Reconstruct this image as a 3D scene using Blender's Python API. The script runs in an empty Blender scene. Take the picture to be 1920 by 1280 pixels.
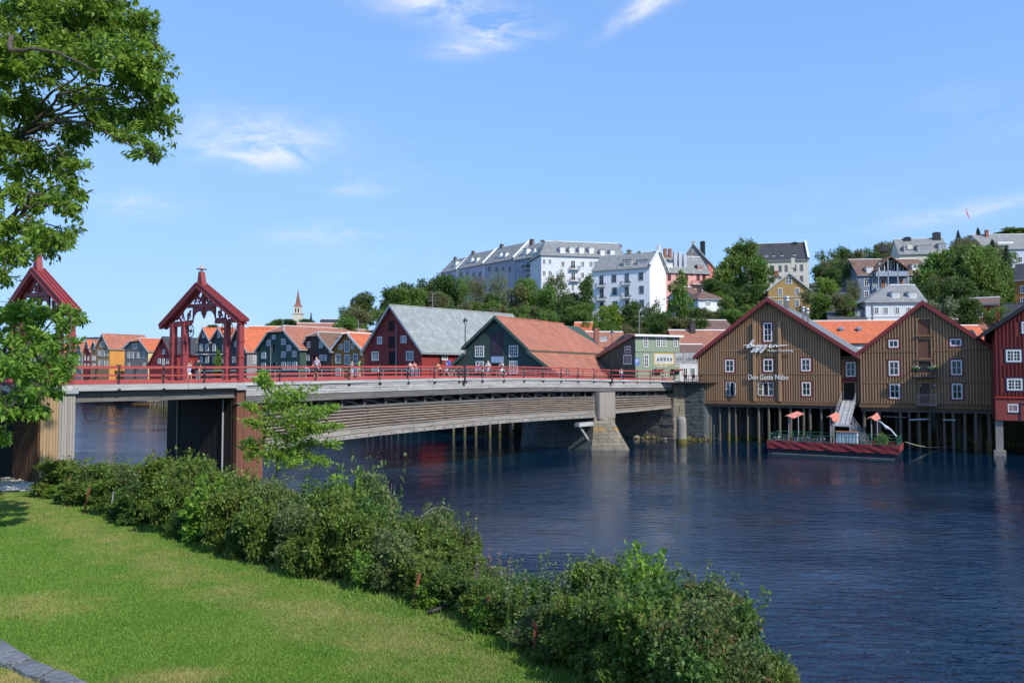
import bpy, math, random
import numpy as np
from mathutils import Vector, Matrix
R = math.radians
rnd = random.Random(7)
rng = np.random.default_rng(7)
scene = bpy.context.scene
COL = scene.collection

# ------------------------------------------------------------------ camera
F = 1464.0          # focal length of the photograph in its pixels (1920 wide)
EYE = 8.0           # eye height over the river
PITCH = math.atan(60 / F)
CAM = Vector((0, 0, EYE))
cam = bpy.data.cameras.new('camera')
cam.sensor_width = 36
cam.lens = 36 * F / 1920
cam.clip_start = 0.1
cam.clip_end = 5000
camo = bpy.data.objects.new('camera', cam)
COL.objects.link(camo)
camo.location = CAM
camo.rotation_euler = (math.pi / 2 + PITCH, 0, 0)
scene.camera = camo

# ------------------------------------------------------------------ sky, sun, exposure
SUN_AZ = R(48)      # below the X axis, towards the viewer
SUN_EL = R(40)
SKY = 0.15
SDIR = Vector((math.cos(SUN_AZ) * math.cos(SUN_EL), -math.sin(SUN_AZ) * math.cos(SUN_EL), math.sin(SUN_EL)))
scene.view_settings.view_transform = 'Standard'
scene.view_settings.look = 'None'
scene.view_settings.exposure = 0.0
scene.view_settings.gamma = 1
scene.view_settings.use_curve_mapping = False
scene.render.engine = 'CYCLES'
scene.cycles.max_bounces = 8
scene.cycles.transparent_max_bounces = 8
scene.cycles.use_denoising = True
scene.cycles.sample_clamp_indirect = 6

def ray(px, py):
    up = 640 - py
    return Vector((px - 960, F * math.cos(PITCH) - up * math.sin(PITCH), F * math.sin(PITCH) + up * math.cos(PITCH)))
def at(px, py, Y):
    r = ray(px, py)
    return CAM + r * (Y / r.y)
def atz(px, py, z):
    r = ray(px, py)
    return CAM + r * ((z - EYE) / r.z)
def proj(p):
    d = Vector(p) - CAM
    f = d.y * math.cos(PITCH) + d.z * math.sin(PITCH)
    u = -d.y * math.sin(PITCH) + d.z * math.cos(PITCH)
    return 960 + F * d.x / f, 640 - F * u / f

world = bpy.data.worlds.new('World')
scene.world = world
world.use_nodes = True
wt = world.node_tree
wt.nodes.clear()
def build_world():
    N, L = wt.nodes, wt.links
    out = N.new('ShaderNodeOutputWorld'); bg = N.new('ShaderNodeBackground')
    sky = N.new('ShaderNodeTexSky'); sky.sky_type = 'NISHITA'; sky.sun_disc = False
    sky.sun_elevation = SUN_EL
    sky.sun_rotation = math.atan2(SDIR.x, SDIR.y)
    sky.air_density = 1.0; sky.dust_density = 0.3; sky.ozone_density = 1.6; sky.altitude = 20
    tc = N.new('ShaderNodeTexCoord')
    vn = N.new('ShaderNodeVectorMath'); vn.operation = 'NORMALIZE'
    L.new(tc.outputs['Generated'], vn.inputs[0])
    V = vn.outputs[0]
    def math_(op, a, b=None, clamp=False):
        n = N.new('ShaderNodeMath'); n.operation = op; n.use_clamp = clamp
        for i, x in enumerate((a, b)):
            if x is None: continue
            if isinstance(x, (int, float)): n.inputs[i].default_value = x
            else: L.new(x, n.inputs[i])
        return n.outputs[0]
    def dot(vec):
        n = N.new('ShaderNodeVectorMath'); n.operation = 'DOT_PRODUCT'
        L.new(V, n.inputs[0]); n.inputs[1].default_value = vec
        return n.outputs['Value']
    def noise(scale, sx, sy, sz, detail=6, rough=0.6, dist=0.0, rot=0.0):
        mp = N.new('ShaderNodeMapping'); mp.inputs['Scale'].default_value = (sx, sy, sz); mp.inputs['Rotation'].default_value = (0, rot, 0)
        L.new(V, mp.inputs[0])
        n = N.new('ShaderNodeTexNoise'); n.inputs['Scale'].default_value = scale; n.inputs['Detail'].default_value = detail
        n.inputs['Roughness'].default_value = rough; n.inputs['Distortion'].default_value = dist
        L.new(mp.outputs[0], n.inputs['Vector'])
        return n.outputs['Fac']
    wisp = noise(13.0, 1.0, 1.0, 2.8, 8, 0.66, 0.7, 0.1)
    # wispy cirrus: patches seen in the picture and some more round the rest of the sky
    spots = [(455, 258, 110, 44, .75, .05), (520, 292, 80, 20, .6, .08), (250, 382, 80, 22, .5, 0), (635, 437, 110, 20, .5, .08), (805, 6, 95, 26, .95, -.05),
             (935, 62, 75, 28, .95, .05), (860, 95, 60, 16, .4, .1), (1205, 16, 70, 13, .8, .50), (1250, -10, 60, 18, .5, .3), (665, 355, 55, 13, .4, 0), (1800, 398, 110, 14, .5, .12), (600, 245, 70, 24, .28, .1),
             (385, 605, 60, 22, .5, .1), (1500, -260, 300, 90, .6, .1), (300, -300, 260, 90, .5, 0), (2400, 150, 240, 60, .5, 0), (-500, 200, 260, 70, .5, 0)]
    acc = None
    for (px, py, wx, wy, amp, tilt) in spots:
        c = ray(px, py).normalized()
        rt = Vector((c.y, -c.x, 0)).normalized(); up = rt.cross(c)
        ct, st = math.cos(tilt), math.sin(tilt)
        r2 = rt * ct + up * st; u2 = up * ct - rt * st
        a = math_('DIVIDE', dot(r2), wx / F); b = math_('DIVIDE', dot(u2), wy / F)
        q = math_('ADD', math_('MULTIPLY', a, a), math_('MULTIPLY', b, b))
        m = math_('EXPONENT', math_('MULTIPLY', q, -1.1))
        m = math_('MULTIPLY', m, math_('GREATER_THAN', dot(c), 0.3))
        m = math_('MULTIPLY', m, amp)
        acc = m if acc is None else math_('ADD', acc, m)
    broad = noise(1.6, 1, 1, 3.5, 4, .6, .3)
    bb = math_('MULTIPLY', math_('SUBTRACT', broad, 0.62, True), 1.2)
    wv = math_('MULTIPLY', math_('SUBTRACT', wisp, 0.36, True), 3.6, True)
    mask = math_('MULTIPLY', math_('ADD', acc, bb), wv)
    mask = math_('MINIMUM', mask, 0.8)
    # clear northern air: one tone curve over the whole sky, a x / (1 + b x) per channel
    sp = N.new('ShaderNodeSeparateColor'); L.new(sky.outputs[0], sp.inputs[0]); cb = N.new('ShaderNodeCombineColor')
    for i, (ka, kb) in enumerate(((2.09, 3.45), (2.99, 3.1), (4.9, 3.2))):
        x = math_('MULTIPLY', sp.outputs[i], SKY)
        L.new(math_('DIVIDE', math_('MULTIPLY', x, ka / SKY), math_('ADD', math_('MULTIPLY', x, kb), 1.0)), cb.inputs[i])
    mix = N.new('ShaderNodeMixRGB')
    L.new(mask, mix.inputs[0]); L.new(cb.outputs[0], mix.inputs[1]); mix.inputs[2].default_value = (6.0, 6.3, 6.7, 1)
    L.new(mix.outputs[0], bg.inputs[0]); bg.inputs[1].default_value = SKY
    L.new(bg.outputs[0], out.inputs[0])
build_world()

sun = bpy.data.lights.new('sun', 'SUN')
sun.energy = 4.9
sun.angle = R(0.55)
sun.color = (1.0, 0.94, 0.85)
suno = bpy.data.objects.new('sun', sun)
COL.objects.link(suno)
suno.rotation_euler = (-SDIR).to_track_quat('-Z', 'Y').to_euler()
suno.location = (60, -60, 80)

# ------------------------------------------------------------------ object helpers
class MB:
    """collects boxes, tubes, prisms and slabs for ONE mesh object"""
    def __init__(s): s.v = []; s.f = []; s.m = []
    def add(s, vs, fs, mi=0):
        n = len(s.v); s.v += [tuple(v) for v in vs]; s.f += [tuple(i + n for i in f) for f in fs]; s.m += [mi] * len(fs); return s
    def box(s, x0, x1, y0, y1, z0, z1, mi=0):
        return s.add([(x0, y0, z0), (x1, y0, z0), (x1, y1, z0), (x0, y1, z0), (x0, y0, z1), (x1, y0, z1), (x1, y1, z1), (x0, y1, z1)],
                     [(0, 3, 2, 1), (4, 5, 6, 7), (0, 1, 5, 4), (1, 2, 6, 5), (2, 3, 7, 6), (3, 0, 4, 7)], mi)
    def prism(s, poly, y0, y1, mi=0):          # poly in (x, z), extruded along y
        a = sum(poly[i][0] * poly[(i + 1) % len(poly)][1] - poly[(i + 1) % len(poly)][0] * poly[i][1] for i in range(len(poly)))
        if a < 0: poly = poly[::-1]
        n = len(poly)
        vs = [(x, y0, z) for x, z in poly] + [(x, y1, z) for x, z in poly]
        return s.add(vs, [tuple(range(n)), tuple(range(2 * n - 1, n - 1, -1))] + [(i, i + n, (i + 1) % n + n, (i + 1) % n) for i in range(n)], mi)
    def slab(s, poly, t, mi=0):                # planar 3D polygon thickened upwards by t
        P = [Vector(p) for p in poly]
        nrm = Vector((0, 0, 0))
        for i in range(len(P)): nrm += (P[i]).cross(P[(i + 1) % len(P)])
        nrm.normalize()
        if nrm.z < 0: P = P[::-1]; nrm = -nrm
        n = len(P)
        vs = P + [p + nrm * t for p in P]
        return s.add(vs, [tuple(range(n - 1, -1, -1)), tuple(range(n, 2 * n))] + [(i, (i + 1) % n, (i + 1) % n + n, i + n) for i in range(n)], mi)
    def cyl(s, p0, p1, r0, r1=None, n=8, mi=0):
        r1 = r0 if r1 is None else r1
        p0, p1 = Vector(p0), Vector(p1); d = (p1 - p0).normalized()
        a = d.cross(Vector((0, 0, 1)) if abs(d.z) < .9 else Vector((1, 0, 0))).normalized(); b = d.cross(a)
        vs = []
        for p, r in ((p0, r0), (p1, r1)):
            for i in range(n):
                t = 2 * math.pi * i / n
                vs.append(p + (a * math.cos(t) + b * math.sin(t)) * r)
        return s.add(vs, [tuple(range(n - 1, -1, -1)), tuple(range(n, 2 * n))] + [(i, (i + 1) % n, (i + 1) % n + n, i + n) for i in range(n)], mi)
    def path(s, pts, r, n=6, mi=0):
        pts = [Vector(p) for p in pts]
        rr = r if isinstance(r, (list, tuple)) else [r] * len(pts)
        for i in range(len(pts) - 1): s.cyl(pts[i], pts[i + 1], rr[i], rr[i + 1], n, mi)
        return s
    def bar(s, p0, p1, w, h, mi=0):            # square bar between two points
        p0, p1 = Vector(p0), Vector(p1); d = (p1 - p0).normalized()
        a = d.cross(Vector((0, 0, 1)) if abs(d.z) < .95 else Vector((1, 0, 0))).normalized(); b = a.cross(d)
        vs = []
        for p in (p0, p1):
            for (i, j) in ((-1, -1), (1, -1), (1, 1), (-1, 1)): vs.append(p + a * (w / 2 * i) + b * (h / 2 * j))
        return s.add(vs, [(3, 2, 1, 0), (4, 5, 6, 7), (0, 1, 5, 4), (1, 2, 6, 5), (2, 3, 7, 6), (3, 0, 4, 7)], mi)
    def lathe(s, prof, c=(0, 0, 0), n=12, mi=0):   # prof [(r, z)]
        vs = []
        for r, z in prof:
            for i in range(n):
                t = 2 * math.pi * i / n; vs.append((c[0] + r * math.cos(t), c[1] + r * math.sin(t), c[2] + z))
        fs = []
        for k in range(len(prof) - 1):
            for i in range(n): fs.append((k * n + i, k * n + (i + 1) % n, (k + 1) * n + (i + 1) % n, (k + 1) * n + i))
        fs.append(tuple(range(n - 1, -1, -1))); fs.append(tuple(range((len(prof) - 1) * n, len(prof) * n)))
        return s.add(vs, fs, mi)
    def mesh(s, name, mats, smooth=False):
        me = bpy.data.meshes.new(name); me.from_pydata(s.v, [], s.f)
        if not isinstance(mats, (list, tuple)): mats = [mats]
        for m in mats: me.materials.append(m)
        if len(mats) > 1: me.polygons.foreach_set('material_index', s.m)
        if smooth: me.polygons.foreach_set('use_smooth', [True] * len(s.f))
        return me
    def build(s, name, mats, parent=None, loc=(0, 0, 0), rz=0, smooth=False):
        return obj(name, s.mesh(name, mats, smooth), parent, loc, rz)

def obj(name, me, parent=None, loc=(0, 0, 0), rz=0, scale=None):
    o = bpy.data.objects.new(name, me); COL.objects.link(o); o.location = loc
    if rz: o.rotation_euler = (0, 0, rz)
    if scale is not None: o.scale = scale
    if parent: o.parent = parent
    return o
def tag(o, label=None, cat=None, group=None, kind=None):
    if label: o['label'] = label
    if cat: o['category'] = cat
    if group: o['group'] = group
    if kind: o['kind'] = kind
    return o
def thing(name, label, cat, loc=(0, 0, 0), rz=0, group=None):
    o = bpy.data.objects.new(name, None); COL.objects.link(o); o.location = loc; o.rotation_euler = (0, 0, rz)
    o.empty_display_size = .3
    return tag(o, label, cat, group)
KIDS = {}
def copy_tree(o, parent=None):
    c = o.copy(); COL.objects.link(c); c.parent = parent
    for ch in o.children: copy_tree(ch, c)
    return c

# ------------------------------------------------------------------ materials
MATS = {}
def nodes(name):
    m = bpy.data.materials.new(name); m.use_nodes = True
    t = m.node_tree; b = t.nodes['Principled BSDF']
    return m, t, b
def mat(name, col, rough=.7, var=.18, scale=3.0, bump=.15, bscale=None, kind='plain', col2=None, pitch=(.25, .3), axis='x', metal=0, spec=None, strength=.5, stain=0.0):
    """painted, stone, tiled and boarded surfaces: colour with grain at two sizes, wear and fine relief"""
    if name in MATS: return MATS[name]
    m, t, b = nodes(name); N, L = t.nodes, t.links
    tc = N.new('ShaderNodeTexCoord').outputs['Object']
    def nz(s, detail=5, vec=tc, rough_=.6):
        n = N.new('ShaderNodeTexNoise'); n.inputs['Scale'].default_value = s; n.inputs['Detail'].default_value = detail
        n.inputs['Roughness'].default_value = rough_; L.new(vec, n.inputs['Vector']); return n.outputs['Fac']
    def mth(op, a, b_=None, clamp=False):
        n = N.new('ShaderNodeMath'); n.operation = op; n.use_clamp = clamp
        for i, x in enumerate((a, b_)):
            if x is None: continue
            if isinstance(x, (int, float)): n.inputs[i].default_value = x
            else: L.new(x, n.inputs[i])
        return n.outputs[0]
    def mixc(fac, a, b_, mode='MIX'):
        n = N.new('ShaderNodeMixRGB'); n.blend_type = mode
        for i, x in enumerate((fac, a, b_)):
            if isinstance(x, (int, float)): n.inputs[i].default_value = x
            elif isinstance(x, tuple): n.inputs[i].default_value = (*x, 1)
            else: L.new(x, n.inputs[i])
        return n.outputs[0]
    c = tuple(col); dark = tuple(x * (1 - var * 1.6) for x in col); light = tuple(min(1, x * (1 + var)) for x in col)
    if col2: light = tuple(col2)
    big = nz(scale * .35, 6); fine = nz(scale * 4, 4)
    fac = mth('ADD', mth('MULTIPLY', big, .75), mth('MULTIPLY', fine, .35))
    fac = mth('MULTIPLY', mth('SUBTRACT', fac, .3), 2.0, True)
    colour = mixc(fac, dark, light)
    height = nz(bscale or scale * 8, 5)
    sep = N.new('ShaderNodeSeparateXYZ'); L.new(tc, sep.inputs[0])
    X, Y, Z = sep.outputs
    if kind in ('tiles', 'slate'):
        ca = Y if axis == 'y' else X
        pc, pr = pitch
        u = mth('DIVIDE', ca, pc); r = mth('DIVIDE', Z, pr)
        cmb = N.new('ShaderNodeCombineXYZ')
        row = mth('FLOOR', r)
        if kind == 'slate': u = mth('ADD', u, mth('MULTIPLY', mth('FRACT', mth('MULTIPLY', row, .5)), 1.0))
        L.new(mth('FLOOR', u), cmb.inputs[0]); L.new(row, cmb.inputs[1])
        wn = N.new('ShaderNodeTexWhiteNoise'); wn.noise_dimensions = '2D'; L.new(cmb.outputs[0], wn.inputs['Vector'])
        colour = mixc(mth('MULTIPLY', wn.outputs['Value'], .95), colour, mixc(.75, colour, tuple(x * (.62 if kind == 'slate' else .7) for x in col)))
        fu = mth('FRACT', u); fr = mth('FRACT', r)
        if kind == 'tiles': hu = mth('SINE', mth('MULTIPLY', fu, math.pi))
        else: hu = mth('MULTIPLY', mth('MINIMUM', fu, mth('SUBTRACT', 1.0, fu)), 3.0, True)
        h2 = mth('ADD', mth('MULTIPLY', hu, .6), mth('MULTIPLY', mth('SUBTRACT', 1.0, fr), .8))
        height = mth('ADD', h2, mth('MULTIPLY', height, .25))
        patch = nz(.9, 5, rough_=.75)
        colour = mixc(mth('MULTIPLY', mth('SUBTRACT', patch, .47, True), 3.4 * (1 + stain), True), colour, tuple(x * .55 + .03 for x in col))
    elif kind in ('hboard', 'vboard'):
        ca = Z if kind == 'hboard' else (Y if axis == 'y' else X)
        u = mth('DIVIDE', ca, pitch[0]); fu = mth('FRACT', u)
        wn = N.new('ShaderNodeTexWhiteNoise'); wn.noise_dimensions = '1D'; L.new(mth('FLOOR', u), wn.inputs['W'])
        colour = mixc(mth('MULTIPLY', wn.outputs['Value'], .22), colour, tuple(x * .72 for x in col))
        edge = mth('MULTIPLY', mth('MINIMUM', fu, mth('SUBTRACT', 1.0, fu)), 9.0, True)
        height = mth('ADD', mth('MULTIPLY', edge if kind == 'vboard' else mth('SUBTRACT', 1.0, fu), 1.0), mth('MULTIPLY', height, .25))
    elif kind == 'wood':      # weathered grain stretched along one axis
        mp = N.new('ShaderNodeMapping'); L.new(tc, mp.inputs[0])
        mp.inputs['Scale'].default_value = {'x': (.25, 6, 6), 'z': (6, 6, .3), 'y': (6, .25, 6)}[axis]
        g = nz(2.2, 6, mp.outputs[0], .7)
        oi = N.new('ShaderNodeObjectInfo')
        colour = mixc(mth('MULTIPLY', mth('SUBTRACT', g, .35, True), 2.2, True), dark, light)
        colour = mixc(mth('MULTIPLY', oi.outputs['Random'], .5), colour, tuple(x * .55 for x in col))
        height = g
    elif kind == 'stone':
        oi = N.new('ShaderNodeObjectInfo')
        colour = mixc(mth('MULTIPLY', oi.outputs['Random'], .6), colour, tuple(x * .5 for x in col))
        if col2: pass
    if stain:
        # damp, green growth and dirt that belong to the thing itself
        s1 = nz(.5, 5)
        colour = mixc(mth('MULTIPLY', mth('SUBTRACT', s1, .5, True), stain * 3, True), colour, tuple(x * .45 for x in col))
    L.new(colour, b.inputs['Base Color'])
    b.inputs['Roughness'].default_value = rough; b.inputs['Metallic'].default_value = metal
    if spec is not None: b.inputs['Specular IOR Level'].default_value = spec
    if bump:
        bp = N.new('ShaderNodeBump'); bp.inputs['Strength'].default_value = strength; bp.inputs['Distance'].default_value = bump * .2
        L.new(height, bp.inputs['Height']); L.new(bp.outputs[0], b.inputs['Normal'])
    MATS[name] = m
    return m

def leafmat(name, c1, c2, c3=None, trans=.35, amt3=.08):
    if name in MATS: return MATS[name]
    m, t, b = nodes(name); N, L = t.nodes, t.links
    gi = N.new('ShaderNodeNewGeometry'); oi = N.new('ShaderNodeObjectInfo')
    ramp = N.new('ShaderNodeValToRGB'); e = ramp.color_ramp.elements
    e[0].position = 0; e[0].color = (*c1, 1); e[1].position = .85; e[1].color = (*c2, 1)
    if c3:
        x = e.new(1 - amt3); x.color = (*c2, 1); y = e.new(1 - amt3 * .6); y.color = (*c3, 1)
    L.new(gi.outputs['Random Per Island'], ramp.inputs[0])
    tc = N.new('ShaderNodeTexCoord')
    nz = N.new('ShaderNodeTexNoise'); nz.inputs['Scale'].default_value = .6; nz.inputs['Detail'].default_value = 3
    L.new(tc.outputs['Object'], nz.inputs['Vector'])
    hs = N.new('ShaderNodeHueSaturation')
    mr = N.new('ShaderNodeMapRange'); mr.inputs[3].default_value = .95; mr.inputs[4].default_value = 1.75
    L.new(nz.outputs['Fac'], mr.inputs[0]); L.new(mr.outputs[0], hs.inputs['Value'])
    mh = N.new('ShaderNodeMapRange'); mh.inputs[3].default_value = .485; mh.inputs[4].default_value = .51
    L.new(oi.outputs['Random'], mh.inputs[0]); L.new(mh.outputs[0], hs.inputs['Hue'])
    L.new(ramp.outputs[0], hs.inputs['Color'])
    L.new(hs.outputs[0], b.inputs['Base Color'])
    b.inputs['Roughness'].default_value = .55; b.inputs['Specular IOR Level'].default_value = .35
    tr = N.new('ShaderNodeBsdfTranslucent')
    hs2 = N.new('ShaderNodeHueSaturation'); hs2.inputs['Value'].default_value = 1.5; hs2.inputs['Hue'].default_value = .48
    L.new(hs.outputs[0], hs2.inputs['Color']); L.new(hs2.outputs[0], tr.inputs[0])
    mx = N.new('ShaderNodeMixShader'); mx.inputs[0].default_value = trans
    L.new(b.outputs[0], mx.inputs[1]); L.new(tr.outputs[0], mx.inputs[2])
    L.new(mx.outputs[0], t.nodes['Material Output'].inputs[0])
    MATS[name] = m
    return m

def glassmat():
    m, t, b = nodes('window_glass'); N, L = t.nodes, t.links
    oi = N.new('ShaderNodeObjectInfo'); r = N.new('ShaderNodeValToRGB')
    r.color_ramp.elements[0].color = (.010, .013, .018, 1); r.color_ramp.elements[1].color = (.07, .085, .10, 1)
    r.color_ramp.elements[0].position = .45
    L.new(oi.outputs['Random'], r.inputs[0]); L.new(r.outputs[0], b.inputs['Base Color'])
    b.inputs['Roughness'].default_value = .06; b.inputs['IOR'].default_value = 1.5
    nz = N.new('ShaderNodeTexNoise'); nz.inputs['Scale'].default_value = 1.2
    bp = N.new('ShaderNodeBump'); bp.inputs['Strength'].default_value = .08; bp.inputs['Distance'].default_value = .05
    L.new(nz.outputs['Fac'], bp.inputs['Height']); L.new(bp.outputs[0], b.inputs['Normal'])
    return m
GLASS = glassmat()
RED = mat('barn_red_paint', (.26, .028, .022), .75, .12, kind='vboard', pitch=(.18, 0), bump=.1)
REDB = mat('bridge_red_paint', (.37, .062, .055), .6, .10, 2.0, bump=.05)
REDP = mat('portal_red_paint', (.26, .036, .038), .62, .12, 2.0, bump=.06)
REDTRIM = mat('dark_red_trim_paint', (.21, .028, .03), .6, .12, 2.0, bump=.05)
BROWN = mat('shaded_brown_paint', (.245, .138, .066), .72, .16, 1.5, kind='wood', axis='z', bump=.08)  # shade of the grooves between battens put into the wall colour
BROWN2 = mat('sunlit_brown_paint', (.46, .275, .145), .7, .12, 1.5, kind='wood', axis='z', bump=.05)  # same paint in its sunlit tone, for battens and trim
WHITE = mat('white_paint', (.72, .73, .72), .55, .05, 2, bump=.03)
WHITEW = mat('white_rendered_wall', (.60, .63, .66), .85, .05, 1, bump=.1, stain=.1)
BLUEW = mat('pale_blue_rendered_wall', (.45, .52, .62), .85, .06, 1, bump=.1, stain=.15)
LILAC = mat('pale_lilac_rendered_wall', (.50, .46, .54), .85, .06, 1, bump=.1)
GREYBL = mat('grey_blue_boarded_wall', (.16, .21, .29), .8, .1, 2, kind='hboard', pitch=(.2, 0), bump=.1)
PINK = mat('pink_rendered_wall', (.68, .36, .32), .85, .08, 1, bump=.1)
SALMON = mat('salmon_rendered_wall', (.55, .17, .12), .85, .08, 1, bump=.1)
CREAM = mat('cream_rendered_wall', (.58, .55, .46), .85, .06, 1, bump=.1)
OCHRE = mat('ochre_boarded_wall', (.34, .155, .035), .8, .12, 2, kind='hboard', pitch=(.2, 0), bump=.12)
YELL = mat('sunlit_orange_boarded_wall', (.60, .27, .06), .8, .1, 2, kind='vboard', axis='y', pitch=(.3, 0), bump=.12)
TAN = mat('tan_boarded_wall', (.36, .22, .09), .8, .12, 2, kind='hboard', pitch=(.2, 0), bump=.12)
GBEIGE = mat('grey_beige_boarded_wall', (.25, .22, .18), .8, .1, 2, kind='hboard', pitch=(.2, 0), bump=.1)
DKGREEN = mat('dark_green_boarded_wall', (.038, .078, .062), .75, .12, 2, kind='vboard', pitch=(.2, 0), bump=.12)
LTGREEN = mat('sage_green_boarded_wall', (.235, .30, .215), .8, .08, 2, kind='hboard', pitch=(.2, 0), bump=.1)
DKBROWN = mat('dark_brown_boarded_wall', (.06, .038, .035), .78, .12, 2, kind='hboard', pitch=(.2, 0), bump=.12)
CHAR = mat('charcoal_boarded_wall', (.045, .052, .058), .78, .15, 2, kind='vboard', pitch=(.2, 0), bump=.12)
GREYW = mat('grey_boarded_wall', (.24, .24, .235), .8, .08, 2, kind='hboard', pitch=(.2, 0), bump=.1)
T_OR = mat('orange_roof_tiles', (.62, .155, .06), .8, .14, 2, kind='tiles', pitch=(.26, .30), axis='y', bump=.5)
T_ORX = mat('orange_roof_tiles_front', (.62, .155, .06), .8, .14, 2, kind='tiles', pitch=(.30, .30), axis='x', bump=.5)
T_RB = mat('weathered_red_roof_tiles', (.46, .17, .10), .85, .35, 2, kind='tiles', pitch=(.26, .30), axis='y', bump=.5, stain=.3)
T_RBX = mat('weathered_red_roof_tiles_front', (.40, .16, .105), .85, .35, 2, kind='tiles', pitch=(.26, .30), axis='x', bump=.5, stain=.3)
T_BR = mat('brown_roof_tiles', (.22, .115, .07), .85, .2, 2, kind='tiles', pitch=(.26, .30), axis='y', bump=.5, stain=.3)
T_BRX = mat('brown_roof_tiles_front', (.20, .11, .08), .85, .2, 2, kind='tiles', pitch=(.26, .30), axis='x', bump=.5, stain=.3)
T_DK = mat('dark_slate_roof', (.05, .053, .06), .7, .15, 2, kind='slate', pitch=(.4, .3), axis='y', bump=.3)
T_DKX = mat('dark_slate_roof_front', (.045, .045, .052), .75, .12, 2, kind='slate', pitch=(.4, .3), axis='x', bump=.3)
T_SL = mat('pale_grey_slate_roof', (.33, .36, .34), .75, .3, 2.2, kind='slate', pitch=(.55, .4), axis='y', bump=.5, stain=.1)
T_SLX = mat('grey_slate_roof_front', (.27, .28, .27), .75, .25, 2.2, kind='slate', pitch=(.55, .4), axis='x', bump=.5, stain=.1)
T_SHEET = mat('grey_sheet_roof', (.20, .21, .21), .6, .12, 1, kind='tiles', pitch=(.35, 3.), axis='y', bump=.2)
GWOOD = mat('weathered_grey_timber', (.58, .575, .56), .85, .38, 2.2, kind='wood', axis='x', bump=.25)
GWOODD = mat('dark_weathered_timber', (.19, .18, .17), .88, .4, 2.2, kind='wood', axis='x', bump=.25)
SLATW = mat('brown_grey_slat_timber', (.30, .245, .20), .88, .4, 2.2, kind='wood', axis='x', bump=.2)
GWOODZ = mat('weathered_grey_upright_boards', (.36, .33, .29), .88, .35, 2.0, kind='wood', axis='z', bump=.2)
TANZ = mat('tan_upright_boards', (.42, .28, .15), .85, .35, 2.0, kind='wood', axis='z', bump=.2)
RBZ = mat('red_brown_upright_boards', (.22, .085, .05), .85, .3, 2.0, kind='wood', axis='z', bump=.2)
BRZ = mat('shaded_brown_boards', (.15, .07, .03), .85, .3, 2.0, kind='wood', axis='z', bump=.2)  # shade of the abutment's left face put into a darker brown
STILT = mat('weathered_piling_timber', (.19, .165, .13), .9, .35, 2.0, kind='wood', axis='z', bump=.25)
ALGAE = mat('yellow_green_algae', (.12, .11, .02), .9, .35, 4.0, bump=.3)
IRON = mat('black_iron', (.015, .016, .018), .45, .2, 6, bump=.05)
ZINC = mat('galvanised_metal', (.50, .52, .54), .38, .12, 4, metal=.75, bump=.03)
GREYM = mat('grey_painted_metal', (.32, .33, .34), .5, .1, 4, bump=.03)
STONE = mat('granite_block', (.27, .245, .21), .9, .35, 2.5, kind='stone', bump=.5)
STONEW = mat('warm_granite_block', (.27, .235, .175), .9, .3, 2.5, kind='stone', bump=.5)
STONEO = mat('iron_stained_block', (.42, .25, .10), .9, .3, 2.5, kind='stone', bump=.5)
STONED = mat('shaded_wall_stone', (.10, .12, .12), .9, .3, 2.5, kind='stone', bump=.5)  # shade of the left-facing stone walls put into the colour
CONC = mat('concrete', (.27, .255, .22), .9, .2, 2, bump=.2, stain=.3)
BRICKM = mat('red_brick', (.30, .12, .08), .9, .25, 6, bump=.2)
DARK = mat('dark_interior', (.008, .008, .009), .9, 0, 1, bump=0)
ASPH = mat('asphalt', (.07, .07, .072), .9, .2, 3, bump=.1)
BARK = mat('tree_bark', (.10, .08, .06), .95, .35, 5, bump=.5)
BARKL = mat('pale_twig_bark', (.22, .19, .15), .9, .3, 5, bump=.3)
GREENP = mat('dark_green_railing_paint', (.02, .12, .07), .5, .1, 4, bump=.02)

# leaf clouds --------------------------------------------------------------
def leaf_mesh(name, C, size, mt, aspect=.55, droop=.3, flat=.35, jitter=.35, outward=None):
    """C: (n,3) leaf positions; each leaf is one folded rhombus of its own"""
    n = len(C)
    d = rng.normal(size=(n, 3)); d[:, 2] -= droop
    if outward is not None: d += outward * 1.2
    d /= np.linalg.norm(d, axis=1)[:, None]
    up = rng.normal(size=(n, 3)) * flat * 2; up[:, 2] += 1
    s = np.cross(d, up); s /= (np.linalg.norm(s, axis=1)[:, None] + 1e-9)
    nn = np.cross(s, d)
    L_ = (size * (1 + jitter * rng.normal(size=n)).clip(.5, 1.8))[:, None]
    W_ = L_ * aspect * .5
    v = np.empty((n, 4, 3))
    v[:, 0] = C; v[:, 1] = C + d * L_ * .45 + s * W_ + nn * W_ * .3; v[:, 2] = C + d * L_; v[:, 3] = C + d * L_ * .45 - s * W_ + nn * W_ * .3
    me = bpy.data.meshes.new(name)
    me.vertices.add(4 * n); me.vertices.foreach_set('co', v.reshape(-1))
    me.loops.add(4 * n); me.loops.foreach_set('vertex_index', np.arange(4 * n, dtype=np.int32))
    me.polygons.add(n); me.polygons.foreach_set('loop_start', np.arange(0, 4 * n, 4, dtype=np.int32))
    me.polygons.foreach_set('loop_total', np.full(n, 4, dtype=np.int32))
    me.update(calc_edges=True)
    for x in (mt if isinstance(mt, list) else [mt]): me.materials.append(x)
    return me
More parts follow.
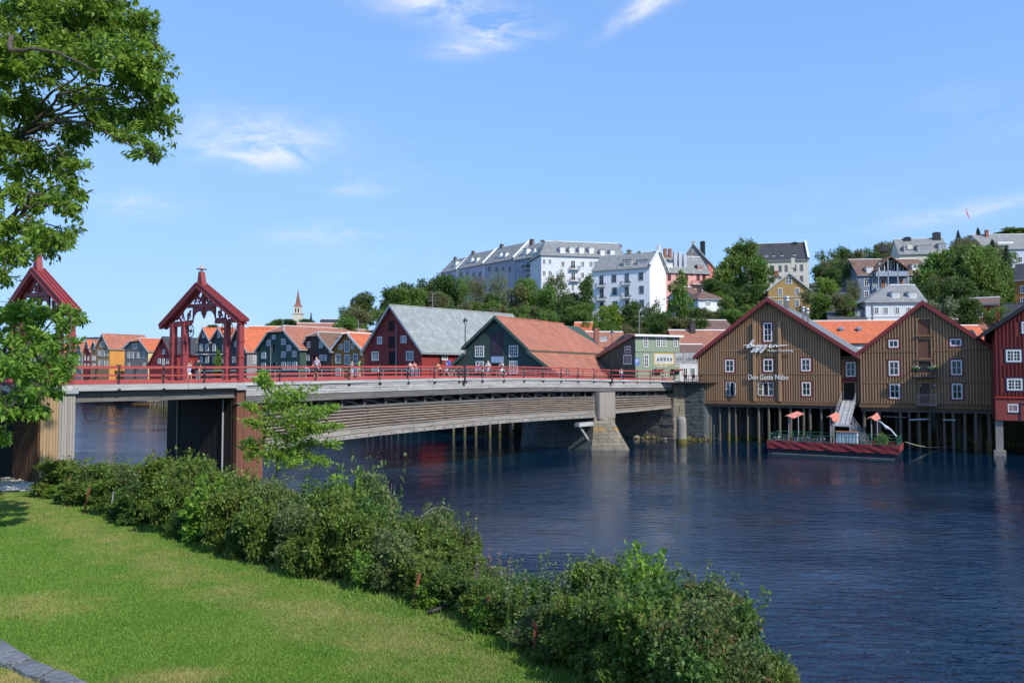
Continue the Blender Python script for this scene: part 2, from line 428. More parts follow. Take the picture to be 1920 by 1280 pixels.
def blob_points(blobs, dens, k=14, sig=.22, shell=.45, hang=0.0):
    """blobs [(c, (rx,ry,rz))] -> leaf positions gathered in twig clumps in the outer shell of every blob"""
    out = []; nrm = []
    for c, r in blobs:
        r = np.array(r); area = 4 * math.pi * ((r[0] * r[1]) ** 1.6 / 3 + (r[0] * r[2]) ** 1.6 / 3 + (r[1] * r[2]) ** 1.6 / 3) ** (1 / 1.6)
        m = max(3, int(area * dens))
        q = rng.normal(size=(m, 3)); q /= np.linalg.norm(q, axis=1)[:, None]
        rad = 1 - shell * rng.random(m) ** 1.3
        lump = 1 + .13 * np.sin(q[:, 0] * 7 + c[0]) * np.sin(q[:, 2] * 6 + c[2]) + .1 * np.sin(q[:, 1] * 9)
        P = np.array(c) + q * r * (rad * lump)[:, None]
        kk = np.repeat(np.arange(m), k)
        o = rng.normal(size=(m * k, 3)) * sig
        if hang: o[:, 2] -= np.abs(rng.normal(size=m * k)) * hang
        out.append(P[kk] + o); nrm.append(q[kk])
    return np.concatenate(out), np.concatenate(nrm)

def spray_points(blobs, dens, k=9, sig=.09, reach=(.75, 1.3)):
    """leaves carried in flat fans along twigs that grow out of every blob's heart"""
    out = []; nrm = []
    for c, r in blobs:
        c = np.array(c); r = np.array(r); area = 4 * math.pi * r[0] * (r[0] + r[2]) / 2; m = max(4, int(area * dens))
        q = rng.normal(size=(m, 3)); q[:, 2] = q[:, 2] * .8 + .1; q /= np.linalg.norm(q, axis=1)[:, None]
        tip = c + q * r * rng.uniform(*reach, size=(m, 1)); tip[:, 2] -= .12 * r[2]; root = c + q * r * .3
        n = 9; u = rng.random((m, n)) ** .6
        P = root[:, None] * (1 - u[..., None]) + tip[:, None] * u[..., None]
        w = np.linalg.norm(tip - root, axis=1)[:, None] * .24 * (1.15 - u)
        off = rng.normal(size=(m, n, 3)); off[..., 2] *= .35
        P = P + off * w[..., None]
        kk = np.repeat(P.reshape(-1, 3), k, 0); o = rng.normal(size=kk.shape) * sig; o[:, 2] *= .7
        out.append(kk + o); nrm.append(np.repeat(np.repeat(q, n, 0), k, 0))
    return np.concatenate(out), np.concatenate(nrm)

# ------------------------------------------------------------------ facades: a vertical plane at a real place, read with photo pixels
class Frame:
    def __init__(s, px=None, d=None, ang=0, A=None, root=None, lo=(0, 0, 0), lr=0.0):
        k = (px - 960) / F if px is not None else 0
        s.A = Vector((k * d, d)) if A is None else Vector(A)
        s.ang = R(ang); s.deg = ang
        s.e = Vector((math.cos(s.ang), math.sin(s.ang))); s.w = Vector((-s.e.y, s.e.x))
        s.root = root; s.lo = Vector(lo); s.lr = lr
    def hit(s, px, py, y=0.0):
        """(t, z) where the line of sight of a photo pixel meets the plane (y metres behind it)"""
        r = ray(px, py); A = s.A + s.w * y
        # k*rx - t*ex = Ax ; k*ry - t*ey = Ay
        det = -r.x * s.e.y + s.e.x * r.y
        k = (-A.x * s.e.y + s.e.x * A.y) / det
        t = (r.x * A.y - r.y * A.x) / det
        return t, EYE + k * r.z
    def L_to(s, t, px, z=8.0):
        P = s.A + s.e * t; k = (px - 960) / F
        return (k * P.y - P.x) / (s.w.x - k * s.w.y)
    def right(s, W): return Frame(ang=s.deg + 90, A=s.A + s.e * W, root=s.root, lo=s.lo + Vector((W, 0, 0)), lr=R(90))
    def left(s, L): return Frame(ang=s.deg - 90, A=s.A + s.w * L, root=s.root, lo=s.lo + Vector((0, L, 0)), lr=R(-90))
    def place(s, o, t, z, y=0.0):
        c, q = math.cos(s.lr), math.sin(s.lr)
        o.location = s.lo + Vector((c * t - q * y, q * t + c * y, z)); o.rotation_euler = (0, 0, s.lr); o.parent = s.root
        return o

WCACHE = {}
def win_meshes(w, h, cols, rows, fm, bm, bw):
    key = (round(w / .08), round(h / .08), cols, rows, fm.name, bm.name if bm else '', round(bw, 3))
    if key in WCACHE: return WCACHE[key]
    b = MB()
    if bm:   # outer casing
        c = .13
        b.box(-c, 0, -.05, .01, -c, h + c, 1).box(w, w + c, -.05, .01, -c, h + c, 1).box(0, w, -.05, .01, h, h + c, 1).box(-.02, w + .02, -.09, .01, -c, 0, 1)
    y0, y1 = -.075, .012
    b.box(0, bw, y0, y1, 0, h).box(w - bw, w, y0, y1, 0, h).box(bw, w - bw, y0, y1, h - bw, h).box(bw, w - bw, y0, y1, 0, bw)
    iw, ih = w - 2 * bw, h - 2 * bw
    mt_ = min(.05, bw * .6)
    for i in range(1, cols):
        x = bw + iw * i / cols; q = mt_ if cols != 2 else mt_ * 1.5
        if cols == 4 and i == 2: q = mt_ * 2.2
        b.box(x - q / 2, x + q / 2, -.06, .008, bw, h - bw)
    for j in range(1, rows):
        z = bw + ih * j / rows
        b.box(bw, w - bw, -.052, .006, z - mt_ / 2, z + mt_ / 2)
    fr = b.mesh('window', [fm, bm or fm])
    g = MB().box(bw, w - bw, -.028, .004, bw, h - bw)
    gm = g.mesh('pane', [GLASS])
    WCACHE[key] = (fr, gm)
    return WCACHE[key]
def window(fr, x0, y0, x1, y1, cols=2, rows=2, fm=None, bm=None, y=0.0, bw=None, name='window'):
    t0, z1 = fr.hit(x0, (y0 + y1) / 2, y)[0], fr.hit((x0 + x1) / 2, y0, y)[1]
    t1, z0 = fr.hit(x1, (y0 + y1) / 2, y)[0], fr.hit((x0 + x1) / 2, y1, y)[1]
    w, h = t1 - t0, z1 - z0
    fm = fm or WHITE
    bw = bw or min(.14, w * .14)
    a, g = win_meshes(w, h, cols, rows, fm, bm, bw)
    o = obj(name, a); fr.place(o, t0, z0, y)
    obj('pane', g, o)
    return o
def panel(fr, name, x0, y0, x1, y1, m, th=.06, y=0.0, inset=0.0):
    t0, t1 = fr.hit(x0, (y0 + y1) / 2, y)[0], fr.hit(x1, (y0 + y1) / 2, y)[0]
    z1, z0 = fr.hit((x0 + x1) / 2, y0, y)[1], fr.hit((x0 + x1) / 2, y1, y)[1]
    o = MB().box(0, t1 - t0, -th, .01, 0, z1 - z0).build(name, m); fr.place(o, t0, z0, y - inset)
    return o
def recess_door(fr, x0, y0, x1, y1, m=None, fm=None, y=0.0, name='door'):
    """a dark doorway framed in trim; leaf set back inside the casing"""
    t0, t1 = fr.hit(x0, (y0 + y1) / 2, y)[0], fr.hit(x1, (y0 + y1) / 2, y)[0]
    z1, z0 = fr.hit((x0 + x1) / 2, y0, y)[1], fr.hit((x0 + x1) / 2, y1, y)[1]
    w, h = t1 - t0, z1 - z0; c = .1
    b = MB().box(-c, 0, -.12, .01, 0, h + c).box(w, w + c, -.12, .01, 0, h + c).box(0, w, -.12, .01, h, h + c)
    b.box(0, w, -.02, .012, 0, h, 1)
    o = b.build(name, [fm or m or DARK, m or DARK]); fr.place(o, t0, z0, y)
    return o

def chimney(root, x, y, z0, z1, w=.7, dpt=.7, m=None, cap=True, name='chimney'):
    b = MB().box(x - w / 2, x + w / 2, y - dpt / 2, y + dpt / 2, z0, z1)
    if cap: b.box(x - w / 2 - .08, x + w / 2 + .08, y - dpt / 2 - .08, y + dpt / 2 + .08, z1, z1 + .12).box(x - w / 4, x + w / 4, y - dpt / 4, y + dpt / 4, z1 + .12, z1 + .35)
    return b.build(name, [m or BRICKM], root, (0, 0, -root.location.z))

def gable_house(name, label, px, d, ang, prof_px, L=None, Lpx=None, base=5.5, wall=None, roof=None, trim=None, wins=(), doors=(), side=(), hip=None,
                hipback=0.0, oh=.35, eo=.35, cat='house', group=None, thick=.16, sidewall=None, board=True, wbot=None):
    fr = Frame(px, d, ang)
    root = thing(name, label, cat, (fr.A.x, fr.A.y, base), fr.ang, group)
    fr.root = root; fr.lo = Vector((0, 0, -base))
    P = [fr.hit(*p) for p in prof_px]
    if L is None:
        ti, zi = max(P, key=lambda q: q[1]); L = max(4.0, fr.L_to(ti, Lpx))
    lo = (0, 0, -base)
    body = MB()
    wbot = base - 3 if wbot is None else wbot
    body.prism([(P[0][0], wbot)] + P + [(P[-1][0], wbot)], 0, L)
    body.build('wall', [wall], root, lo)
    rz = None
    slopes = []
    if hip:
        # hip = (px, py) of the ridge's front end as seen; depth behind the gable found so that it sits on the ridge line
        hi = [i for i in range(len(P) - 1) if abs(P[i][1] - P[i + 1][1]) < .8 and P[i][1] > base + 2][0]
        tm = (P[hi][0] + P[hi + 1][0]) / 2
        s1 = (P[hi][1] - P[hi - 1][1]) / (P[hi][0] - P[hi - 1][0])
        zr = P[hi][1] + s1 * (P[hi + 1][0] - P[hi][0]) / 2 * hip
        dh = (zr - P[hi][1]) * 1.1
        ridge0 = (tm, dh, zr); ridge1 = (tm, L, zr)
    b = MB(); rb = MB()
    for i in range(len(P) - 1):
        (t0, z0), (t1, z1) = P[i], P[i + 1]
        if abs(t1 - t0) < .5 and abs(z1 - z0) > .3: continue
        if hip and i == hi:
            b.slab([(t0, -oh, z0), (t1, -oh, z1), ridge0], thick); continue
        up = z1 > z0
        lowt, lowz, ht, hz = (t0, z0, t1, z1) if up else (t1, z1, t0, z0)
        # extend past the eave
        isend = (i == 0) or (i == len(P) - 2) or (abs(P[i - 1][0] - P[i][0]) < .5 if up else abs(P[i + 2][0] - P[i + 1][0]) < .5)
        if isend and abs(ht - lowt) > .1:
            k = eo / abs(ht - lowt); lowt += (lowt - ht) * k; lowz += (lowz - hz) * k
        if hip and (i + 1 == hi or i == hi + 1):
            b.slab([(lowt, -oh, lowz), (ht, -oh, hz), ridge0, ridge1, (lowt, L, lowz)], thick)
        else:
            b.slab([(lowt, -oh, lowz), (ht, -oh, hz), (ht, L - hipback + (oh if not hipback else 0), hz), (lowt, L + oh, lowz)], thick)
        if board and trim:
            dz = .30
            rb.add([(lowt, -oh - .05, lowz - dz + .12), (ht, -oh - .05, hz - dz + .12), (ht, -oh - .05, hz + thick * 1.6), (lowt, -oh - .05, lowz + thick * 1.6),
                    (lowt, -oh + .02, lowz - dz + .12), (ht, -oh + .02, hz - dz + .12), (ht, -oh + .02, hz + thick * 1.6), (lowt, -oh + .02, lowz + thick * 1.6)],
                   [(0, 1, 2, 3) if up else (3, 2, 1, 0), (4, 7, 6, 5), (3, 2, 6, 7), (0, 4, 5, 1), (0, 3, 7, 4), (1, 5, 6, 2)])
            # gutter
            if isend:
                b2 = MB().box(lowt - .08, lowt + .08, -oh, L + oh, lowz - .1, lowz + .03)
                b2.build('gutter', [trim], root, lo)
    if hipback:
        i = max(range(len(P)), key=lambda q: P[q][1]); t, z = P[i]
        a, c = P[i - 1], P[i + 1]
        b.slab([(t, L - hipback, z), (a[0], L + oh, a[1]), (c[0], L + oh, c[1])], thick)
    b.build('roof', [roof], root, lo)
    if board and trim and rb.v: rb.build('bargeboard', [trim], root, lo)
    if not hip:
        i = max(range(len(P)), key=lambda q: P[q][1]); t, z = P[i]
        MB().cyl((t, -oh - .04, z + thick * 1.25), (t, L - hipback + oh, z + thick * 1.25), .11, n=6).build('ridge_cap', [trim if trim and not board else roof], root, lo)
    else:
        MB().cyl(Vector(ridge0) + Vector((0, 0, thick)), Vector(ridge1) + Vector((0, 0, thick)), .13, n=6).build('ridge_cap', [trim or roof], root, lo)
        h2 = MB()
        for q in (hi, hi + 1): h2.cyl((P[q][0], -oh, P[q][1] + thick), Vector(ridge0) + Vector((0, 0, thick)), .12, n=6)
        h2.build('hip_cap', [trim or roof], root, lo)
    W = P[-1][0]
    for q in wins: window(fr, *q[:4], **(q[4] if len(q) > 4 else {}))
    for q in doors: recess_door(fr, *q[:4], **(q[4] if len(q) > 4 else {}))
    fs = fr.right(W)
    if sidewall: MB().box(0, L, -.03, 0, base, P[-1][1] - .15).build('side_wall', [sidewall], root, fs.lo, fs.lr)
    for q in side: window(fs, *q[:4], **(q[4] if len(q) > 4 else {}))
    return root, fr, P, L

def block(name, label, px0, px1, d, ang, y_eave, base=5.5, depth=10, y_ridge=None, ridge_h=None, wall=None, roof=None, trim=None, wins=(), left=(), right=(),
          hipl=0.0, hipr=0.0, cat='building', group=None, eo=.35, thick=.18, rpos=.5, cornice=True, gable_top=0.0, doors=(), lwall=None, rwall=None):
    """building seen on its eaves side; ridge runs along the front"""
    fr = Frame(px0, d, ang)
    root = thing(name, label, cat, (fr.A.x, fr.A.y, base), fr.ang, group)
    fr.root = root; fr.lo = Vector((0, 0, -base)); lo = (0, 0, -base)
    W = fr.hit(px1, y_eave)[0]
    ze = fr.hit(px0, y_eave)[1]
    yr = depth * rpos
    zr = fr.hit((px0 + px1) / 2, y_ridge, yr)[1] if y_ridge is not None else ze + ridge_h
    MB().box(0, W, 0, depth, base - 4, ze).build('wall', [wall], root, lo)
    if not hipl: MB().add([(0, 0, ze), (0, depth, ze), (0, yr, zr), (.25, 0, ze), (.25, depth, ze), (.25, yr, zr)], [(0, 2, 1), (3, 4, 5), (0, 3, 5, 2), (2, 5, 4, 1), (0, 1, 4, 3)]).build('gable_wall', [wall], root, lo)
    if not hipr: MB().add([(W - .25, 0, ze), (W - .25, depth, ze), (W - .25, yr, zr), (W, 0, ze), (W, depth, ze), (W, yr, zr)], [(0, 2, 1), (3, 4, 5), (0, 3, 5, 2), (2, 5, 4, 1), (0, 1, 4, 3)]).build('gable_wall', [wall], root, lo)
    k = eo / yr; zo = ze - (zr - ze) * k
    b = MB()
    el, er = (-eo * .6, W + eo * .6)
    b.slab([(el if not hipl else -eo, -eo, zo), (er if not hipr else W + eo, -eo, zo), (W - hipr if hipr else er, yr, zr), (hipl if hipl else el, yr, zr)], thick)
    k2 = eo / (depth - yr); zo2 = ze - (zr - ze) * k2
    b.slab([(el if not hipl else -eo, depth + eo, zo2), (er if not hipr else W + eo, depth + eo, zo2), (W - hipr if hipr else er, yr, zr), (hipl if hipl else el, yr, zr)], thick)
    if hipl: b.slab([(-eo, -eo, zo), (-eo, depth + eo, zo2), (hipl, yr, zr)], thick)
    if hipr: b.slab([(W + eo, -eo, zo), (W + eo, depth + eo, zo2), (W - hipr, yr, zr)], thick)
    b.build('roof', [roof], root, lo)
    MB().cyl((hipl or el, yr, zr + thick), (W - hipr if hipr else er, yr, zr + thick), .12, n=6).build('ridge_cap', [trim or roof], root, lo)
    if cornice and trim:
        MB().box(-.12, W + .12, -.18, -.003, ze - .35, ze - .05).build('cornice', [trim], root, lo)
        MB().box(el, er, -eo - .14, -eo - .003, zo - .02, zo + .14).build('gutter', [GREYM], root, lo)
    if lwall: MB().box(-.03, 0, 0, depth, base, ze).build('side_wall', [lwall], root, lo)
    if rwall: MB().box(W, W + .03, 0, depth, base, ze).build('side_wall', [rwall], root, lo)
    for q in wins: window(fr, *q[:4], **(q[4] if len(q) > 4 else {}))
    for q in doors: recess_door(fr, *q[:4], **(q[4] if len(q) > 4 else {}))
    fl, f2 = fr.left(depth), fr.right(W)
    for q in left: window(fl, *q[:4], **(q[4] if len(q) > 4 else {}))
    for q in right: window(f2, *q[:4], **(q[4] if len(q) > 4 else {}))
    def slope_y(z): return max(0.0, (z - ze) / (zr - ze) * yr)
    return root, fr, W, ze, zr, slope_y

def dormer(root, fr, sy, base, x0, y0, x1, y1, m=WHITE, rm=None, cols=2, rows=2, y=.6):
    t0, t1 = fr.hit(x0, (y0 + y1) / 2, y)[0], fr.hit(x1, (y0 + y1) / 2, y)[0]
    z1, z0 = fr.hit((x0 + x1) / 2, y0, y)[1], fr.hit((x0 + x1) / 2, y1, y)[1]
    yf = max(.15, sy(z0) - .1); yb = sy(z1) + .6
    b = MB().box(t0, t1, yf, yb, z0 - .2, z1)
    b.box(t0 - .12, t1 + .12, yf - .15, yb + .2, z1, z1 + .14, 1)
    o = b.build('dormer', [m, rm or GREYM], root, (0, 0, -base))
    w_, h_ = (t1 - t0) * .74, (z1 - z0) * .80
    a, g = win_meshes(w_, h_, cols, rows, WHITE, None, .09)
    wo = obj('window', a, o, (t0 + (t1 - t0 - w_) / 2, yf - .004, z0 + (z1 - z0) * .08))
    return o

def skylight(root, fr, sy, base, x0, y0, x1, y1, ze, zr, yr, th=.2):
    y = sy(fr.hit((x0 + x1) / 2, (y0 + y1) / 2, yr * .5)[1])
    t0, t1 = fr.hit(x0, y0, y)[0], fr.hit(x1, y0, y)[0]
    za, zb = fr.hit(x0, y1, y)[1], fr.hit(x0, y0, y)[1]
    b = MB().slab([(t0, sy(za), za + th), (t1, sy(za), za + th), (t1, sy(zb), zb + th), (t0, sy(zb), zb + th)], .08)
    c = .08
    b.slab([(t0 + c, sy(za) + c, za + th + .1), (t1 - c, sy(za) + c, za + th + .1), (t1 - c, sy(zb) - c, zb + th + .1), (t0 + c, sy(zb) - c, zb + th + .1)], .03, 1)
    return b.build('skylight', [GREYM, GLASS], root, (0, 0, -base))
def balcony(root, fr, base, x0, y0, x1, y1, dep=1.0, m=None):
    t0, t1 = fr.hit(x0, y0)[0], fr.hit(x1, y0)[0]; z1, z0 = fr.hit(x0, y0)[1], fr.hit(x0, y1)[1]
    b = MB().box(t0, t1, -dep, 0, z0 - .12, z0)
    o = b.build('balcony', [WHITE], root, (0, 0, -base))
    r = MB().box(t0, t1, -dep, -dep + .05, z1 - .05, z1).box(t0, t0 + .05, -dep, 0, z1 - .05, z1).box(t1 - .05, t1, -dep, 0, z1 - .05, z1)
    n = max(3, int((t1 - t0) / .14))
    for i in range(n + 1):
        x = t0 + (t1 - t0) * i / n; r.box(x - .015, x + .015, -dep + .01, -dep + .04, z0, z1)
    for i in range(6): r.box(t0 + .01, t0 + .04, -dep * i / 6, -dep * i / 6 + .03, z0, z1).box(t1 - .04, t1 - .01, -dep * i / 6, -dep * i / 6 + .03, z0, z1)
    r.build('railing', [m or IRON], o)
    return o

# ================================================================== SETTING: water and land
def water_mat():
    m, t, b = nodes('river_water'); N, L = t.nodes, t.links
    b.inputs['Base Color'].default_value = (.0012, .014, .034, 1)
    b.inputs['Roughness'].default_value = .035; b.inputs['IOR'].default_value = 1.333
    tc = N.new('ShaderNodeTexCoord').outputs['Object']
    def nz(s, sx, sy, rot, det, dist=0.):
        mp = N.new('ShaderNodeMapping'); mp.inputs['Scale'].default_value = (sx, sy, 1); mp.inputs['Rotation'].default_value = (0, 0, rot)
        L.new(tc, mp.inputs[0]); n = N.new('ShaderNodeTexNoise'); n.inputs['Scale'].default_value = s; n.inputs['Detail'].default_value = det
        n.inputs['Roughness'].default_value = .55; n.inputs['Distortion'].default_value = dist
        L.new(mp.outputs[0], n.inputs['Vector']); return n.outputs['Fac']
    def mth(op, a, b_):
        n = N.new('ShaderNodeMath'); n.operation = op
        for i, x in enumerate((a, b_)):
            if isinstance(x, (int, float)): n.inputs[i].default_value = x
            else: L.new(x, n.inputs[i])
        return n.outputs[0]
    a = nz(1.5, .62, 1.5, R(-14), 4, .6)
    c = nz(4.2, .6, 1.3, R(12), 3, .3)
    d = nz(.32, .7, 1.1, R(-20), 3)
    calm = nz(.05, 1, 2.2, R(-35), 3, .4)        # wind lanes: ruffled and calm water
    cr = N.new('ShaderNodeMapRange'); cr.inputs[1].default_value = .40; cr.inputs[2].default_value = .58; cr.inputs[3].default_value = .35; cr.inputs[4].default_value = 1.3
    L.new(calm, cr.inputs[0])
    # sheltered water by the quays and under the bridge
    # lee of the warehouses: the wind only reaches the water some way out from the quay
    dn = N.new('ShaderNodeVectorMath'); dn.operation = 'DOT_PRODUCT'; L.new(tc, dn.inputs[0]); dn.inputs[1].default_value = (-.469, -.883, 0)
    lee = N.new('ShaderNodeMapRange'); lee.interpolation_type = 'SMOOTHSTEP'; L.new(dn.outputs['Value'], lee.inputs[0]); q0 = -.469 * 22.7 - .883 * 95
    lee.inputs[1].default_value = q0 + 4; lee.inputs[2].default_value = q0 + 44; lee.inputs[3].default_value = .07; lee.inputs[4].default_value = 1.15
    far = N.new('ShaderNodeVectorMath'); far.operation = 'DOT_PRODUCT'; L.new(tc, far.inputs[0]); far.inputs[1].default_value = (-.768, .640, 0)
    beyond = N.new('ShaderNodeMapRange'); L.new(far.outputs['Value'], beyond.inputs[0]); b0 = .768 * 15.83 + .640 * 53
    beyond.inputs[1].default_value = b0 + 4; beyond.inputs[2].default_value = b0 + 40; beyond.inputs[3].default_value = 0; beyond.inputs[4].default_value = .9
    st = mth('MULTIPLY', cr.outputs[0], mth('MAXIMUM', lee.outputs[0], beyond.outputs[0]))
    h = mth('ADD', mth('ADD', mth('MULTIPLY', a, 1.0), mth('MULTIPLY', c, .30)), mth('MULTIPLY', d, 1.4))
    bp = N.new('ShaderNodeBump'); bp.inputs['Distance'].default_value = .095
    L.new(st, bp.inputs['Strength']); L.new(h, bp.inputs['Height']); L.new(bp.outputs[0], b.inputs['Normal'])
    return m
WATER = water_mat()
tag(MB().add([(-700, -60, 0), (400, -60, 0), (400, 900, 0), (-700, 900, 0)], [(0, 1, 2, 3)]).build('river_water', WATER), kind='structure')

# far bank ---------------------------------------------------------
shore = [(140, 40), (72, 76), (47, 93), (28, 103), (22.5, 98.5), (13, 104), (-8, 116), (-24, 128), (-46, 150), (-80, 200), (-120, 250), (-200, 330), (-500, 560)]
far_poly = np.array(shore + [(-500, 1200), (900, 1200), (900, 30)])
def seg_dist(P, poly):
    d = np.full(len(P), 1e9)
    for i in range(len(poly) - 1):
        a, b = np.array(poly[i]), np.array(poly[i + 1]); ab = b - a
        t = np.clip(((P - a) @ ab) / (ab @ ab), 0, 1)
        d = np.minimum(d, np.linalg.norm(P - (a + t[:, None] * ab), axis=1))
    return d
def inside(P, poly):
    x, y = P[:, 0], P[:, 1]; r = np.zeros(len(P), bool); n = len(poly); j = n - 1
    for i in range(n):
        xi, yi = poly[i]; xj, yj = poly[j]
        c = ((yi > y) != (yj > y)) & (x < (xj - xi) * (y - yi) / (yj - yi + 1e-12) + xi)
        r ^= c; j = i
    return r
# control heights (photo column, distance, metres above the river)
HC = [(1300, 112, 6.6), (1500, 112, 6.6), (1700, 105, 6.8), (1900, 100, 7.0), (900, 120, 6.5), (700, 130, 6), (500, 150, 5.5), (300, 200, 5), (100, 300, 5), (1150, 125, 6.8),
      (1112, 190, 18), (1240, 190, 19), (1320, 200, 25), (1030, 214, 28), (860, 260, 27), (1160, 230, 30), (1340, 215, 31), (1480, 232, 32), (1485, 172, 18), (1330, 166, 15.5), (1680, 190, 24),
      (1740, 240, 41), (1675, 140, 14), (1890, 222, 37), (1890, 130, 13), (1760, 150, 18), (650, 175, 9), (650, 260, 11), (750, 190, 14), (550, 600, 20), (560, 300, 8), (300, 600, 8),
      (1640, 300, 45), (1560, 300, 42), (1900, 320, 58), (1400, 400, 40), (1000, 400, 32), (1850, 180, 24), (1590, 190, 25), (1590, 140, 13), (1000, 165, 13), (900, 180, 15), (1000, 800, 40), (2300, 300, 55), (2300, 120, 10), (2000, 600, 60)]
hcp = np.array([((p - 960) / F * d, d, z) for p, d, z in HC])
def hill_z(P):
    D2 = ((P[:, None, :] - hcp[None, :, :2]) ** 2).sum(2) + 20
    w = D2 ** -1.6
    z = (w * hcp[None, :, 2]).sum(1) / w.sum(1)
    sd = seg_dist(P, shore); ins = inside(P, far_poly)
    k = np.clip((sd - 5) / 22, 0, 1)
    return np.where(ins, np.where(sd < 3.0, -1.5 + sd * .8, 5.6 + (z - 5.6) * k), -2.5)
def far_land():
    xs = np.concatenate([np.arange(-500, -120, 12), np.arange(-120, 200, 3.0), np.arange(200, 700, 14)])
    ys = np.concatenate([np.arange(40, 300, 3.0), np.arange(300, 1100, 25)])
    X, Y = np.meshgrid(xs, ys); P = np.stack([X.ravel(), Y.ravel()], 1)
    z = hill_z(P) + np.where(P[:, 1] > 150, rng.normal(size=len(P)) * .15, 0)
    n, mm = len(ys), len(xs)
    v = np.column_stack([P, z])
    idx = np.arange(n * mm).reshape(n, mm)
    q = np.stack([idx[:-1, :-1].ravel(), idx[:-1, 1:].ravel(), idx[1:, 1:].ravel(), idx[1:, :-1].ravel()], 1)
    q = q[(z[q] > -2.4).any(1)]
    me = bpy.data.meshes.new('hillside'); me.from_pydata(v.tolist(), [], q.tolist())
    me.materials.append(mat('hillside_grass_and_earth', (.055, .085, .022), .95, .5, .3, bump=.6, bscale=1.5, col2=(.11, .12, .05)))
    me.polygons.foreach_set('use_smooth', [True] * len(q))
    return tag(obj('hillside', me), kind='structure')
far_land()

# near bank: lawn -------------------------------------------------
KL = .030
def lawn_z0(Y): return 2.15 + (42 - Y) * KL
def on_lawn(px, py):
    r = ray(px, py)    # EYE + k rz = 2.15 + (42 - k ry) KL
    k = (2.15 + 42 * KL - EYE) / (r.z + KL * r.y)
    p = CAM + r * k
    return p
hedge_px = [(20, 905), (80, 925), (180, 962), (300, 1000), (400, 1035), (500, 1070), (600, 1092), (700, 1115), (780, 1138), (860, 1165), (930, 1200), (1000, 1240), (1080, 1280), (1180, 1340), (1300, 1420)]
HL = [on_lawn(*p) for p in hedge_px]
hl2 = [(p.x, p.y) for p in HL]
ext0 = (hl2[0][0] - 20, hl2[0][1] + 16); ext1 = (hl2[-1][0] + 14, hl2[-1][1] - 16)
hedge_line = [ext0] + hl2 + [ext1]
near_poly = np.array(hedge_line + [(60, -60), (-120, -60), (-120, 70)])
def lawn_z(P):
    P = np.atleast_2d(np.array(P, float))
    ins = inside(P, near_poly); d = seg_dist(P, hedge_line)
    sd = np.where(ins, -d, d)
    z = 2.15 + (42 - P[:, 1]) * KL + .05 * np.sin(P[:, 0] * .35) * np.cos(P[:, 1] * .3)
    drop = np.clip((sd - 2.0) / 4.5, 0, 1.3)
    return z - drop * (z + 1.2)
DRY_PATCHES = [(60, 1140, 130, 26, .9), (330, 1272, 110, 22, 1.0), (520, 1045, 160, 18, .5), (760, 1075, 200, 26, .75), (300, 1040, 150, 16, .4), (20, 1276, 100, 34, 1.4), (870, 1160, 120, 20, .6), (230, 975, 120, 10, .5), (1000, 1210, 90, 24, .5), (560, 1180, 90, 14, .2)]
def dryness(P):
    """0 lush .. 1 straw: worn band along the hedge and a few scorched patches"""
    P = np.asarray(P, float); sd = seg_dist(P, hedge_line); v = .62 * np.exp(-((sd - 1.6) / 1.5) ** 2)
    for (px, py, wx, wy, a) in DRY_PATCHES:
        c = on_lawn(px, py); e = on_lawn(px + wx, py); n = on_lawn(px, py - wy); rx, ry = abs(e.x - c.x), abs(n.y - c.y)
        v = np.maximum(v, a * np.exp(-((P[:, 0] - c.x) / rx) ** 2 - ((P[:, 1] - c.y) / ry) ** 2))
    return v
def set_dry(me, P, rep_=1):
    at_ = me.attributes.new('dry', 'FLOAT', 'POINT'); at_.data.foreach_set('value', np.repeat(dryness(P), rep_).astype(np.float32))
def dry_nodes(N, L):
    at_ = N.new('ShaderNodeAttribute'); at_.attribute_name = 'dry'
    tc = N.new('ShaderNodeTexCoord').outputs['Object']
    k = N.new('ShaderNodeTexNoise'); k.inputs['Scale'].default_value = .8; k.inputs['Detail'].default_value = 7; k.inputs['Roughness'].default_value = .7; L.new(tc, k.inputs['Vector'])
    m = N.new('ShaderNodeMath'); m.operation = 'MULTIPLY_ADD'; L.new(k.outputs['Fac'], m.inputs[0]); m.inputs[1].default_value = 2.2; m.inputs[2].default_value = -1.35
    a = N.new('ShaderNodeMath'); a.operation = 'ADD'; L.new(at_.outputs['Fac'], a.inputs[0]); L.new(m.outputs[0], a.inputs[1]); a.use_clamp = True
    return a.outputs[0]
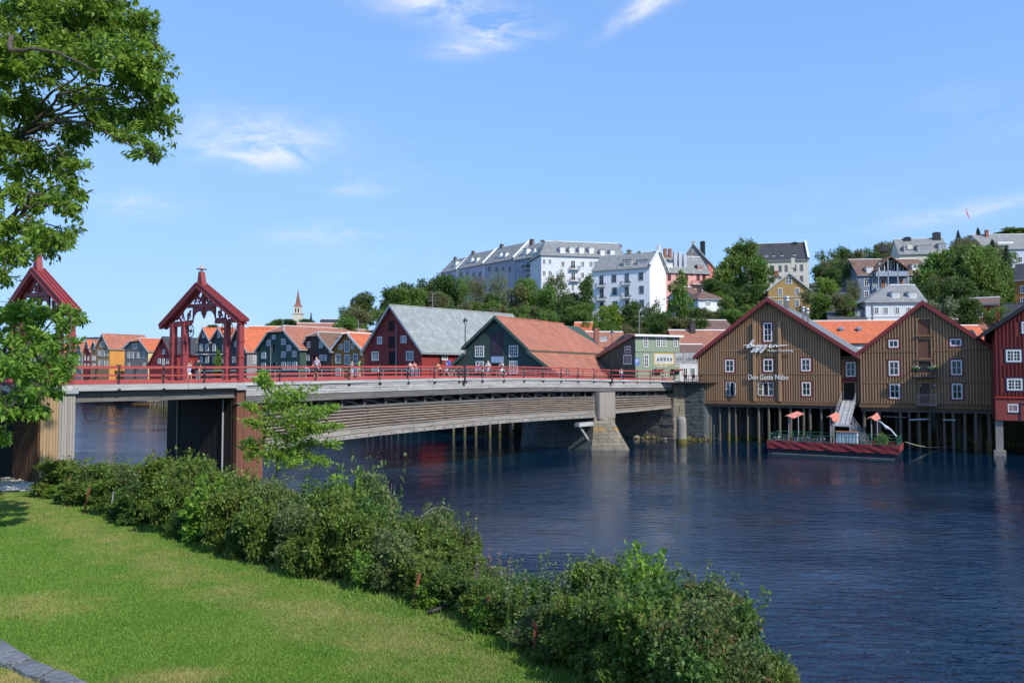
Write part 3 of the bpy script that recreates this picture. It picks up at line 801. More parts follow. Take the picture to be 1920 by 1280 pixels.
def near_land():
    xs = np.concatenate([np.arange(-110, -34, 4), np.arange(-34, 12, .5), np.arange(12, 60, 3)]); ys = np.concatenate([np.arange(-40, 8, 3), np.arange(8, 60, .5), np.arange(60, 72, 3)])
    X, Y = np.meshgrid(xs, ys); P = np.stack([X.ravel(), Y.ravel()], 1); z = lawn_z(P)
    n, mm = len(ys), len(xs); idx = np.arange(n * mm).reshape(n, mm)
    q = np.stack([idx[:-1, :-1].ravel(), idx[:-1, 1:].ravel(), idx[1:, 1:].ravel(), idx[1:, :-1].ravel()], 1)
    me = bpy.data.meshes.new('lawn'); me.from_pydata(np.column_stack([P, z]).tolist(), [], q.tolist())
    m, t, b = nodes('mown_grass'); N, L = t.nodes, t.links
    tc = N.new('ShaderNodeTexCoord').outputs['Object']
    def nz(s, det=5, rough=.6, sc=(1, 1, 1)):
        mp = N.new('ShaderNodeMapping'); mp.inputs['Scale'].default_value = sc; L.new(tc, mp.inputs[0])
        k = N.new('ShaderNodeTexNoise'); k.inputs['Scale'].default_value = s; k.inputs['Detail'].default_value = det; k.inputs['Roughness'].default_value = rough
        L.new(mp.outputs[0], k.inputs['Vector']); return k.outputs['Fac']
    def ramp(x, stops):
        r = N.new('ShaderNodeValToRGB'); e = r.color_ramp.elements
        e[0].position = stops[0][0]; e[0].color = (*stops[0][1], 1); e[1].position = stops[-1][0]; e[1].color = (*stops[-1][1], 1)
        for p, c in stops[1:-1]: k = e.new(p); k.color = (*c, 1)
        L.new(x, r.inputs[0]); return r.outputs[0]
    base = ramp(nz(.35, 6), [(.3, (.065, .165, .016)), (.5, (.10, .20, .026)), (.7, (.15, .225, .045))])
    dry = dry_nodes(N, L)
    fine = ramp(nz(14, 3), [(.3, (.6, .6, .6)), (.7, (1.25, 1.25, 1.25))])
    mx = N.new('ShaderNodeMixRGB'); L.new(dry, mx.inputs[0]); L.new(base, mx.inputs[1]); mx.inputs[2].default_value = (.25, .225, .085, 1)
    m2 = N.new('ShaderNodeMixRGB'); m2.blend_type = 'MULTIPLY'; m2.inputs[0].default_value = 1; L.new(mx.outputs[0], m2.inputs[1]); L.new(fine, m2.inputs[2])
    L.new(m2.outputs[0], b.inputs['Base Color']); b.inputs['Roughness'].default_value = .9; b.inputs['Specular IOR Level'].default_value = .15
    bp = N.new('ShaderNodeBump'); bp.inputs['Strength'].default_value = .7; bp.inputs['Distance'].default_value = .05
    L.new(nz(22, 3), bp.inputs['Height']); L.new(bp.outputs[0], b.inputs['Normal'])
    set_dry(me, P)
    me.materials.append(m); me.polygons.foreach_set('use_smooth', [True] * len(q))
    return tag(obj('lawn', me), kind='structure')
near_land()

# ================================================================== BRIDGE
SP = 2.924                                   # post spacing
O2 = Vector((-15.83, 53.0)); BANG = 50.2
fb = Frame(ang=BANG, A=O2)
def mz(m):
    xs = [-9, -4.3, -.98, .86, 4, 7, 10, 13.65, 19, 22]; zs = [7.3, 7.35, 7.375, 7.45, 7.53, 7.60, 7.56, 7.36, 7.12, 7.05]
    return float(np.interp(m, xs, zs))
_ms = np.linspace(-10, 23, 200); _zz = np.convolve(np.pad([mz(m) for m in _ms], 9, mode='edge'), np.ones(19) / 19, 'valid')
def dz(s): return float(np.interp(s / SP, _ms, _zz))
def mof(px, w=0.0):
    """metres along the bridge where photo column px meets the line w metres in from the near edge"""
    k = (px - 960) / F; A = O2 + fb.w * w
    return (k * A.y - A.x) / (fb.e.x - k * fb.e.y)
BW = 9.2
bridge = thing('bridge', 'long weathered timber road bridge with red railings crossing the river', 'bridge', (O2.x, O2.y, 0), R(BANG))
def strip(name, s0, s1, y0, y1, zlo, zhi, m, n=None, parent=None):
    n = n or max(1, int(abs(s1 - s0) / 2.0)); ss = np.linspace(s0, s1, n + 1)
    v = []; f = []
    for s in ss:
        a, b = zlo(s), zhi(s)
        v += [(s, y0, a), (s, y1, a), (s, y1, b), (s, y0, b)]
    for i in range(n):
        k = i * 4
        for j in range(4): f.append((k + j, k + 4 + j, k + 4 + (j + 1) % 4, k + (j + 1) % 4))
    f += [(0, 1, 2, 3), (4 * n + 3, 4 * n + 2, 4 * n + 1, 4 * n)]
    return MB().add(v, f).build(name, [m], parent if parent is not None else bridge)
S0, S1 = -26.0, mof(1262)
strip('deck', S0, S1 + 2, .06, BW - .06, lambda s: dz(s) - .35, lambda s: dz(s) - .06, ASPH)
strip('footway', S0, S1 + 2, .06, 1.9, lambda s: dz(s) - .058, lambda s: dz(s) + .0, GWOOD)
strip('footway', S0, S1 + 2, BW - 1.9, BW - .06, lambda s: dz(s) - .058, lambda s: dz(s) + .0, GWOOD)
# edge timbers and stacked fascia planks, jointed at random
def run(name, s0, s1, y0, y1, za, zb, m, lens=(4.5, 7.5), gap=.025, jit=.03):
    s = s0
    while s < s1 - .3:
        e = min(s1, s + rnd.uniform(*lens))
        if s1 - e < 1.2: e = s1
        o = rnd.uniform(-jit, jit)
        strip(name, s, e - gap, y0 + o, y1 + o, za, zb, m)
        s = e
sw = mof(497)          # start of the long span, beyond the timber pier
run('edge_timber', S0, mof(455), -.22, .05, lambda s: dz(s) - .32, lambda s: dz(s) + .02, GWOOD, (5, 8))
run('edge_timber', mof(455), S1, -.22, .05, lambda s: dz(s) - .18, lambda s: dz(s) + .02, GWOOD, (5, 8))
for k in range(4):
    run('fascia_plank', mof(461), S1, -.12, .0, lambda s, k=k: dz(s) - .19 - .17 * (k + 1) + .012, lambda s, k=k: dz(s) - .19 - .17 * k - .012, GWOOD, jit=.035)
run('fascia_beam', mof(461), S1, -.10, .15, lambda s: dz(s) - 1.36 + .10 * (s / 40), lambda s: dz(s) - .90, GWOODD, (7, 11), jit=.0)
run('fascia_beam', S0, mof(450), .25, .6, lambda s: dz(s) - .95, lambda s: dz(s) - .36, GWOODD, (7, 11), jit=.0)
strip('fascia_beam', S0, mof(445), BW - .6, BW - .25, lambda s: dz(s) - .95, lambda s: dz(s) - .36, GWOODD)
# under-deck joists
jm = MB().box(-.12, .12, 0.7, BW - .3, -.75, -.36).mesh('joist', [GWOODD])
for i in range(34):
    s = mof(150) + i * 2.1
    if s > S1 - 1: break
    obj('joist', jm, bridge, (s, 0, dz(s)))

# slatted side of the long truss
TOP = [(495, 778), (600, 768.5), (635, 766), (760, 759), (860, 754), (940, 750), (1030, 747.5), (1114, 746), (1262, 743)]
BOT = [(495, 846), (585, 831), (712, 815.5), (885, 798), (940, 793), (1007, 788.5), (1114, 782)]
BOT2 = [(1146, 775), (1200, 770.5), (1262, 764)]
def curve(pts):
    q = [fb.hit(*p) for p in pts]; a = [x[0] for x in q]; b = [x[1] for x in q]
    return lambda s: float(np.interp(s, a, b))
zt, zb_, zb2 = curve(TOP), curve(BOT), curve(BOT2)
sp0, sp1 = mof(1114), mof(1147)
GWL = mat('grey_lower_timber', (.40, .37, .33), .88, .4, 2.2, kind='wood', axis='x', bump=.25)
def slats(s0, s1, zb, n, bot):
    run('bottom_beam', s0, s1, -.16, .16, lambda s: zb(s), lambda s: zb(s) + .30, GWL, (6, 9), jit=.01)
    if bot: run('lower_beam', s0, s1, -.08, .2, lambda s: zb(s) + .34, lambda s: zb(s) + .70, GWL, (6, 9), jit=.02)
    lo = .74 if bot else .34
    cuts = [s0]
    while cuts[-1] < s1 - 5: cuts.append(cuts[-1] + rnd.uniform(3.6, 5.2))
    cuts.append(s1)
    for k in range(n):
        for a, b in zip(cuts[:-1], cuts[1:]):
            ns = max(1, int((b - a) / 1.6)); ss = np.linspace(a + .02, b - .02, ns + 1); v = []; f = []
            lean = .13
            for s in ss:
                L0 = zb(s) + lo; H = (zt(s) - L0) / n; z0 = L0 + H * k; z1 = z0 + H * .52
                w = .03 * math.sin(s * 1.3 + k * 2.1)
                v += [(s, -lean - .02 + w, z0), (s, -lean + .03 + w, z0), (s, .05 + w, z1), (s, .0 + w - .06, z1)]
            for i in range(ns):
                q = i * 4
                for j in range(4): f.append((q + j, q + 4 + j, q + 4 + (j + 1) % 4, q + (j + 1) % 4))
            f += [(0, 1, 2, 3), (4 * ns + 3, 4 * ns + 2, 4 * ns + 1, 4 * ns)]
            MB().add(v, f).build('slat', [SLATW], bridge)
    strip('gap_shade_back', s0, s1, 1.5, 1.6, lambda s: zb(s) + .1, lambda s: zt(s) - .15, mat('gap_shade_black', (.012, .011, .010), .9, .3, 3, bump=.1), parent=bridge)  # near-black sheet that paints the shade seen between the slats
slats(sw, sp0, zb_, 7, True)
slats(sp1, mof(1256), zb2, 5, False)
strip('truss_chord', sw, mof(1256), .12, .45, lambda s: zt(s) - .02, lambda s: zt(s) + .16, GWOODD)
# bolts on the lowest beam
bm_ = MB().cyl((0, -.22, 0), (0, -.15, 0), .045, n=6).mesh('bolt', [IRON])
s = sw + 3
while s < sp0:
    obj('bolt', bm_, bridge, (s, 0, zb_(s) + .15)); s += 1.15
# truss bays: posts and crossed braces set back in the gap
s = sw + .4
while s < mof(1250):
    if not (sp0 - .5 < s < sp1 + .2):
        a, b = zt(s) + .1, dz(s) - 1.25
        MB().box(s - .07, s + .07, .35, .5, a, b).build('truss_post', [GWOODD], bridge)
        s2 = min(s + 2.1, mof(1252))
        if not (sp0 - .5 < s2 < sp1 + .2):
            MB().bar((s, .9, a + .05), (s2, .9, dz(s2) - 1.3), .12, .14).build('brace', [GWOODD], bridge)
            MB().bar((s, .72, b - .1), (s2, .72, zt(s2) + .12), .12, .14).build('brace', [GWOODD], bridge)
    s += 2.1
for w in (2.6, 5.6, BW - .8):
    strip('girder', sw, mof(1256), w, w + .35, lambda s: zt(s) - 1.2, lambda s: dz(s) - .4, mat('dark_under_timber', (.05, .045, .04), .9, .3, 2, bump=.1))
# hanging wires under the bascule span
for px in (158, 213):
    s = mof(px)
    MB().path([(s, .4, dz(s) - .9), (s + .35, .4, dz(s) - 2.0), (s + 1.0, .4, dz(s) - 2.0), (s + 1.35, .4, dz(s) - .9)], .022, 5).build('hanging_wire', [IRON], bridge)

# railings
def rail_run(y, yp, s0, s1, px_posts, near):
    strip('top_rail', s0, s1, y - .11, y + .05, lambda s: dz(s) + .96, lambda s: dz(s) + 1.08, REDB)
    strip('mid_rail', s0, s1, y - .03, y + .03, lambda s: dz(s) + .48, lambda s: dz(s) + .57, REDB)
    strip('kick_board', s0, s1, y - .03, y + .03, lambda s: dz(s) + .05, lambda s: dz(s) + .22, REDB)
    sg = -1 if near else 1
    if near: p = [(0, -.30), (.02, .02), (-.02, .3), (.08, .55), (.02, .75), (.12, 1.0), (.02, 1.14)]
    b = MB()
    pts = [(0, sg * .17, -.28), (0, sg * .13, .05), (0, sg * .11, .35), (0, sg * .15, .55), (0, sg * .10, .75), (0, sg * .14, .95), (0, sg * .06, 1.13)]
    b.path(pts, [.055, .05, .045, .06, .045, .05, .05], 6)
    b.box(-.10, .10, sg * .14 - .09, sg * .14 + .09, -.34, -.24).box(-.12, .16, -.05 + sg * .06, .05 + sg * .06, 1.08, 1.14)
    b.path([(0, sg * .13, .5), (.12, sg * .13, .42), (.10, sg * .13, .30)], .025, 5).path([(0, sg * .13, .95), (.16, sg * .12, .9), (.14, sg * .12, .8)], .025, 5)
    me = b.mesh('post', [IRON])
    for s in px_posts: obj('post', me, bridge, (s, yp, dz(s)))
posts = [SP * m for m in range(0, 20)] + [SP * m for m in (-3.63, -2.74, -1.85, -5.6, -6.6)]
rail_run(-.02, -.02, S0, S1, posts, True)
rail_run(BW + .02, BW + .02, S0, S1, posts, False)
# thin inner handrail between footway and road
iw = MB(); s = mof(470)
strip('inner_rail', mof(470), mof(1230), 7.18, 7.22, lambda s: dz(s) + .78, lambda s: dz(s) + .82, GREYM)
im = MB().cyl((0, 7.2, -.05), (0, 7.2, .82), .022, n=5).mesh('inner_post', [GREYM])
while s < mof(1230): obj('inner_post', im, bridge, (s, 0, dz(s))); s += 2.2

# timber pier under the right-hand portal: upright boards round a dark core
def board_wall(parent, p0, p1, z0, z1, m, pitch=.22, name='board', th=.06, outward=None, jz=0.05):
    p0, p1 = Vector(p0), Vector(p1); d = p1 - p0; n = max(1, round(d.length / pitch)); ang = math.atan2(d.y, d.x); w = d.length / n
    me = MB().box(.008, w - .008, -th, 0, 0, 1).mesh(name, [m])
    for i in range(n):
        q = p0 + d * (i / n); off = rnd.uniform(0, .02); a = math.radians(0)
        nx, ny = math.sin(ang), -math.cos(ang)
        o = obj(name, me, parent, (q.x + nx * off, q.y + ny * off, z0), ang); o.scale = (1, 1, z1 - z0 + rnd.uniform(-jz, 0))
s_a, s_b = mof(445.5), mof(495)
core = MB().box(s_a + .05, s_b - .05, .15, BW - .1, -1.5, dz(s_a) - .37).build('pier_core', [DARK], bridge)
board_wall(bridge, (s_a + .55, .07), (s_b, .07), 1.0, dz(s_a) - 1.3, RBZ, .22)
MB().box(s_a, s_a + .53, .0, .45, .5, dz(s_a) - .36).build('corner_post', [RBZ], bridge)
board_wall(bridge, (s_a - .02, BW - .1), (s_a - .02, .5), 1.2, dz(s_a) - .95, mat('black_shaded_boards', (.018, .014, .012), .8, .4, 2, kind='wood', axis='z', bump=.15), .25, th=.05)  # left face of the pier: its shade is put into the board colour
for px in (335, 420):
    # pale pipes on the shaded face
    w = ((O2 + fb.e * (s_a - .1)).x, 0)
    A = O2 + fb.e * (s_a - .12); k = (px - 960) / F; wv = (k * A.y - A.x) / (fb.w.x - k * fb.w.y)
    MB().cyl((s_a - .14, wv, .5), (s_a - .14, wv, dz(s_a) - 1.1), .06, n=8).build('pipe', [GREYM], bridge)
strip('pier_cap', s_a - .1, s_b, -.16, .2, lambda s: dz(s) - 1.36, lambda s: dz(s) - 1.28, GWOODD, 1)

# left abutment: boarded box
s_c, s_d = mof(78), mof(143)
zg = 1.6
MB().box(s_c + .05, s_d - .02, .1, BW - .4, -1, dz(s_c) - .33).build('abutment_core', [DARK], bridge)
nb = max(2, round((s_d - s_c) / .2))
half = s_c + (s_d - s_c) * .52
board_wall(bridge, (s_c, .02), (half, .02), zg, dz(s_c) - .33, TANZ, .15)
board_wall(bridge, (half, .02), (s_d, .02), zg, dz(s_c) - .33, GWOODZ, .15)
board_wall(bridge, (s_c, 3.7), (s_c, .0), zg, dz(s_c) - .4, BRZ, .24)
board_wall(bridge, (s_c + .6, BW), (s_c + .6, 3.8), zg, dz(s_c) - .4, BRZ, .24)
MB().box(S0 - 14, S0 + 6, -.1, BW, -1, dz(s_c) - .36).build('abutment_mass', [CONC], bridge)

# stone river pier with a raking cutwater
def rub(b, poly_fn, z0, z1): pass
def pier_stones():
    s0, s1 = mof(1112), mof(1152)
    c = (s0 + s1) / 2; hw0 = (s1 - s0) / 2
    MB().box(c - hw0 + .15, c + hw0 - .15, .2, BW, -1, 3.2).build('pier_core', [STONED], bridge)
    # timber column above the stones
    MB().box(mof(1118) , mof(1118) + .05, -.38, .3, 3.25, dz(c) - 1.3).build('column_core', [GWOODZ], bridge)
    board_wall(bridge, (mof(1117), -.42), (mof(1146), -.42), 3.2, dz(c) - 1.32, GWOODZ, .19, name='column_board')
    board_wall(bridge, (mof(1117), .5), (mof(1117), -.42), 3.2, dz(c) - 1.32, GWOODZ, .19, name='column_board')
    MB().box(mof(1117), mof(1146), -.4, .3, 3.2, dz(c) - 1.34).build('column_core', [GWOODD], bridge)
    nrow = 10; H = 3.45
    for k in range(nrow):
        z0 = -.3 + (H + .3) * k / nrow; z1 = -.3 + (H + .3) * (k + 1) / nrow
        def outline(z):      # left back, left shoulder, blunt raking nose, right shoulder, right back
            f = max(0, 1 - z / H); hw = hw0 * .92 + .55 * f; nose = -.5 - 2.3 * f
            return [Vector((c - hw - .5 * f, BW)), Vector((c - hw, .0)), Vector((c - .25, nose)), Vector((c + .45, nose)), Vector((c + hw, .0)), Vector((c + hw, BW))]
        pts, ptt = outline(z0), outline(z1)
        for a, b, a2, b2 in zip(pts[:-1], pts[1:], ptt[:-1], ptt[1:]):
            L_ = (b - a).length; n = max(1, round(L_ / rnd.uniform(.75, 1.15)))
            cut = [0] + sorted((i + rnd.uniform(-.22, .22)) / n for i in range(1, n)) + [1]
            d = (b - a).normalized(); nn = Vector((d.y, -d.x))
            for t0, t1 in zip(cut[:-1], cut[1:]):
                p, q = a + (b - a) * t0 + d * .015, a + (b - a) * t1 - d * .015
                pr = rnd.uniform(.0, .06); th = .5
                j = lambda: rnd.uniform(-.02, .02)
                P = [p + nn * pr, q + nn * (pr + j()), q - nn * th, p - nn * th]
                p2, q2 = a2 + (b2 - a2) * t0 + d * .012 + nn * pr, a2 + (b2 - a2) * t1 - d * .012 + nn * pr
                v = [(x.x + j(), x.y + j(), z0 + .01 + j() * .5) for x in P] + [(x.x + j(), x.y + j(), z1 - .01 + j() * .5) for x in [p2, q2, q2 - nn * th, p2 - nn * th]]
                m = STONEO if (k in (6,) and rnd.random() < .8 and a is not pts[0]) else (STONEW if a in (pts[1], pts[2], pts[3]) and k > 0 else (STONED if a is pts[0] else STONE))  # left flank takes the shade-coloured stone
                MB().add(v, [(3, 2, 1, 0), (4, 5, 6, 7), (0, 1, 5, 4), (1, 2, 6, 5), (2, 3, 7, 6), (3, 0, 4, 7)]).build('stone', [m], bridge)
    MB().bar((sp0 - 2.4, .3, 2.6), (sp0 - .2, .6, .9), .22, .22).build('strut', [GWOOD], bridge)
    MB().box(sp0 - 2.9, sp0 - .3, -.1, .5, 2.55, 2.95).build('strut_block', [GWOOD], bridge)
pier_stones()

# lamps on the bridge
def lamp(px, ytop, label):
    s = mof(px); g = Vector((O2.x, O2.y)) + fb.e * s - fb.w * .32
    z = dz(s); ztop = at(px, ytop, g.y).z
    t = thing('street_lamp', label, 'street lamp', (g.x, g.y, z - .3), R(BANG), 'lamp posts fixed to the near side of the bridge')
    MB().cyl((0, 0, 0), (0, 0, ztop - z + .3), .055, .035, 8).cyl((0, 0, 0), (0, 0, 1.5), .085, .07, 8).build('pole', [IRON], t)
    MB().bar((0, .3, .1), (0, 0, -.05), .3, .12).lathe([(.16, -.1), (.2, 0), (.1, .12)], n=8).build('bracket', [IRON], t)
    h = ztop - z + .3
    MB().lathe([(.04, h - .45), (.10, h - .32), (.20, h - .25), (.17, h - .12), (.05, h), (.02, h + .12)], n=10).cyl((-.25, 0, h - .15), (.25, 0, h - .15), .03, n=6).build('lamp_head', [IRON], t)
    MB().lathe([(.07, h - .44), (.13, h - .35), (.15, h - .27)], n=10).build('globe', [mat('frosted_glass', (.6, .6, .58), .3, .02, 3, bump=0)], t)
lamp(867, 597, 'slim black lamp post on the bridge edge in front of the dark green warehouse')
lamp(1143, 620, 'slim black lamp post on the bridge edge near the timber column of the stone pier')

# right abutment: coursed stone end of the bridge and quay wall to the brown warehouse
def stone_wall(parent, p0, p1, z0, z1, rows, m, th=.5, L0=(.7, 1.3), rough=.10, name='stone'):
    p0, p1 = Vector(p0), Vector(p1); d = (p1 - p0).normalized(); nn = Vector((d.y, -d.x)); T = (p1 - p0).length
    for k in range(rows):
        a, b = z0 + (z1 - z0) * k / rows, z0 + (z1 - z0) * (k + 1) / rows; s = 0
        while s < T - .05:
            e = min(T, s + rnd.uniform(*L0)); e = T if T - e < .35 else e
            p, q = p0 + d * (s + .015), p0 + d * (e - .015); pr = rnd.uniform(0, rough); j = lambda: rnd.uniform(-.025, .025)
            v = [(x.x + j(), x.y + j(), z + j() * .4) for z in (a + .012, b - .012) for x in (p + nn * pr, q + nn * pr, q - nn * th, p - nn * th)]
            MB().add(v, [(3, 2, 1, 0), (4, 5, 6, 7), (0, 1, 5, 4), (1, 2, 6, 5), (2, 3, 7, 6), (3, 0, 4, 7)]).build(name, [m], parent)
            s = e
eb = Vector((O2.x, O2.y)) + fb.e * S1
E0 = Vector((O2.x, O2.y)) + fb.e * (S1 - .6) + fb.w * BW
E1 = Vector((O2.x, O2.y)) + fb.e * (S1 - .6) - fb.w * .3
E2 = Vector((eb.x + 1.3, eb.y - .4))
E3 = Vector((23.1, 94.2))
ab = thing('stone_abutment', 'stepped granite abutment of the bridge beside the brown warehouse', 'abutment', (E1.x, E1.y, 0))
base = Vector((E1.x, E1.y))
def rel(p): return (p.x - base.x, p.y - base.y)
stone_wall(ab, rel(E0), rel(E1), -.4, 5.6, 14, STONE)
stone_wall(ab, rel(E1), rel(E2), -.4, 6.7, 16, STONEW, L0=(.5, .9))
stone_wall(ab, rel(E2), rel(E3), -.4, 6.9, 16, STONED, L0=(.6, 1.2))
cm = MB()
q = [rel(x) for x in (E0, E1, E2, E3)]; back = [(q[3][0] + 8, q[3][1] + 3), (q[0][0] + 10, q[0][1] + 6)]
pl = [(x, y) for x, y in q] + back
n = len(pl); cm.add([(x + .25, y + .3, -1) for x, y in pl] + [(x + .25, y + .3, 6.75) for x, y in pl], [tuple(range(n - 1, -1, -1)), tuple(range(n, 2 * n))] + [(i, (i + 1) % n, (i + 1) % n + n, i + n) for i in range(n)])
cm.build('abutment_fill', [STONED], ab)
p = atz(1278, 831, 0)
t = thing('mooring_bollard', 'round-topped concrete pillar standing in the water at the bridge abutment', 'bollard', (p.x, p.y, 0))
MB().lathe([(.62, -1), (.6, 0), (.56, 1.6), (.55, 2.6), (.50, 2.9), (.35, 3.05), (.1, 3.1)], n=16).build('shaft', [CONC], t, smooth=True)
MB().lathe([(.63, -.2), (.62, .5), (.60, .55)], n=16).build('weed_collar', [ALGAE], t)

# fallen stones and weed at the waterline
rk = [(1193, 818, 1.0), (1215, 815, .5), (1228, 813, 1.3), (1243, 815, .8), (1256, 812, 1.3), (1262, 806, .9), (1236, 809, .8), (1205, 819, .4), (1292, 822, .3), (1247, 820, .4)]
for i, (px, py, r) in enumerate(rk):
    p = atz(px, py + 4, 0)
    b = MB(); nlat, nlon = 4, 7; vs = []; fs = []
    for a in range(nlat + 1):
        for c in range(nlon):
            th = math.pi * a / nlat; ph = 2 * math.pi * c / nlon; rr = r * (.75 + .3 * rnd.random())
            vs.append((rr * math.sin(th) * math.cos(ph) * .8, rr * math.sin(th) * math.sin(ph) * .6, rr * .45 * math.cos(th)))
    for a in range(nlat):
        for c in range(nlon): fs.append((a * nlon + c, (a + 1) * nlon + c, (a + 1) * nlon + (c + 1) % nlon, a * nlon + (c + 1) % nlon))
    o = b.add(vs, fs).build('boulder', [STONEW if i % 3 else STONE], None, (p.x, p.y, .12), rnd.random() * 3)
    tag(o, 'angular pale rock at the waterline under the short bridge span', 'rock', 'rocks at the foot of the abutment')
def weed_strip(pts, width, dens, label):
    C = []
    for (x0, y0), (x1, y1) in zip(pts[:-1], pts[1:]):
        a, b = atz(x0, y0, 0), atz(x1, y1, 0); n = int((b - a).length * dens)
        t = rng.random(n)[:, None]; C.append(np.array(a)[None] * (1 - t) + np.array(b)[None] * t + np.column_stack([rng.normal(size=n) * .3, rng.normal(size=n) * width, np.abs(rng.normal(size=n)) * .16 - .02]))
    me = leaf_mesh('seaweed', np.concatenate(C), .3, leafmat('weed', (.10, .085, .012), (.24, .21, .03), trans=.1), .35, droop=.2, flat=.1)
    tag(obj('seaweed', me), label, None, None, 'stuff')
weed_strip([(1190, 823), (1262, 822), (1300, 827), (1345, 822), (1430, 824)], .7, 50, 'yellow green seaweed along the foot of the quay')
weed_strip([(1330, 815), (1380, 817), (1428, 822)], .9, 160, 'heap of dry weed under the brown warehouse')
weed_strip([(1700, 834), (1780, 832), (1850, 832), (1920, 838), (1990, 845)], .6, 40, 'yellow green seaweed under the right warehouses')

# ================================================================== PORTALS
PX = 322
pA = None
k = (PX - 960) / F
nearP = Vector((O2.x, O2.y)) + fb.e * mof(451)
wp = (k * nearP.y - nearP.x) / (fb.w.x - k * fb.w.y)
farP = nearP + fb.w * wp
def make_portal(label):
    fp = Frame(ang=BANG - 90, A=(farP.x, farP.y))
    base = dz(mof(451))
    root = thing('bridge_portal', label, 'portal', (farP.x, farP.y, base), R(BANG - 90), 'carved red portals over the bridge')
    lo = (0, 0, -base); D = .75
    H = lambda px, py, y=0: fp.hit(px, py, y)
    def post(x0, x1, ytop, y, nm='post', low=None):
        a, b = H(x0, 680, y)[0], H(x1, 680, y)[0]; c_ = (a + b) / 2; w = (b - a) * .62; a, b = c_ - w / 2, c_ + w / 2
        zt = H((x0 + x1) / 2, ytop, y)[1]; zb = (base - .35) if low else base - .05
        m = MB().box(a, b, y - w / 2, y + w / 2, zb, zt)
        m.box(a - .04, b + .04, y - w / 2 - .04, y + w / 2 + .04, zb, zb + .35).box(a - .04, b + .04, y - w / 2 - .04, y + w / 2 + .04, zt - 1.5, zt - 1.38).box(a - .04, b + .04, y - w / 2 - .04, y + w / 2 + .04, zb + 2.0, zb + 2.1)
        m.build(nm, [REDP], root, lo)
        return a, b, zt
    p1 = post(320.5, 328.5, 606, 0); p2 = post(341.5, 350, 604, 0); p3 = post(421.5, 429.5, 600, 0); p4 = post(446, 454.5, 598, 0, low=True)
    MB().box(p4[0] - .1, p4[1] + .1, -.35, .35, base - .45, base - .12).build('post_shoe', [GREYM], root, lo)
    apex = H(377, 534); eL = H(306, 613); eR = H(457.5, 602.5)
    t = .13
    REDR = mat('portal_roof_paint', (.29, .042, .042), .65, .2, 2.5, bump=.08)
    # roof boards, stepped like the red boarding of the slope
    Lr = .34
    for k_, (e, nm) in enumerate(((eL, 'roof_slope'), (eR, 'roof_slope'))):
        r = MB().slab([(e[0], -.34, e[1]), (apex[0], -.34, apex[1]), (apex[0], Lr, apex[1]), (e[0], Lr, e[1])], t)
        r.build(nm, [REDR], root, lo)
        # battens running down the slope
        dx, dz_ = apex[0] - e[0], apex[1] - e[1]
        nrm = Vector((-dz_, 0, dx)).normalized() * (1 if dx > 0 else -1)
        for j in range(4):
            y = -.32 + (Lr + .3) * j / 3
            p, q = Vector((e[0], y, e[1])) + nrm * (t + .03), Vector((apex[0], y, apex[1])) + nrm * (t + .03)
            MB().bar(p, q, .07, .07).build('roof_batten', [REDP], root, lo)
    def bar(a, b, w=.22, h=.22, y=0., nm='beam'):
        a, b = H(*a), H(*b); MB().bar((a[0], y, a[1]), (b[0], y, b[1]), h, w).build(nm, [REDP], root, lo)
    for y in (-.24, .14):
        a, b, c = (apex[0], y, apex[1] - .16), (eL[0] + .1, y, eL[1] - .12), (eR[0] - .1, y, eR[1] - .12)
        MB().bar(a, b, .26, .13).build('rafter', [REDP], root, lo); MB().bar(a, c, .26, .13).build('rafter', [REDP], root, lo)
    for y in (0.,):
        bar((352, 574), (417, 571), .26, .2, y, 'collar_beam'); bar((316, 611), (358, 607), .24, .2, y, 'tie_beam'); bar((405, 603.5), (456, 600), .24, .2, y, 'tie_beam')
        bar((383, 535), (381.5, 590), .22, .22, y, 'king_post')
    # scalloped arch board between the inner posts
    apx = [(347, 606), (361.5, 606), (362, 600), (364, 592), (368, 586), (373, 583.5), (378, 584.5), (380, 588), (378, 591), (380, 594), (382.5, 597), (385, 594), (387, 591), (385, 588), (387, 584),
           (392, 582.5), (398, 584), (402, 590), (404, 597), (405, 602.5), (424, 602), (424, 573), (347, 576)]
    pts = [H(*q) for q in apx]
    # built as vertical strips so that the opening stays open
    bot = [(347, 606), (361.5, 606), (362, 600), (364, 592), (368, 586), (373, 583.5), (378, 584.5), (380.5, 592), (382.5, 597), (384.5, 592), (387, 584), (392, 582.5), (398, 584), (402, 590), (404, 597), (405, 602.5), (424, 602)]
    bq = [H(*q) for q in bot]
    m = MB()
    for (x0, z0), (x1, z1) in zip(bq[:-1], bq[1:]):
        zt0 = zt1 = H(382, 573.5 if 362 <= (X0_ := bot[bq.index((x0, z0))][0]) < 404 else 598)[1]
        m.add([(x0, -.05, z0), (x1, -.05, z1), (x1, -.05, zt1), (x0, -.05, zt0), (x0, .05, z0), (x1, .05, z1), (x1, .05, zt1), (x0, .05, zt0)], [(0, 1, 2, 3), (7, 6, 5, 4), (0, 4, 5, 1), (3, 2, 6, 7)])
    m.build('arch_board', [REDP], root, lo)
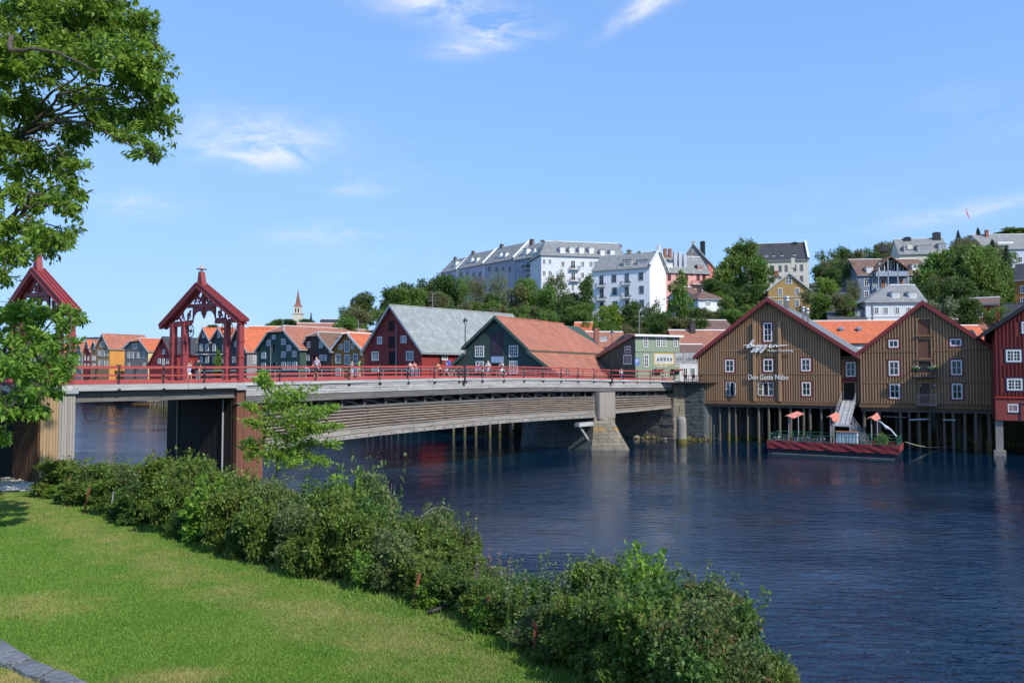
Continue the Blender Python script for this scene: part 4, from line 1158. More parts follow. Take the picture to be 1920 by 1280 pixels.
    for sgn, (pa, pb) in ((1, (p1, p2)), (-1, (p3, p4))):   # small arches between the paired posts
        x0, x1 = pa[1], pb[0]; zt_ = pa[2] + .1; m = MB(); n = 8; c = (x0 + x1) / 2; r = (x1 - x0) / 2
        for i in range(n):
            a0, a1 = math.pi * i / n, math.pi * (i + 1) / n
            xa, xb = c - r * math.cos(a0), c - r * math.cos(a1); za, zb = zt_ - .95 + .8 * math.sin(a0) ** .8, zt_ - .95 + .8 * math.sin(a1) ** .8
            m.add([(xa, -.06, za), (xb, -.06, zb), (xb, -.06, zt_), (xa, -.06, zt_), (xa, .06, za), (xb, .06, zb), (xb, .06, zt_), (xa, .06, zt_)], [(0, 1, 2, 3), (7, 6, 5, 4), (0, 4, 5, 1)])
        m.build('arch_board', [REDP], root, lo)
    # fretwork: struts and curls in the gable triangles
    fret = [((365, 568), (374, 551)), ((374, 568), (381, 552)), ((381, 566), (372, 556)), ((384, 568), (391, 550)), ((391, 568), (385, 553)), ((392, 567), (399, 561)), ((398, 569), (391, 556)),
            ((332, 600), (345, 583)), ((341, 602), (335, 594)), ((346, 600), (343, 586)), ((352, 600), (358, 582)), ((422, 598), (425, 578)), ((412, 596), (416, 578)), ((428, 594), (437, 590)), ((436, 595), (428, 582)), ((410, 584), (418, 592))]
    for a, b in fret: bar(a, b, .11, .08, -.02, 'fretwork')
    for c in ((370, 561), (393, 559), (340, 592), (431, 588), (355, 592), (413, 588)):
        x, z = H(*c); m = MB(); n = 10
        m.path([(x + .22 * math.cos(2 * math.pi * i / n), -.02, z + .22 * math.sin(2 * math.pi * i / n)) for i in range(n + 1)], .035, 5)
        m.build('fretwork', [REDP], root, lo)
    # finial
    x, z = apex[0] + .12, apex[1]
    MB().prism([(x - .35, z - .1), (x - .22, z + .5), (x - .12, z + .9), (x + .14, z + .9), (x + .26, z + .5), (x + .42, z - .1)], -.2, .12).cyl((x, -.04, z + .85), (x, -.04, z + 1.25), .05, n=6).build('finial', [REDP], root, lo)
    MB().lathe([(.03, 0), (.34, .06), (.36, .10), (.12, .16), (.09, .3), (.02, .42)], (x, -.04, z + 1.0), 10).build('finial_cap', [mat('pale_pink_paint', (.5, .38, .36), .6, .1, 3)], root, lo)
    # hoisting wheels
    for (cx, cy, r, y) in ((357.5, 620.5, .42, -.2), (422, 617, .42, .3), (430, 616.5, .40, .6)):
        x, z = H(cx, cy, y); r = .44; m = MB(); n = 20
        m.path([(x + r * math.cos(2 * math.pi * i / n), y, z + r * math.sin(2 * math.pi * i / n)) for i in range(n + 1)], .032, 5)
        for i in range(8): m.cyl((x, y, z), (x + r * math.cos(math.pi * i / 4 + .2), y, z + r * math.sin(math.pi * i / 4 + .2)), .018, n=4)
        m.cyl((x, y - .12, z), (x, y + .12, z), .07, n=8).cyl((x - .03, y - .3, z), (x, y + .05, z), .04, n=6)
        m.build('wheel', [IRON], root, lo)
    for cx in (354.5, 426):     # hoist gear on the posts
        x, z = H(cx, 648, .3)
        MB().box(x - .10, x + .10, .05, .35, z - .9, z + .6).cyl((x, .2, z - 2.3), (x, .2, z + 1.2), .03, n=5).bar((x, .2, z - .3), (x + .9, 1.6, z - 2.6), .05, .05).build('hoist_gear', [IRON], root, lo)
    return root
portal = make_portal('carved red timber portal at the start of the long span, wheels on its posts')
p2 = copy_tree(portal)
o1, o2 = mof(451), mof(133)
dd = fb.e * (o2 - o1)
p2.location = (portal.location.x + dd.x, portal.location.y + dd.y, portal.location.z + dz(o2) - dz(o1))
p2['label'] = 'carved red timber portal half hidden by the leaves of the big tree'
g = atz(55, 545, 14)
sl = p2.location
q = at(55, 548, sl.y - .5)
t = thing('hanging_lantern', 'white globe lantern hanging under the roof of the left portal', 'lantern', (q.x, q.y, q.z - .3))
MB().lathe([(.05, .0), (.16, .06), (.19, .22), (.15, .36), (.06, .44)], n=10).build('globe', [mat('frosted_glass', (.6, .6, .58))], t, smooth=True)
MB().cyl((0, 0, .42), (0, 0, 1.5), .02, n=5).lathe([(.17, .36), (.1, .46), (.03, .55)], n=10).cyl((0, 0, 1.45), (.55, .3, 1.45), .02, n=5).build('bracket', [GREYM], t)

# ================================================================== BROWN WAREHOUSES
def text_obj(name, body, m, fr, x0, x1, y0, y1, y=-.12, shear=0, parent=None, depth=.03):
    y -= .22
    cu = bpy.data.curves.new(name, 'FONT'); cu.body = body; cu.extrude = depth; cu.shear = shear; cu.offset = .004
    tmp = bpy.data.objects.new('tmp', cu); COL.objects.link(tmp); bpy.context.view_layer.update()
    me = bpy.data.meshes.new_from_object(tmp.evaluated_get(bpy.context.evaluated_depsgraph_get()))
    bpy.data.objects.remove(tmp); bpy.data.curves.remove(cu)
    co = np.empty(len(me.vertices) * 3); me.vertices.foreach_get('co', co); co = co.reshape(-1, 3)
    mn, mx = co.min(0), co.max(0)
    ta, za = fr.hit(x0, y1, y); tb, zb = fr.hit(x1, y0, y)
    sx, sy = (tb - ta) / (mx[0] - mn[0]), (zb - za) / (mx[1] - mn[1])
    v = np.column_stack([(co[:, 0] - mn[0]) * sx, -co[:, 2], (co[:, 1] - mn[1]) * sy])
    me.vertices.foreach_set('co', v.reshape(-1)); me.name = name; me.materials.clear(); me.materials.append(m)
    o = obj(name, me); fr.place(o, ta, za, y)
    if parent: o.parent = parent
    return o
def prof_z(P, t):
    return float(np.interp(t, [p[0] for p in P], [p[1] for p in P]))
def battens(root, fr, P, base, zb, m, pitch=.27, skip=(), name='batten', t0=None, t1=None):
    """every upright board of the front as a piece of its own, cut to the gable line and round the openings"""
    me = MB().box(-.055, .055, -.075, 0, 0, 1).mesh(name, [m])
    a = P[0][0] if t0 is None else t0; b = P[-1][0] if t1 is None else t1
    n = int((b - a) / pitch)
    for i in range(n + 1):
        t = a + .1 + (b - a - .2) * i / n
        zt = prof_z(P, t) - .12
        spans = [(zb, zt)]
        for (x0, x1, z0, z1) in skip:
            if x0 - .05 < t < x1 + .05:
                new = []
                for (p, q) in spans:
                    if z1 <= p or z0 >= q: new.append((p, q)); continue
                    if z0 > p: new.append((p, z0))
                    if z1 < q: new.append((z1, q))
                spans = new
        for (p, q) in spans:
            if q - p < .15: continue
            o = obj(name, me, root, (t, 0, p - base)); o.scale = (1, 1, q - p)
def boxes_of(fr, lst, m=.16):
    r = []
    for q in lst:
        a, z1 = fr.hit(q[0], q[1]); b, z0 = fr.hit(q[2], q[3]); r.append((a - m, b + m, z0 - m, z1 + m))
    return r
def ledge(root, fr, base, x0, x1, y, h=.16, d=.10, m=None, t=None, nm='ledge'):
    a, z = fr.hit(x0, y); b = fr.hit(x1, y)[0]; z = fr.hit((x0 + x1) / 2, y)[1]
    return MB().box(a, b, -d, 0, z - h / 2, z + h / 2).build(nm, [m or BROWN], root, (0, 0, -base))
def stilts(root, fr, base, pxs, zt, rows=((.35, 0),), rr=.16, zb=-1.2):
    me = MB().cyl((0, 0, 0), (0, 0, 1), 1.0, .9, 9).mesh('piling', [STILT])
    al = MB().cyl((0, 0, -.3), (0, 0, .75), 1.04, 1.02, 9).cyl((0, 0, .75), (0, 0, 1.05), 1.02, .93, 9).mesh('algae_sleeve', [ALGAE])
    for (y, sh) in rows:
        for px in pxs:
            t = fr.hit(px, 780, 0)[0] + sh + rnd.uniform(-.1, .1); r = rr * rnd.uniform(.75, 1.15)
            o = obj('piling', me, root, (t, y + rnd.uniform(-.12, .12), zb - base)); o.scale = (r, r, zt - zb); o.rotation_euler = (rnd.uniform(-.012, .012), rnd.uniform(-.015, .015), rnd.random() * 6)
            if rnd.random() < .75:
                g = obj('algae_sleeve', al, o, (0, 0, (0 - zb) / (zt - zb))); g.scale = (1, 1, 1 / (zt - zb) * rnd.uniform(.5, 1.1))
RC = dict(bm=REDTRIM)

A1 = (1308, 95)
W1p = [(1308, 668), (1440, 563), (1606, 667)]
w1wins = [(1431.5, 604.7, 1447.8, 640.3, dict(rows=3, **RC)), (1359.7, 674, 1376.6, 697.5, RC), (1431.5, 672.8, 1449.7, 696.6, RC), (1502, 672, 1520, 695.6, RC),
          (1503.5, 716, 1520.4, 741.6, RC)]
w1, f1, P1, L1 = gable_house('warehouse', 'brown board-clad wharf warehouse with white lettering on its gable, standing on pilings', 1308, 95, -28, W1p, L=31, base=4.3,
                             wall=BROWN, roof=T_SHEET, trim=REDTRIM, wins=w1wins, cat='warehouse', oh=.75, eo=.3, thick=.2)
w1['label'] = 'brown board-clad wharf warehouse with white lettering on its gable, standing on pilings'
# the wall stops at px 1576; the roof carries on over the link building
for ch in list(w1.children):
    if ch.name.startswith('wall'): bpy.data.objects.remove(ch)
WR = f1.hit(1576, 700)[0]; base1 = 4.3
zcut = prof_z(P1, WR)
MB().prism([(0, 4.3), (0, P1[0][1]), (P1[1][0], P1[1][1]), (WR, zcut), (WR, 4.3)], 0, L1).build('wall', [BROWN], w1, (0, 0, -4.3))
openw = [(1361, 716, 1376.6, 741.6), (1430.5, 717, 1450.6, 741.6)]
sk = boxes_of(f1, [q[:4] for q in w1wins] + openw)
tp0, tp1 = f1.hit(1415.5, 700)[0], f1.hit(1463, 700)[0]
belt_z = f1.hit(1440, 701)[1]; belt2 = f1.hit(1440, 656.5)[1]
sk += [(tp0 - .2, tp0 + .2, 4, f1.hit(1415, 604)[1]), (tp1 - .25, tp1 + .25, 4, f1.hit(1463, 604)[1])]
battens(w1, f1, [p for p in P1[:2]] + [(WR, zcut)], 4.3, f1.hit(1440, 753)[1], BROWN2, skip=sk)
for x0, x1 in ((1310, 1414), (1465.5, 1575)): ledge(w1, f1, 4.3, x0, x1, 701)
ledge(w1, f1, 4.3, 1418.5, 1461, 701.5, h=.12)
ledge(w1, f1, 4.3, 1350, 1414, 658.5, h=.1, d=.08); ledge(w1, f1, 4.3, 1466, 1530, 655.5, h=.1, d=.08)
ledge(w1, f1, 4.3, 1308, 1575, 752, h=.12, d=.14); ledge(w1, f1, 4.3, 1307, 1577, 756, h=.30, d=.22, nm='sill_beam')
for t in (tp0, tp1): MB().box(t - .17, t + .17, -.30, 0, f1.hit(1440, 752)[1], f1.hit(1440, 603)[1]).build('pilaster', [BROWN2], w1, (0, 0, -4.3))
# two windows with one leaf thrown open
def open_window(fr, root, x0, y0, x1, y1, side, ang):
    t0, t1 = fr.hit(x0, y0)[0], fr.hit(x1, y0)[0]; z1, z0 = fr.hit(x0, y0)[1], fr.hit(x0, y1)[1]; w, h = t1 - t0, z1 - z0
    c = .13
    b = MB().box(-c, 0, -.05, .01, -c, h + c, 1).box(w, w + c, -.05, .01, -c, h + c, 1).box(0, w, -.05, .01, h, h + c, 1).box(-.02, w + .02, -.09, .01, -c, 0, 1)
    b.box(w / 2 - .05, w / 2 + .05, -.07, .01, 0, h).box(0, .06, -.06, .01, 0, h).box(w - .06, w, -.06, .01, 0, h).box(0, w, -.061, .01, h - .06, h).box(0, w, -.061, .01, 0, .06)
    a0 = .06 if side > 0 else w / 2 + .05; a1 = w / 2 - .05 if side > 0 else w - .06
    b.box(a0, a1, -.05, .008, h * .48, h * .52)
    o = fr.place(b.build('window', [WHITE, REDTRIM]), t0, z0)
    MB().box(a0, a1, -.028, .004, .06, h - .06).build('pane', [GLASS], o)
    s0, s1 = (w / 2 + .05, w - .06) if side > 0 else (.06, w / 2 - .05)
    MB().box(s0, s1, -.02, .006, .06, h - .06).build('open_half', [DARK], o)
    L_ = w / 2
    lf = MB().box(0, .07, -.025, .025, 0, h).box(L_ - .07, L_, -.025, .025, 0, h).box(0, L_, -.025, .025, 0, .07).box(0, L_, -.025, .025, h - .07, h).box(0, L_, -.02, .02, h * .48, h * .52).box(.07, L_ - .07, -.008, .008, .07, h - .07, 1)
    q = lf.build('casement', [WHITE, mat('sunlit_glass', (.12, .10, .05), .1, .05, 2, bump=0)], o, (w + .02 if side > 0 else -.02, -.08, 0)); q.rotation_euler = (0, 0, R(ang))
open_window(f1, w1, 1361, 716, 1376.6, 741.6, 1, -62)
open_window(f1, w1, 1431, 717, 1450.6, 741.6, -1, -168)
WHITEL = mat('white_letters', (.80, .80, .78), .5, .02, 3, bump=0)
text_obj('lettering', 'Den Gode Nabo', WHITEL, f1, 1403, 1478, 702.0, 711.5)
text_obj('lettering', 'Asian Cooking', WHITEL, f1, 1439, 1487, 654.3, 660.5)
# handwritten name: brush strokes standing off the boards
def script_sign():
    S = [[(604, 576), (650, 572), (690, 556), (712, 524), (700, 520), (680, 545), (655, 590), (640, 600), (650, 575), (680, 565), (695, 572), (680, 590), (655, 596)],
         [(690, 572), (705, 566), (700, 586), (712, 584), (730, 566)],
         [(735, 570), (738, 588), (755, 572), (765, 566), (735, 612), (700, 640), (682, 640), (705, 615), (745, 592)],
         [(790, 570), (772, 574), (765, 590), (785, 584), (800, 568), (770, 612), (735, 642), (724, 636), (750, 612), (790, 590)],
         [(835, 570), (815, 574), (808, 590), (828, 584), (845, 568), (812, 615), (785, 645), (772, 640), (795, 614), (835, 592)],
         [(852, 588), (880, 576), (885, 568), (868, 570), (862, 588), (880, 592), (905, 578)], [(905, 570), (903, 590), (920, 572), (938, 570), (936, 588), (960, 580), (1000, 574), (1055, 572)]]
    b = MB()
    for st in S:
        pts = []
        for cx, cy in st:
            t, z = f1.hit(1280 + cx / 5.333, 540 + cy / 5.333, -.36); pts.append((t, -.36, z))
        n = len(pts)
        b.path(pts, [.075 if 0 < i < n - 1 else .03 for i in range(n)], 5)
    b.build('script_lettering', [WHITEL], w1, (0, 0, -4.3))
script_sign()
MB().box(f1.hit(1350, 658)[0], f1.hit(1532, 658)[0], -.10, -.04, belt2 - .04, belt2 + .04).build('sign_rail', [BROWN2], w1, (0, 0, -4.3))
stilts(w1, f1, 4.3, [1314, 1330.6, 1349, 1365, 1378, 1400, 1423, 1440, 1461, 1480, 1506, 1519, 1539, 1560], 4.2, ((.3, 0),), .155)
stilts(w1, f1, 4.3, [1322, 1345, 1372, 1392, 1415, 1448, 1467, 1494, 1528, 1552], 4.2, ((3.2, .3),), .14)
stilts(w1, f1, 4.3, [1340, 1380, 1430, 1475, 1520], 4.2, ((6.0, .3),), .14)
MB().box(0, WR, .1, L1, 4.05, 4.28).build('floor_beams', [GWOODD], w1, (0, 0, -4.3))
# roof vents
def vent(px0, px1, y0, y1, label, wide):
    y = 5.0
    for _ in range(6):
        t = f1.hit((px0 + px1) / 2, y1, y)[0]; z = prof_z(P1, t) + .2
        zz = f1.hit((px0 + px1) / 2, y1, y)[1]; y += (zz - z) * 0  # on the slope
        y = y + (z - zz) * 1.2 if abs(z - zz) > .05 else y
        y = min(max(y, 1.5), 20)
    t = f1.hit((px0 + px1) / 2, y1, y)[0]; z = prof_z(P1, t) + .1
    ta = f1.hit(px0, y0, y)[0]; tb = f1.hit(px1, y0, y)[0]; zt = f1.hit(px0, y0, y)[1]; r = (tb - ta) / 2
    P = f1.A + f1.e * t + f1.w * y
    o = thing('roof_vent', label, 'roof vent', (P.x, P.y, z), f1.ang, 'zinc vents on the warehouse roof')
    h = zt - z
    MB().lathe([(r * .62, -.4), (r * .62, h * .55), (r * .9, h * .6), (r * .95, h * .72), (r * .6, h * .78)], n=12).build('duct', [ZINC], o, smooth=True)
    MB().lathe([(r * .3, h * .78), (r, h * .82), (r, h * .92), (r * .5, h)], n=12).build('cowl', [ZINC], o, smooth=True)
    return o
vent(1468.5, 1481.5, 555, 581, 'largest zinc roof vent, nearest the gable of the lettered warehouse', 1)
vent(1503, 1509.5, 574, 595, 'slim zinc roof vent, middle one of three on the grey sheet roof', 0)
vent(1511.5, 1517.5, 577, 598, 'slim zinc roof vent farthest down the grey sheet roof', 0)

# link building with window and dark doorway
flk = Frame(ang=-28, A=f1.A + f1.w * 1.1)
lk = thing('link_building', 'narrow brown building between the two warehouses with a dark doorway above the gangway', 'building', (flk.A.x, flk.A.y, 4.6), flk.ang)
flk.root = lk; flk.lo = Vector((0, 0, -4.6))
a, b_ = flk.hit(1574, 700)[0], flk.hit(1616, 700)[0]; zt_ = flk.hit(1595, 672)[1]; zd0 = flk.hit(1592, 749)[1]
MB().box(a, b_, 0, 9, 4.3, zt_).build('wall', [BROWN], lk, (0, 0, -4.6))
MB().slab([(a, -.3, zt_ + .1), (b_, -.3, zt_ + .1), (b_, 9, zt_ + .9), (a, 9, zt_ + .9)], .12).build('roof', [T_SHEET], lk, (0, 0, -4.6))
window(flk, 1586, 678.5, 1604.5, 706, **RC)
recess_door(flk, 1582.5, 717, 1603, 750, DARK, BROWN2)
MB().slab([(flk.hit(1581, 711)[0], -.35, flk.hit(1590, 712)[1] - .15), (flk.hit(1608, 711)[0], -.35, flk.hit(1590, 712)[1] - .15), (flk.hit(1608, 711)[0], 0, flk.hit(1590, 710)[1]), (flk.hit(1581, 711)[0], 0, flk.hit(1590, 710)[1])], .05).build('door_hood', [REDTRIM], lk, (0, 0, -4.6))
bm2 = MB().box(-.045, .045, -.045, 0, 0, 1).mesh('batten', [BROWN2])
skl = boxes_of(flk, [(1586, 678.5, 1604.5, 706), (1581, 708, 1605, 752)])
battens(lk, flk, [(a, zt_), (b_, zt_)], 4.6, 4.5, BROWN2, skip=skl)

# second brown warehouse
W2d = f1.A + f1.e * f1.hit(1612.5, 700)[0]
W2p = [(1612.5, 661), (1729.5, 569), (1862, 655)]
w2wins = [(1666, 637, 1684.7, 651.6, dict(rows=1, **RC)), (1781, 635, 1803, 648.8, dict(rows=1, **RC)), (1666.5, 676.5, 1686, 704, RC), (1783, 674.5, 1803.8, 703, RC), (1668, 719, 1688, 747, RC), (1784.5, 719, 1804.7, 748, RC)]
k = (1612.5 - 960) / F
w2, f2, P2, L2 = gable_house('warehouse', 'brown board-clad wharf warehouse with stacked loft doors and a flower balcony, on pilings', 1612.5, W2d.y, -28, W2p, L=24, base=4.1, wbot=4.1,
                             wall=BROWN, roof=T_SHEET, trim=REDTRIM, wins=w2wins, cat='warehouse', oh=.45, eo=.5, thick=.2)
doorsb = [(1720.5, 598.5, 1744.7, 626), (1720.5, 635.5, 1745.6, 669), (1722, 677, 1745.8, 697), (1719, 717, 1752, 757)]
sk = boxes_of(f2, [q[:4] for q in w2wins]) + boxes_of(f2, doorsb, .1)
battens(w2, f2, P2, 4.1, f2.hit(1735, 757)[1], BROWN2, pitch=.29, skip=sk)
DOORP = mat('brown_red_door_paint', (.15, .06, .035), .7, .2, 2, kind='vboard', pitch=(.16, 0), bump=.15)
for q in doorsb[:2]: recess_door(f2, *q, DOORP, BROWN2, name='loft_door')
recess_door(f2, *doorsb[2], mat('dark_green_door', (.03, .03, .018), .6, .2, 2), BROWN2, name='balcony_door')
recess_door(f2, 1724, 718, 1744, 757, mat('dark_plank_door', (.075, .05, .032), .7, .25, 2, kind='vboard', pitch=(.16, 0), bump=.15), BROWN2)
for x0, x1 in ((1613, 1719), (1746, 1862)):
    ledge(w2, f2, 4.1, x0, x1, 659.5 - (x0 > 1700) * 3, h=.16, d=.1); ledge(w2, f2, 4.1, x0, x1, 717, h=.16, d=.1)
ledge(w2, f2, 4.1, 1716, 1749, 630, h=.14, d=.25); ledge(w2, f2, 4.1, 1716, 1749, 673.5, h=.16, d=.2)
ledge(w2, f2, 4.1, 1612.5, 1862, 757, h=.12, d=.14); ledge(w2, f2, 4.1, 1612, 1863, 762.5, h=.34, d=.22, nm='sill_beam')
tb = f2.hit(1733, 690)
MB().box(tb[0] - 1.1, tb[0] + 1.1, -.95, 0, tb[1] - .95, tb[1] - .80).build('balcony_floor', [GWOODD], w2, (0, 0, -4.1))
r_ = MB().box(tb[0] - 1.1, tb[0] + 1.1, -.95, -.90, tb[1] - .2, tb[1] - .12).box(tb[0] - 1.1, tb[0] - 1.05, -.95, 0, tb[1] - .2, tb[1] - .12).box(tb[0] + 1.05, tb[0] + 1.1, -.95, 0, tb[1] - .2, tb[1] - .12)
for i in range(14): r_.box(tb[0] - 1.1 + i * .168, tb[0] - 1.07 + i * .168, -.94, -.91, tb[1] - .85, tb[1] - .15)
r_.build('balcony_railing', [IRON], w2, (0, 0, -4.1))
def flower_box(t, z, label):
    P = f2.A + f2.e * t - f2.w * 1.05
    o = thing('flower_box', label, 'flower box', (P.x, P.y, z), f2.ang)
    MB().box(-.4, .4, -.16, .16, -.35, 0).build('box', [IRON], o)
    C, _ = blob_points([((0, -.02, .12), (.42, .22, .2))], 60, 8, .05)
    obj('leaves', leaf_mesh('leaves', C, .12, leafmat('balcony_leaves', (.03, .08, .02), (.08, .18, .04))), o)
    C, _ = blob_points([((0, -.05, .2), (.34, .18, .12))], 40, 5, .03)
    obj('flowers', leaf_mesh('flowers', C, .09, mat('white_petals', (.7, .7, .66), .7, .05, 3, bump=0), .9), o)
flower_box(tb[0] - .85, tb[1] - .1, 'black box of white flowers on the left end of the dark balcony')
flower_box(tb[0] + .85, tb[1] - .1, 'black box of white flowers on the right end of the dark balcony')
# landing with pale railing at the floor door
ta, tb_ = f2.hit(1719, 750)[0], f2.hit(1756, 750)[0]; zp = f2.hit(1735, 758)[1]; zr_ = f2.hit(1735, 739)[1]
PINKM = mat('pale_pink_railing_paint', (.42, .25, .22), .6, .1, 3)
MB().box(ta, tb_, -1.1, 0, zp - .15, zp).build('landing_floor', [GWOODD], w2, (0, 0, -4.1))
r_ = MB().box(ta, tb_, -1.1, -1.04, zr_ - .06, zr_).box(ta, tb_, -1.1, -1.04, zp, zp + .06).box(ta, ta + .06, -1.1, 0, zr_ - .06, zr_)
for i in range(13): t = ta + (tb_ - ta - .05) * i / 12; r_.box(t, t + (.06 if i in (0, 12) else .03), -1.09, -1.05, zp, zr_)
r_.build('landing_railing', [PINKM], w2, (0, 0, -4.1))
st = MB()
for i in range(12): st.box(ta + 1.2 - .0, tb_ - .2, -.9 + .05 + .12 * i, -.6 + .12 * i, zp - .3 - i * .2, zp - .25 - i * .2)
st.bar((ta + 1.2, -.9, zp - .2), (ta + 1.2, .6, zp - 2.8), .06, .2).bar((tb_ - .2, -.9, zp - .2), (tb_ - .2, .6, zp - 2.8), .06, .2)
st.build('steps', [GWOODD], w2, (0, 0, -4.1))
for px in (1726, 1752):
    t, z = f2.hit(px, 723); MB().lathe([(.02, .2), (.14, .05), (.12, -.05), (.03, -.15)], (t, -.25, z), 8).cyl((t, -.25, z + .2), (t, 0, z + .2), .02, n=4).build('wall_lamp', [ZINC], w2, (0, 0, -4.1))
stilts(w2, f2, 4.1, [1619, 1648, 1687, 1705, 1722.5, 1743.8, 1768.6, 1789, 1810, 1829, 1855], 4.0, ((.3, 0),), .17)
stilts(w2, f2, 4.1, [1635, 1675, 1715, 1755, 1795, 1835], 4.0, ((3.2, .2), (6.2, .4)), .15)
zc = f2.hit(1755, 788)[1]
MB().bar((f2.hit(1705, 788)[0], .1, zc), (f2.hit(1745, 787)[0], .1, zc + .15), .12, .16).bar((f2.hit(1768, 787)[0], .1, zc + .1), (f2.hit(1792, 787)[0], .1, zc + .1), .12, .16).build('cross_beam', [GWOOD], w2, (0, 0, -4.1))
MB().bar((f2.hit(1655, 783)[0], .2, zc + .3), (f2.hit(1700, 785)[0], .2, zc + .25), .1, .12).build('cross_beam', [GWOODD], w2, (0, 0, -4.1))
MB().box(0, P2[-1][0], .1, L2, 3.85, 4.08).build('floor_beams', [GWOODD], w2, (0, 0, -4.1))

# red warehouse at the right edge
RED3 = mat('deep_red_board_paint', (.20, .022, .018), .72, .12, kind='vboard', pitch=(.22, 0), bump=.1)
NAVY = mat('navy_trim_paint', (.02, .03, .07), .6, .1, 3)
NC = dict(bm=NAVY, cols=4, rows=3)
w3, f3, P3, L3 = gable_house('warehouse', 'bright red board-clad warehouse with navy window casings at the right end of the quay', 1864.7, 76.5, -28,
                             [(1864.7, 613), (1990, 530), (2150, 606)], L=16, base=3.4, wall=RED3, roof=T_DK, trim=IRON,
                             wins=[(1886, 655.5, 1915, 678.5, NC), (1888, 709.5, 1917, 731.5, NC), (1889.5, 757, 1909.5, 772.5, NC), (1915.5, 604, 1945, 625, NC), (1945, 655, 1975, 678, NC), (1947, 709, 1977, 731, NC)],
                             cat='warehouse', oh=.6, eo=1.25)
battens(w3, f3, P3, 3.4, f3.hit(1890, 747)[1], mat('red_batten_paint', (.22, .024, .02), .72, .15, 2, kind='wood', axis='z', bump=.05), pitch=.32,
        skip=boxes_of(f3, [(1886, 655.5, 1915, 678.5), (1888, 709.5, 1917, 731.5), (1915.5, 604, 1945, 625), (1945, 655, 1975, 678), (1947, 709, 1977, 731)]), name='batten')
ledge(w3, f3, 3.4, 1864.7, 2110, 746, h=.1, d=.16, m=mat('bright_red_trim', (.5, .06, .03), .6, .1, 3))
MB().box(-.02, P3[-1][0], -.06, 0, f3.hit(1890, 788)[1], f3.hit(1890, 747)[1]).build('lower_boarding', [mat('faded_red_boards', (.24, .045, .04), .8, .15, 2, kind='hboard', pitch=(.2, 0), bump=.12)], w3, (0, 0, -3.4))
recess_door(f3, 1914.5, 757, 1945, 790, DARK, NAVY)
for px in (1874, 1990):
    t = f3.hit(px, 800)[0]; MB().box(t - .32, t + .32, .2, .85, -1, 3.4).build('pillar', [CONC], w3, (0, 0, -3.4))
    MB().box(t - .5, t + .5, -.1, 1.0, -.8, .5).build('pillar_foot', [CONC], w3, (0, 0, -3.4))
for ch in list(w3.children):       # the wall ends above the water; it stands on pillars
    if ch.name.startswith('wall'): bpy.data.objects.remove(ch)
zb3 = f3.hit(1890, 788)[1]
MB().prism([(0, zb3), P3[0], P3[1], P3[2], (P3[2][0], zb3)], 0, L3).build('wall', [RED3], w3, (0, 0, -3.4))

# short mooring stakes and ropes
def stake(px, y, h, label):
    p = atz(px, y, 0); o = MB().cyl((0, 0, -1), (.05, 0, h), .13, .11, 8).cyl((.05, 0, h), (.05, 0, h + .06), .11, .05, 8).build('mooring_stake', [STILT], None, (p.x, p.y, 0)); tag(o, label, 'stake')
stake(1760, 835, .75, 'short wooden stake in the water below the balcony warehouse')
stake(1849, 838, .8, 'short wooden stake in the water beside the concrete foot of the red warehouse')
a, b_ = atz(1697.5, 851, 0), atz(1819, 832, 0); a = at(1697.5, 828, a.y); b2 = at(1819, 823.6, b_.y)
pts = []
for i in range(15):
    u = i / 14; px = 1697.5 + u * 121.5; y = a.y + (b2.y - a.y) * u; py = 828 + (823.6 - 828) * u + 4 * 12.5 * u * (1 - u); pts.append(at(px, py, y))
o = MB().path([p - a for p in pts], .035, 5).build('mooring_rope', [mat('pale_rope', (.4, .4, .3), .9, .1, 5)], None, a); tag(o, 'sagging pale mooring rope from the barge to the pilings', 'rope')

# ================================================================== BARGE
fbg = Frame(1437, 78.8, -31.0)
wb = fbg.hit(1684.5, 850)[0]; DB = 4.6
bg = thing('barge', 'flat dark blue barge wrapped in dark red cloth, moored under the brown warehouses', 'barge', (fbg.A.x, fbg.A.y, 0), fbg.ang)
HULL = mat('dark_blue_hull_paint', (.008, .014, .026), .5, .3, 1.2, bump=.08, stain=.2)
CLOTH = mat('dark_red_cloth', (.19, .022, .030), .85, .15, 1.5, bump=.3, bscale=2)
b = MB(); b.add([(.3, 0, -.4), (wb - .25, 0, -.4), (wb - .1, DB, -.4), (.3, DB, -.4), (0, 0, .62), (wb, 0, .62), (wb, DB, .62), (0, DB, .62)], [(3, 2, 1, 0), (4, 5, 6, 7), (0, 1, 5, 4), (1, 2, 6, 5), (2, 3, 7, 6), (3, 0, 4, 7)])
b.build('hull', [HULL], bg)
MB().box(.35, wb - .3, -.05, .0, .02, .10).build('rubbing_strake', [mat('worn_grey_strake', (.16, .18, .17), .8, .3, 2)], bg)
MB().box(.05, wb - .05, .05, DB - .05, .62, .74).build('deck', [GWOODD], bg)
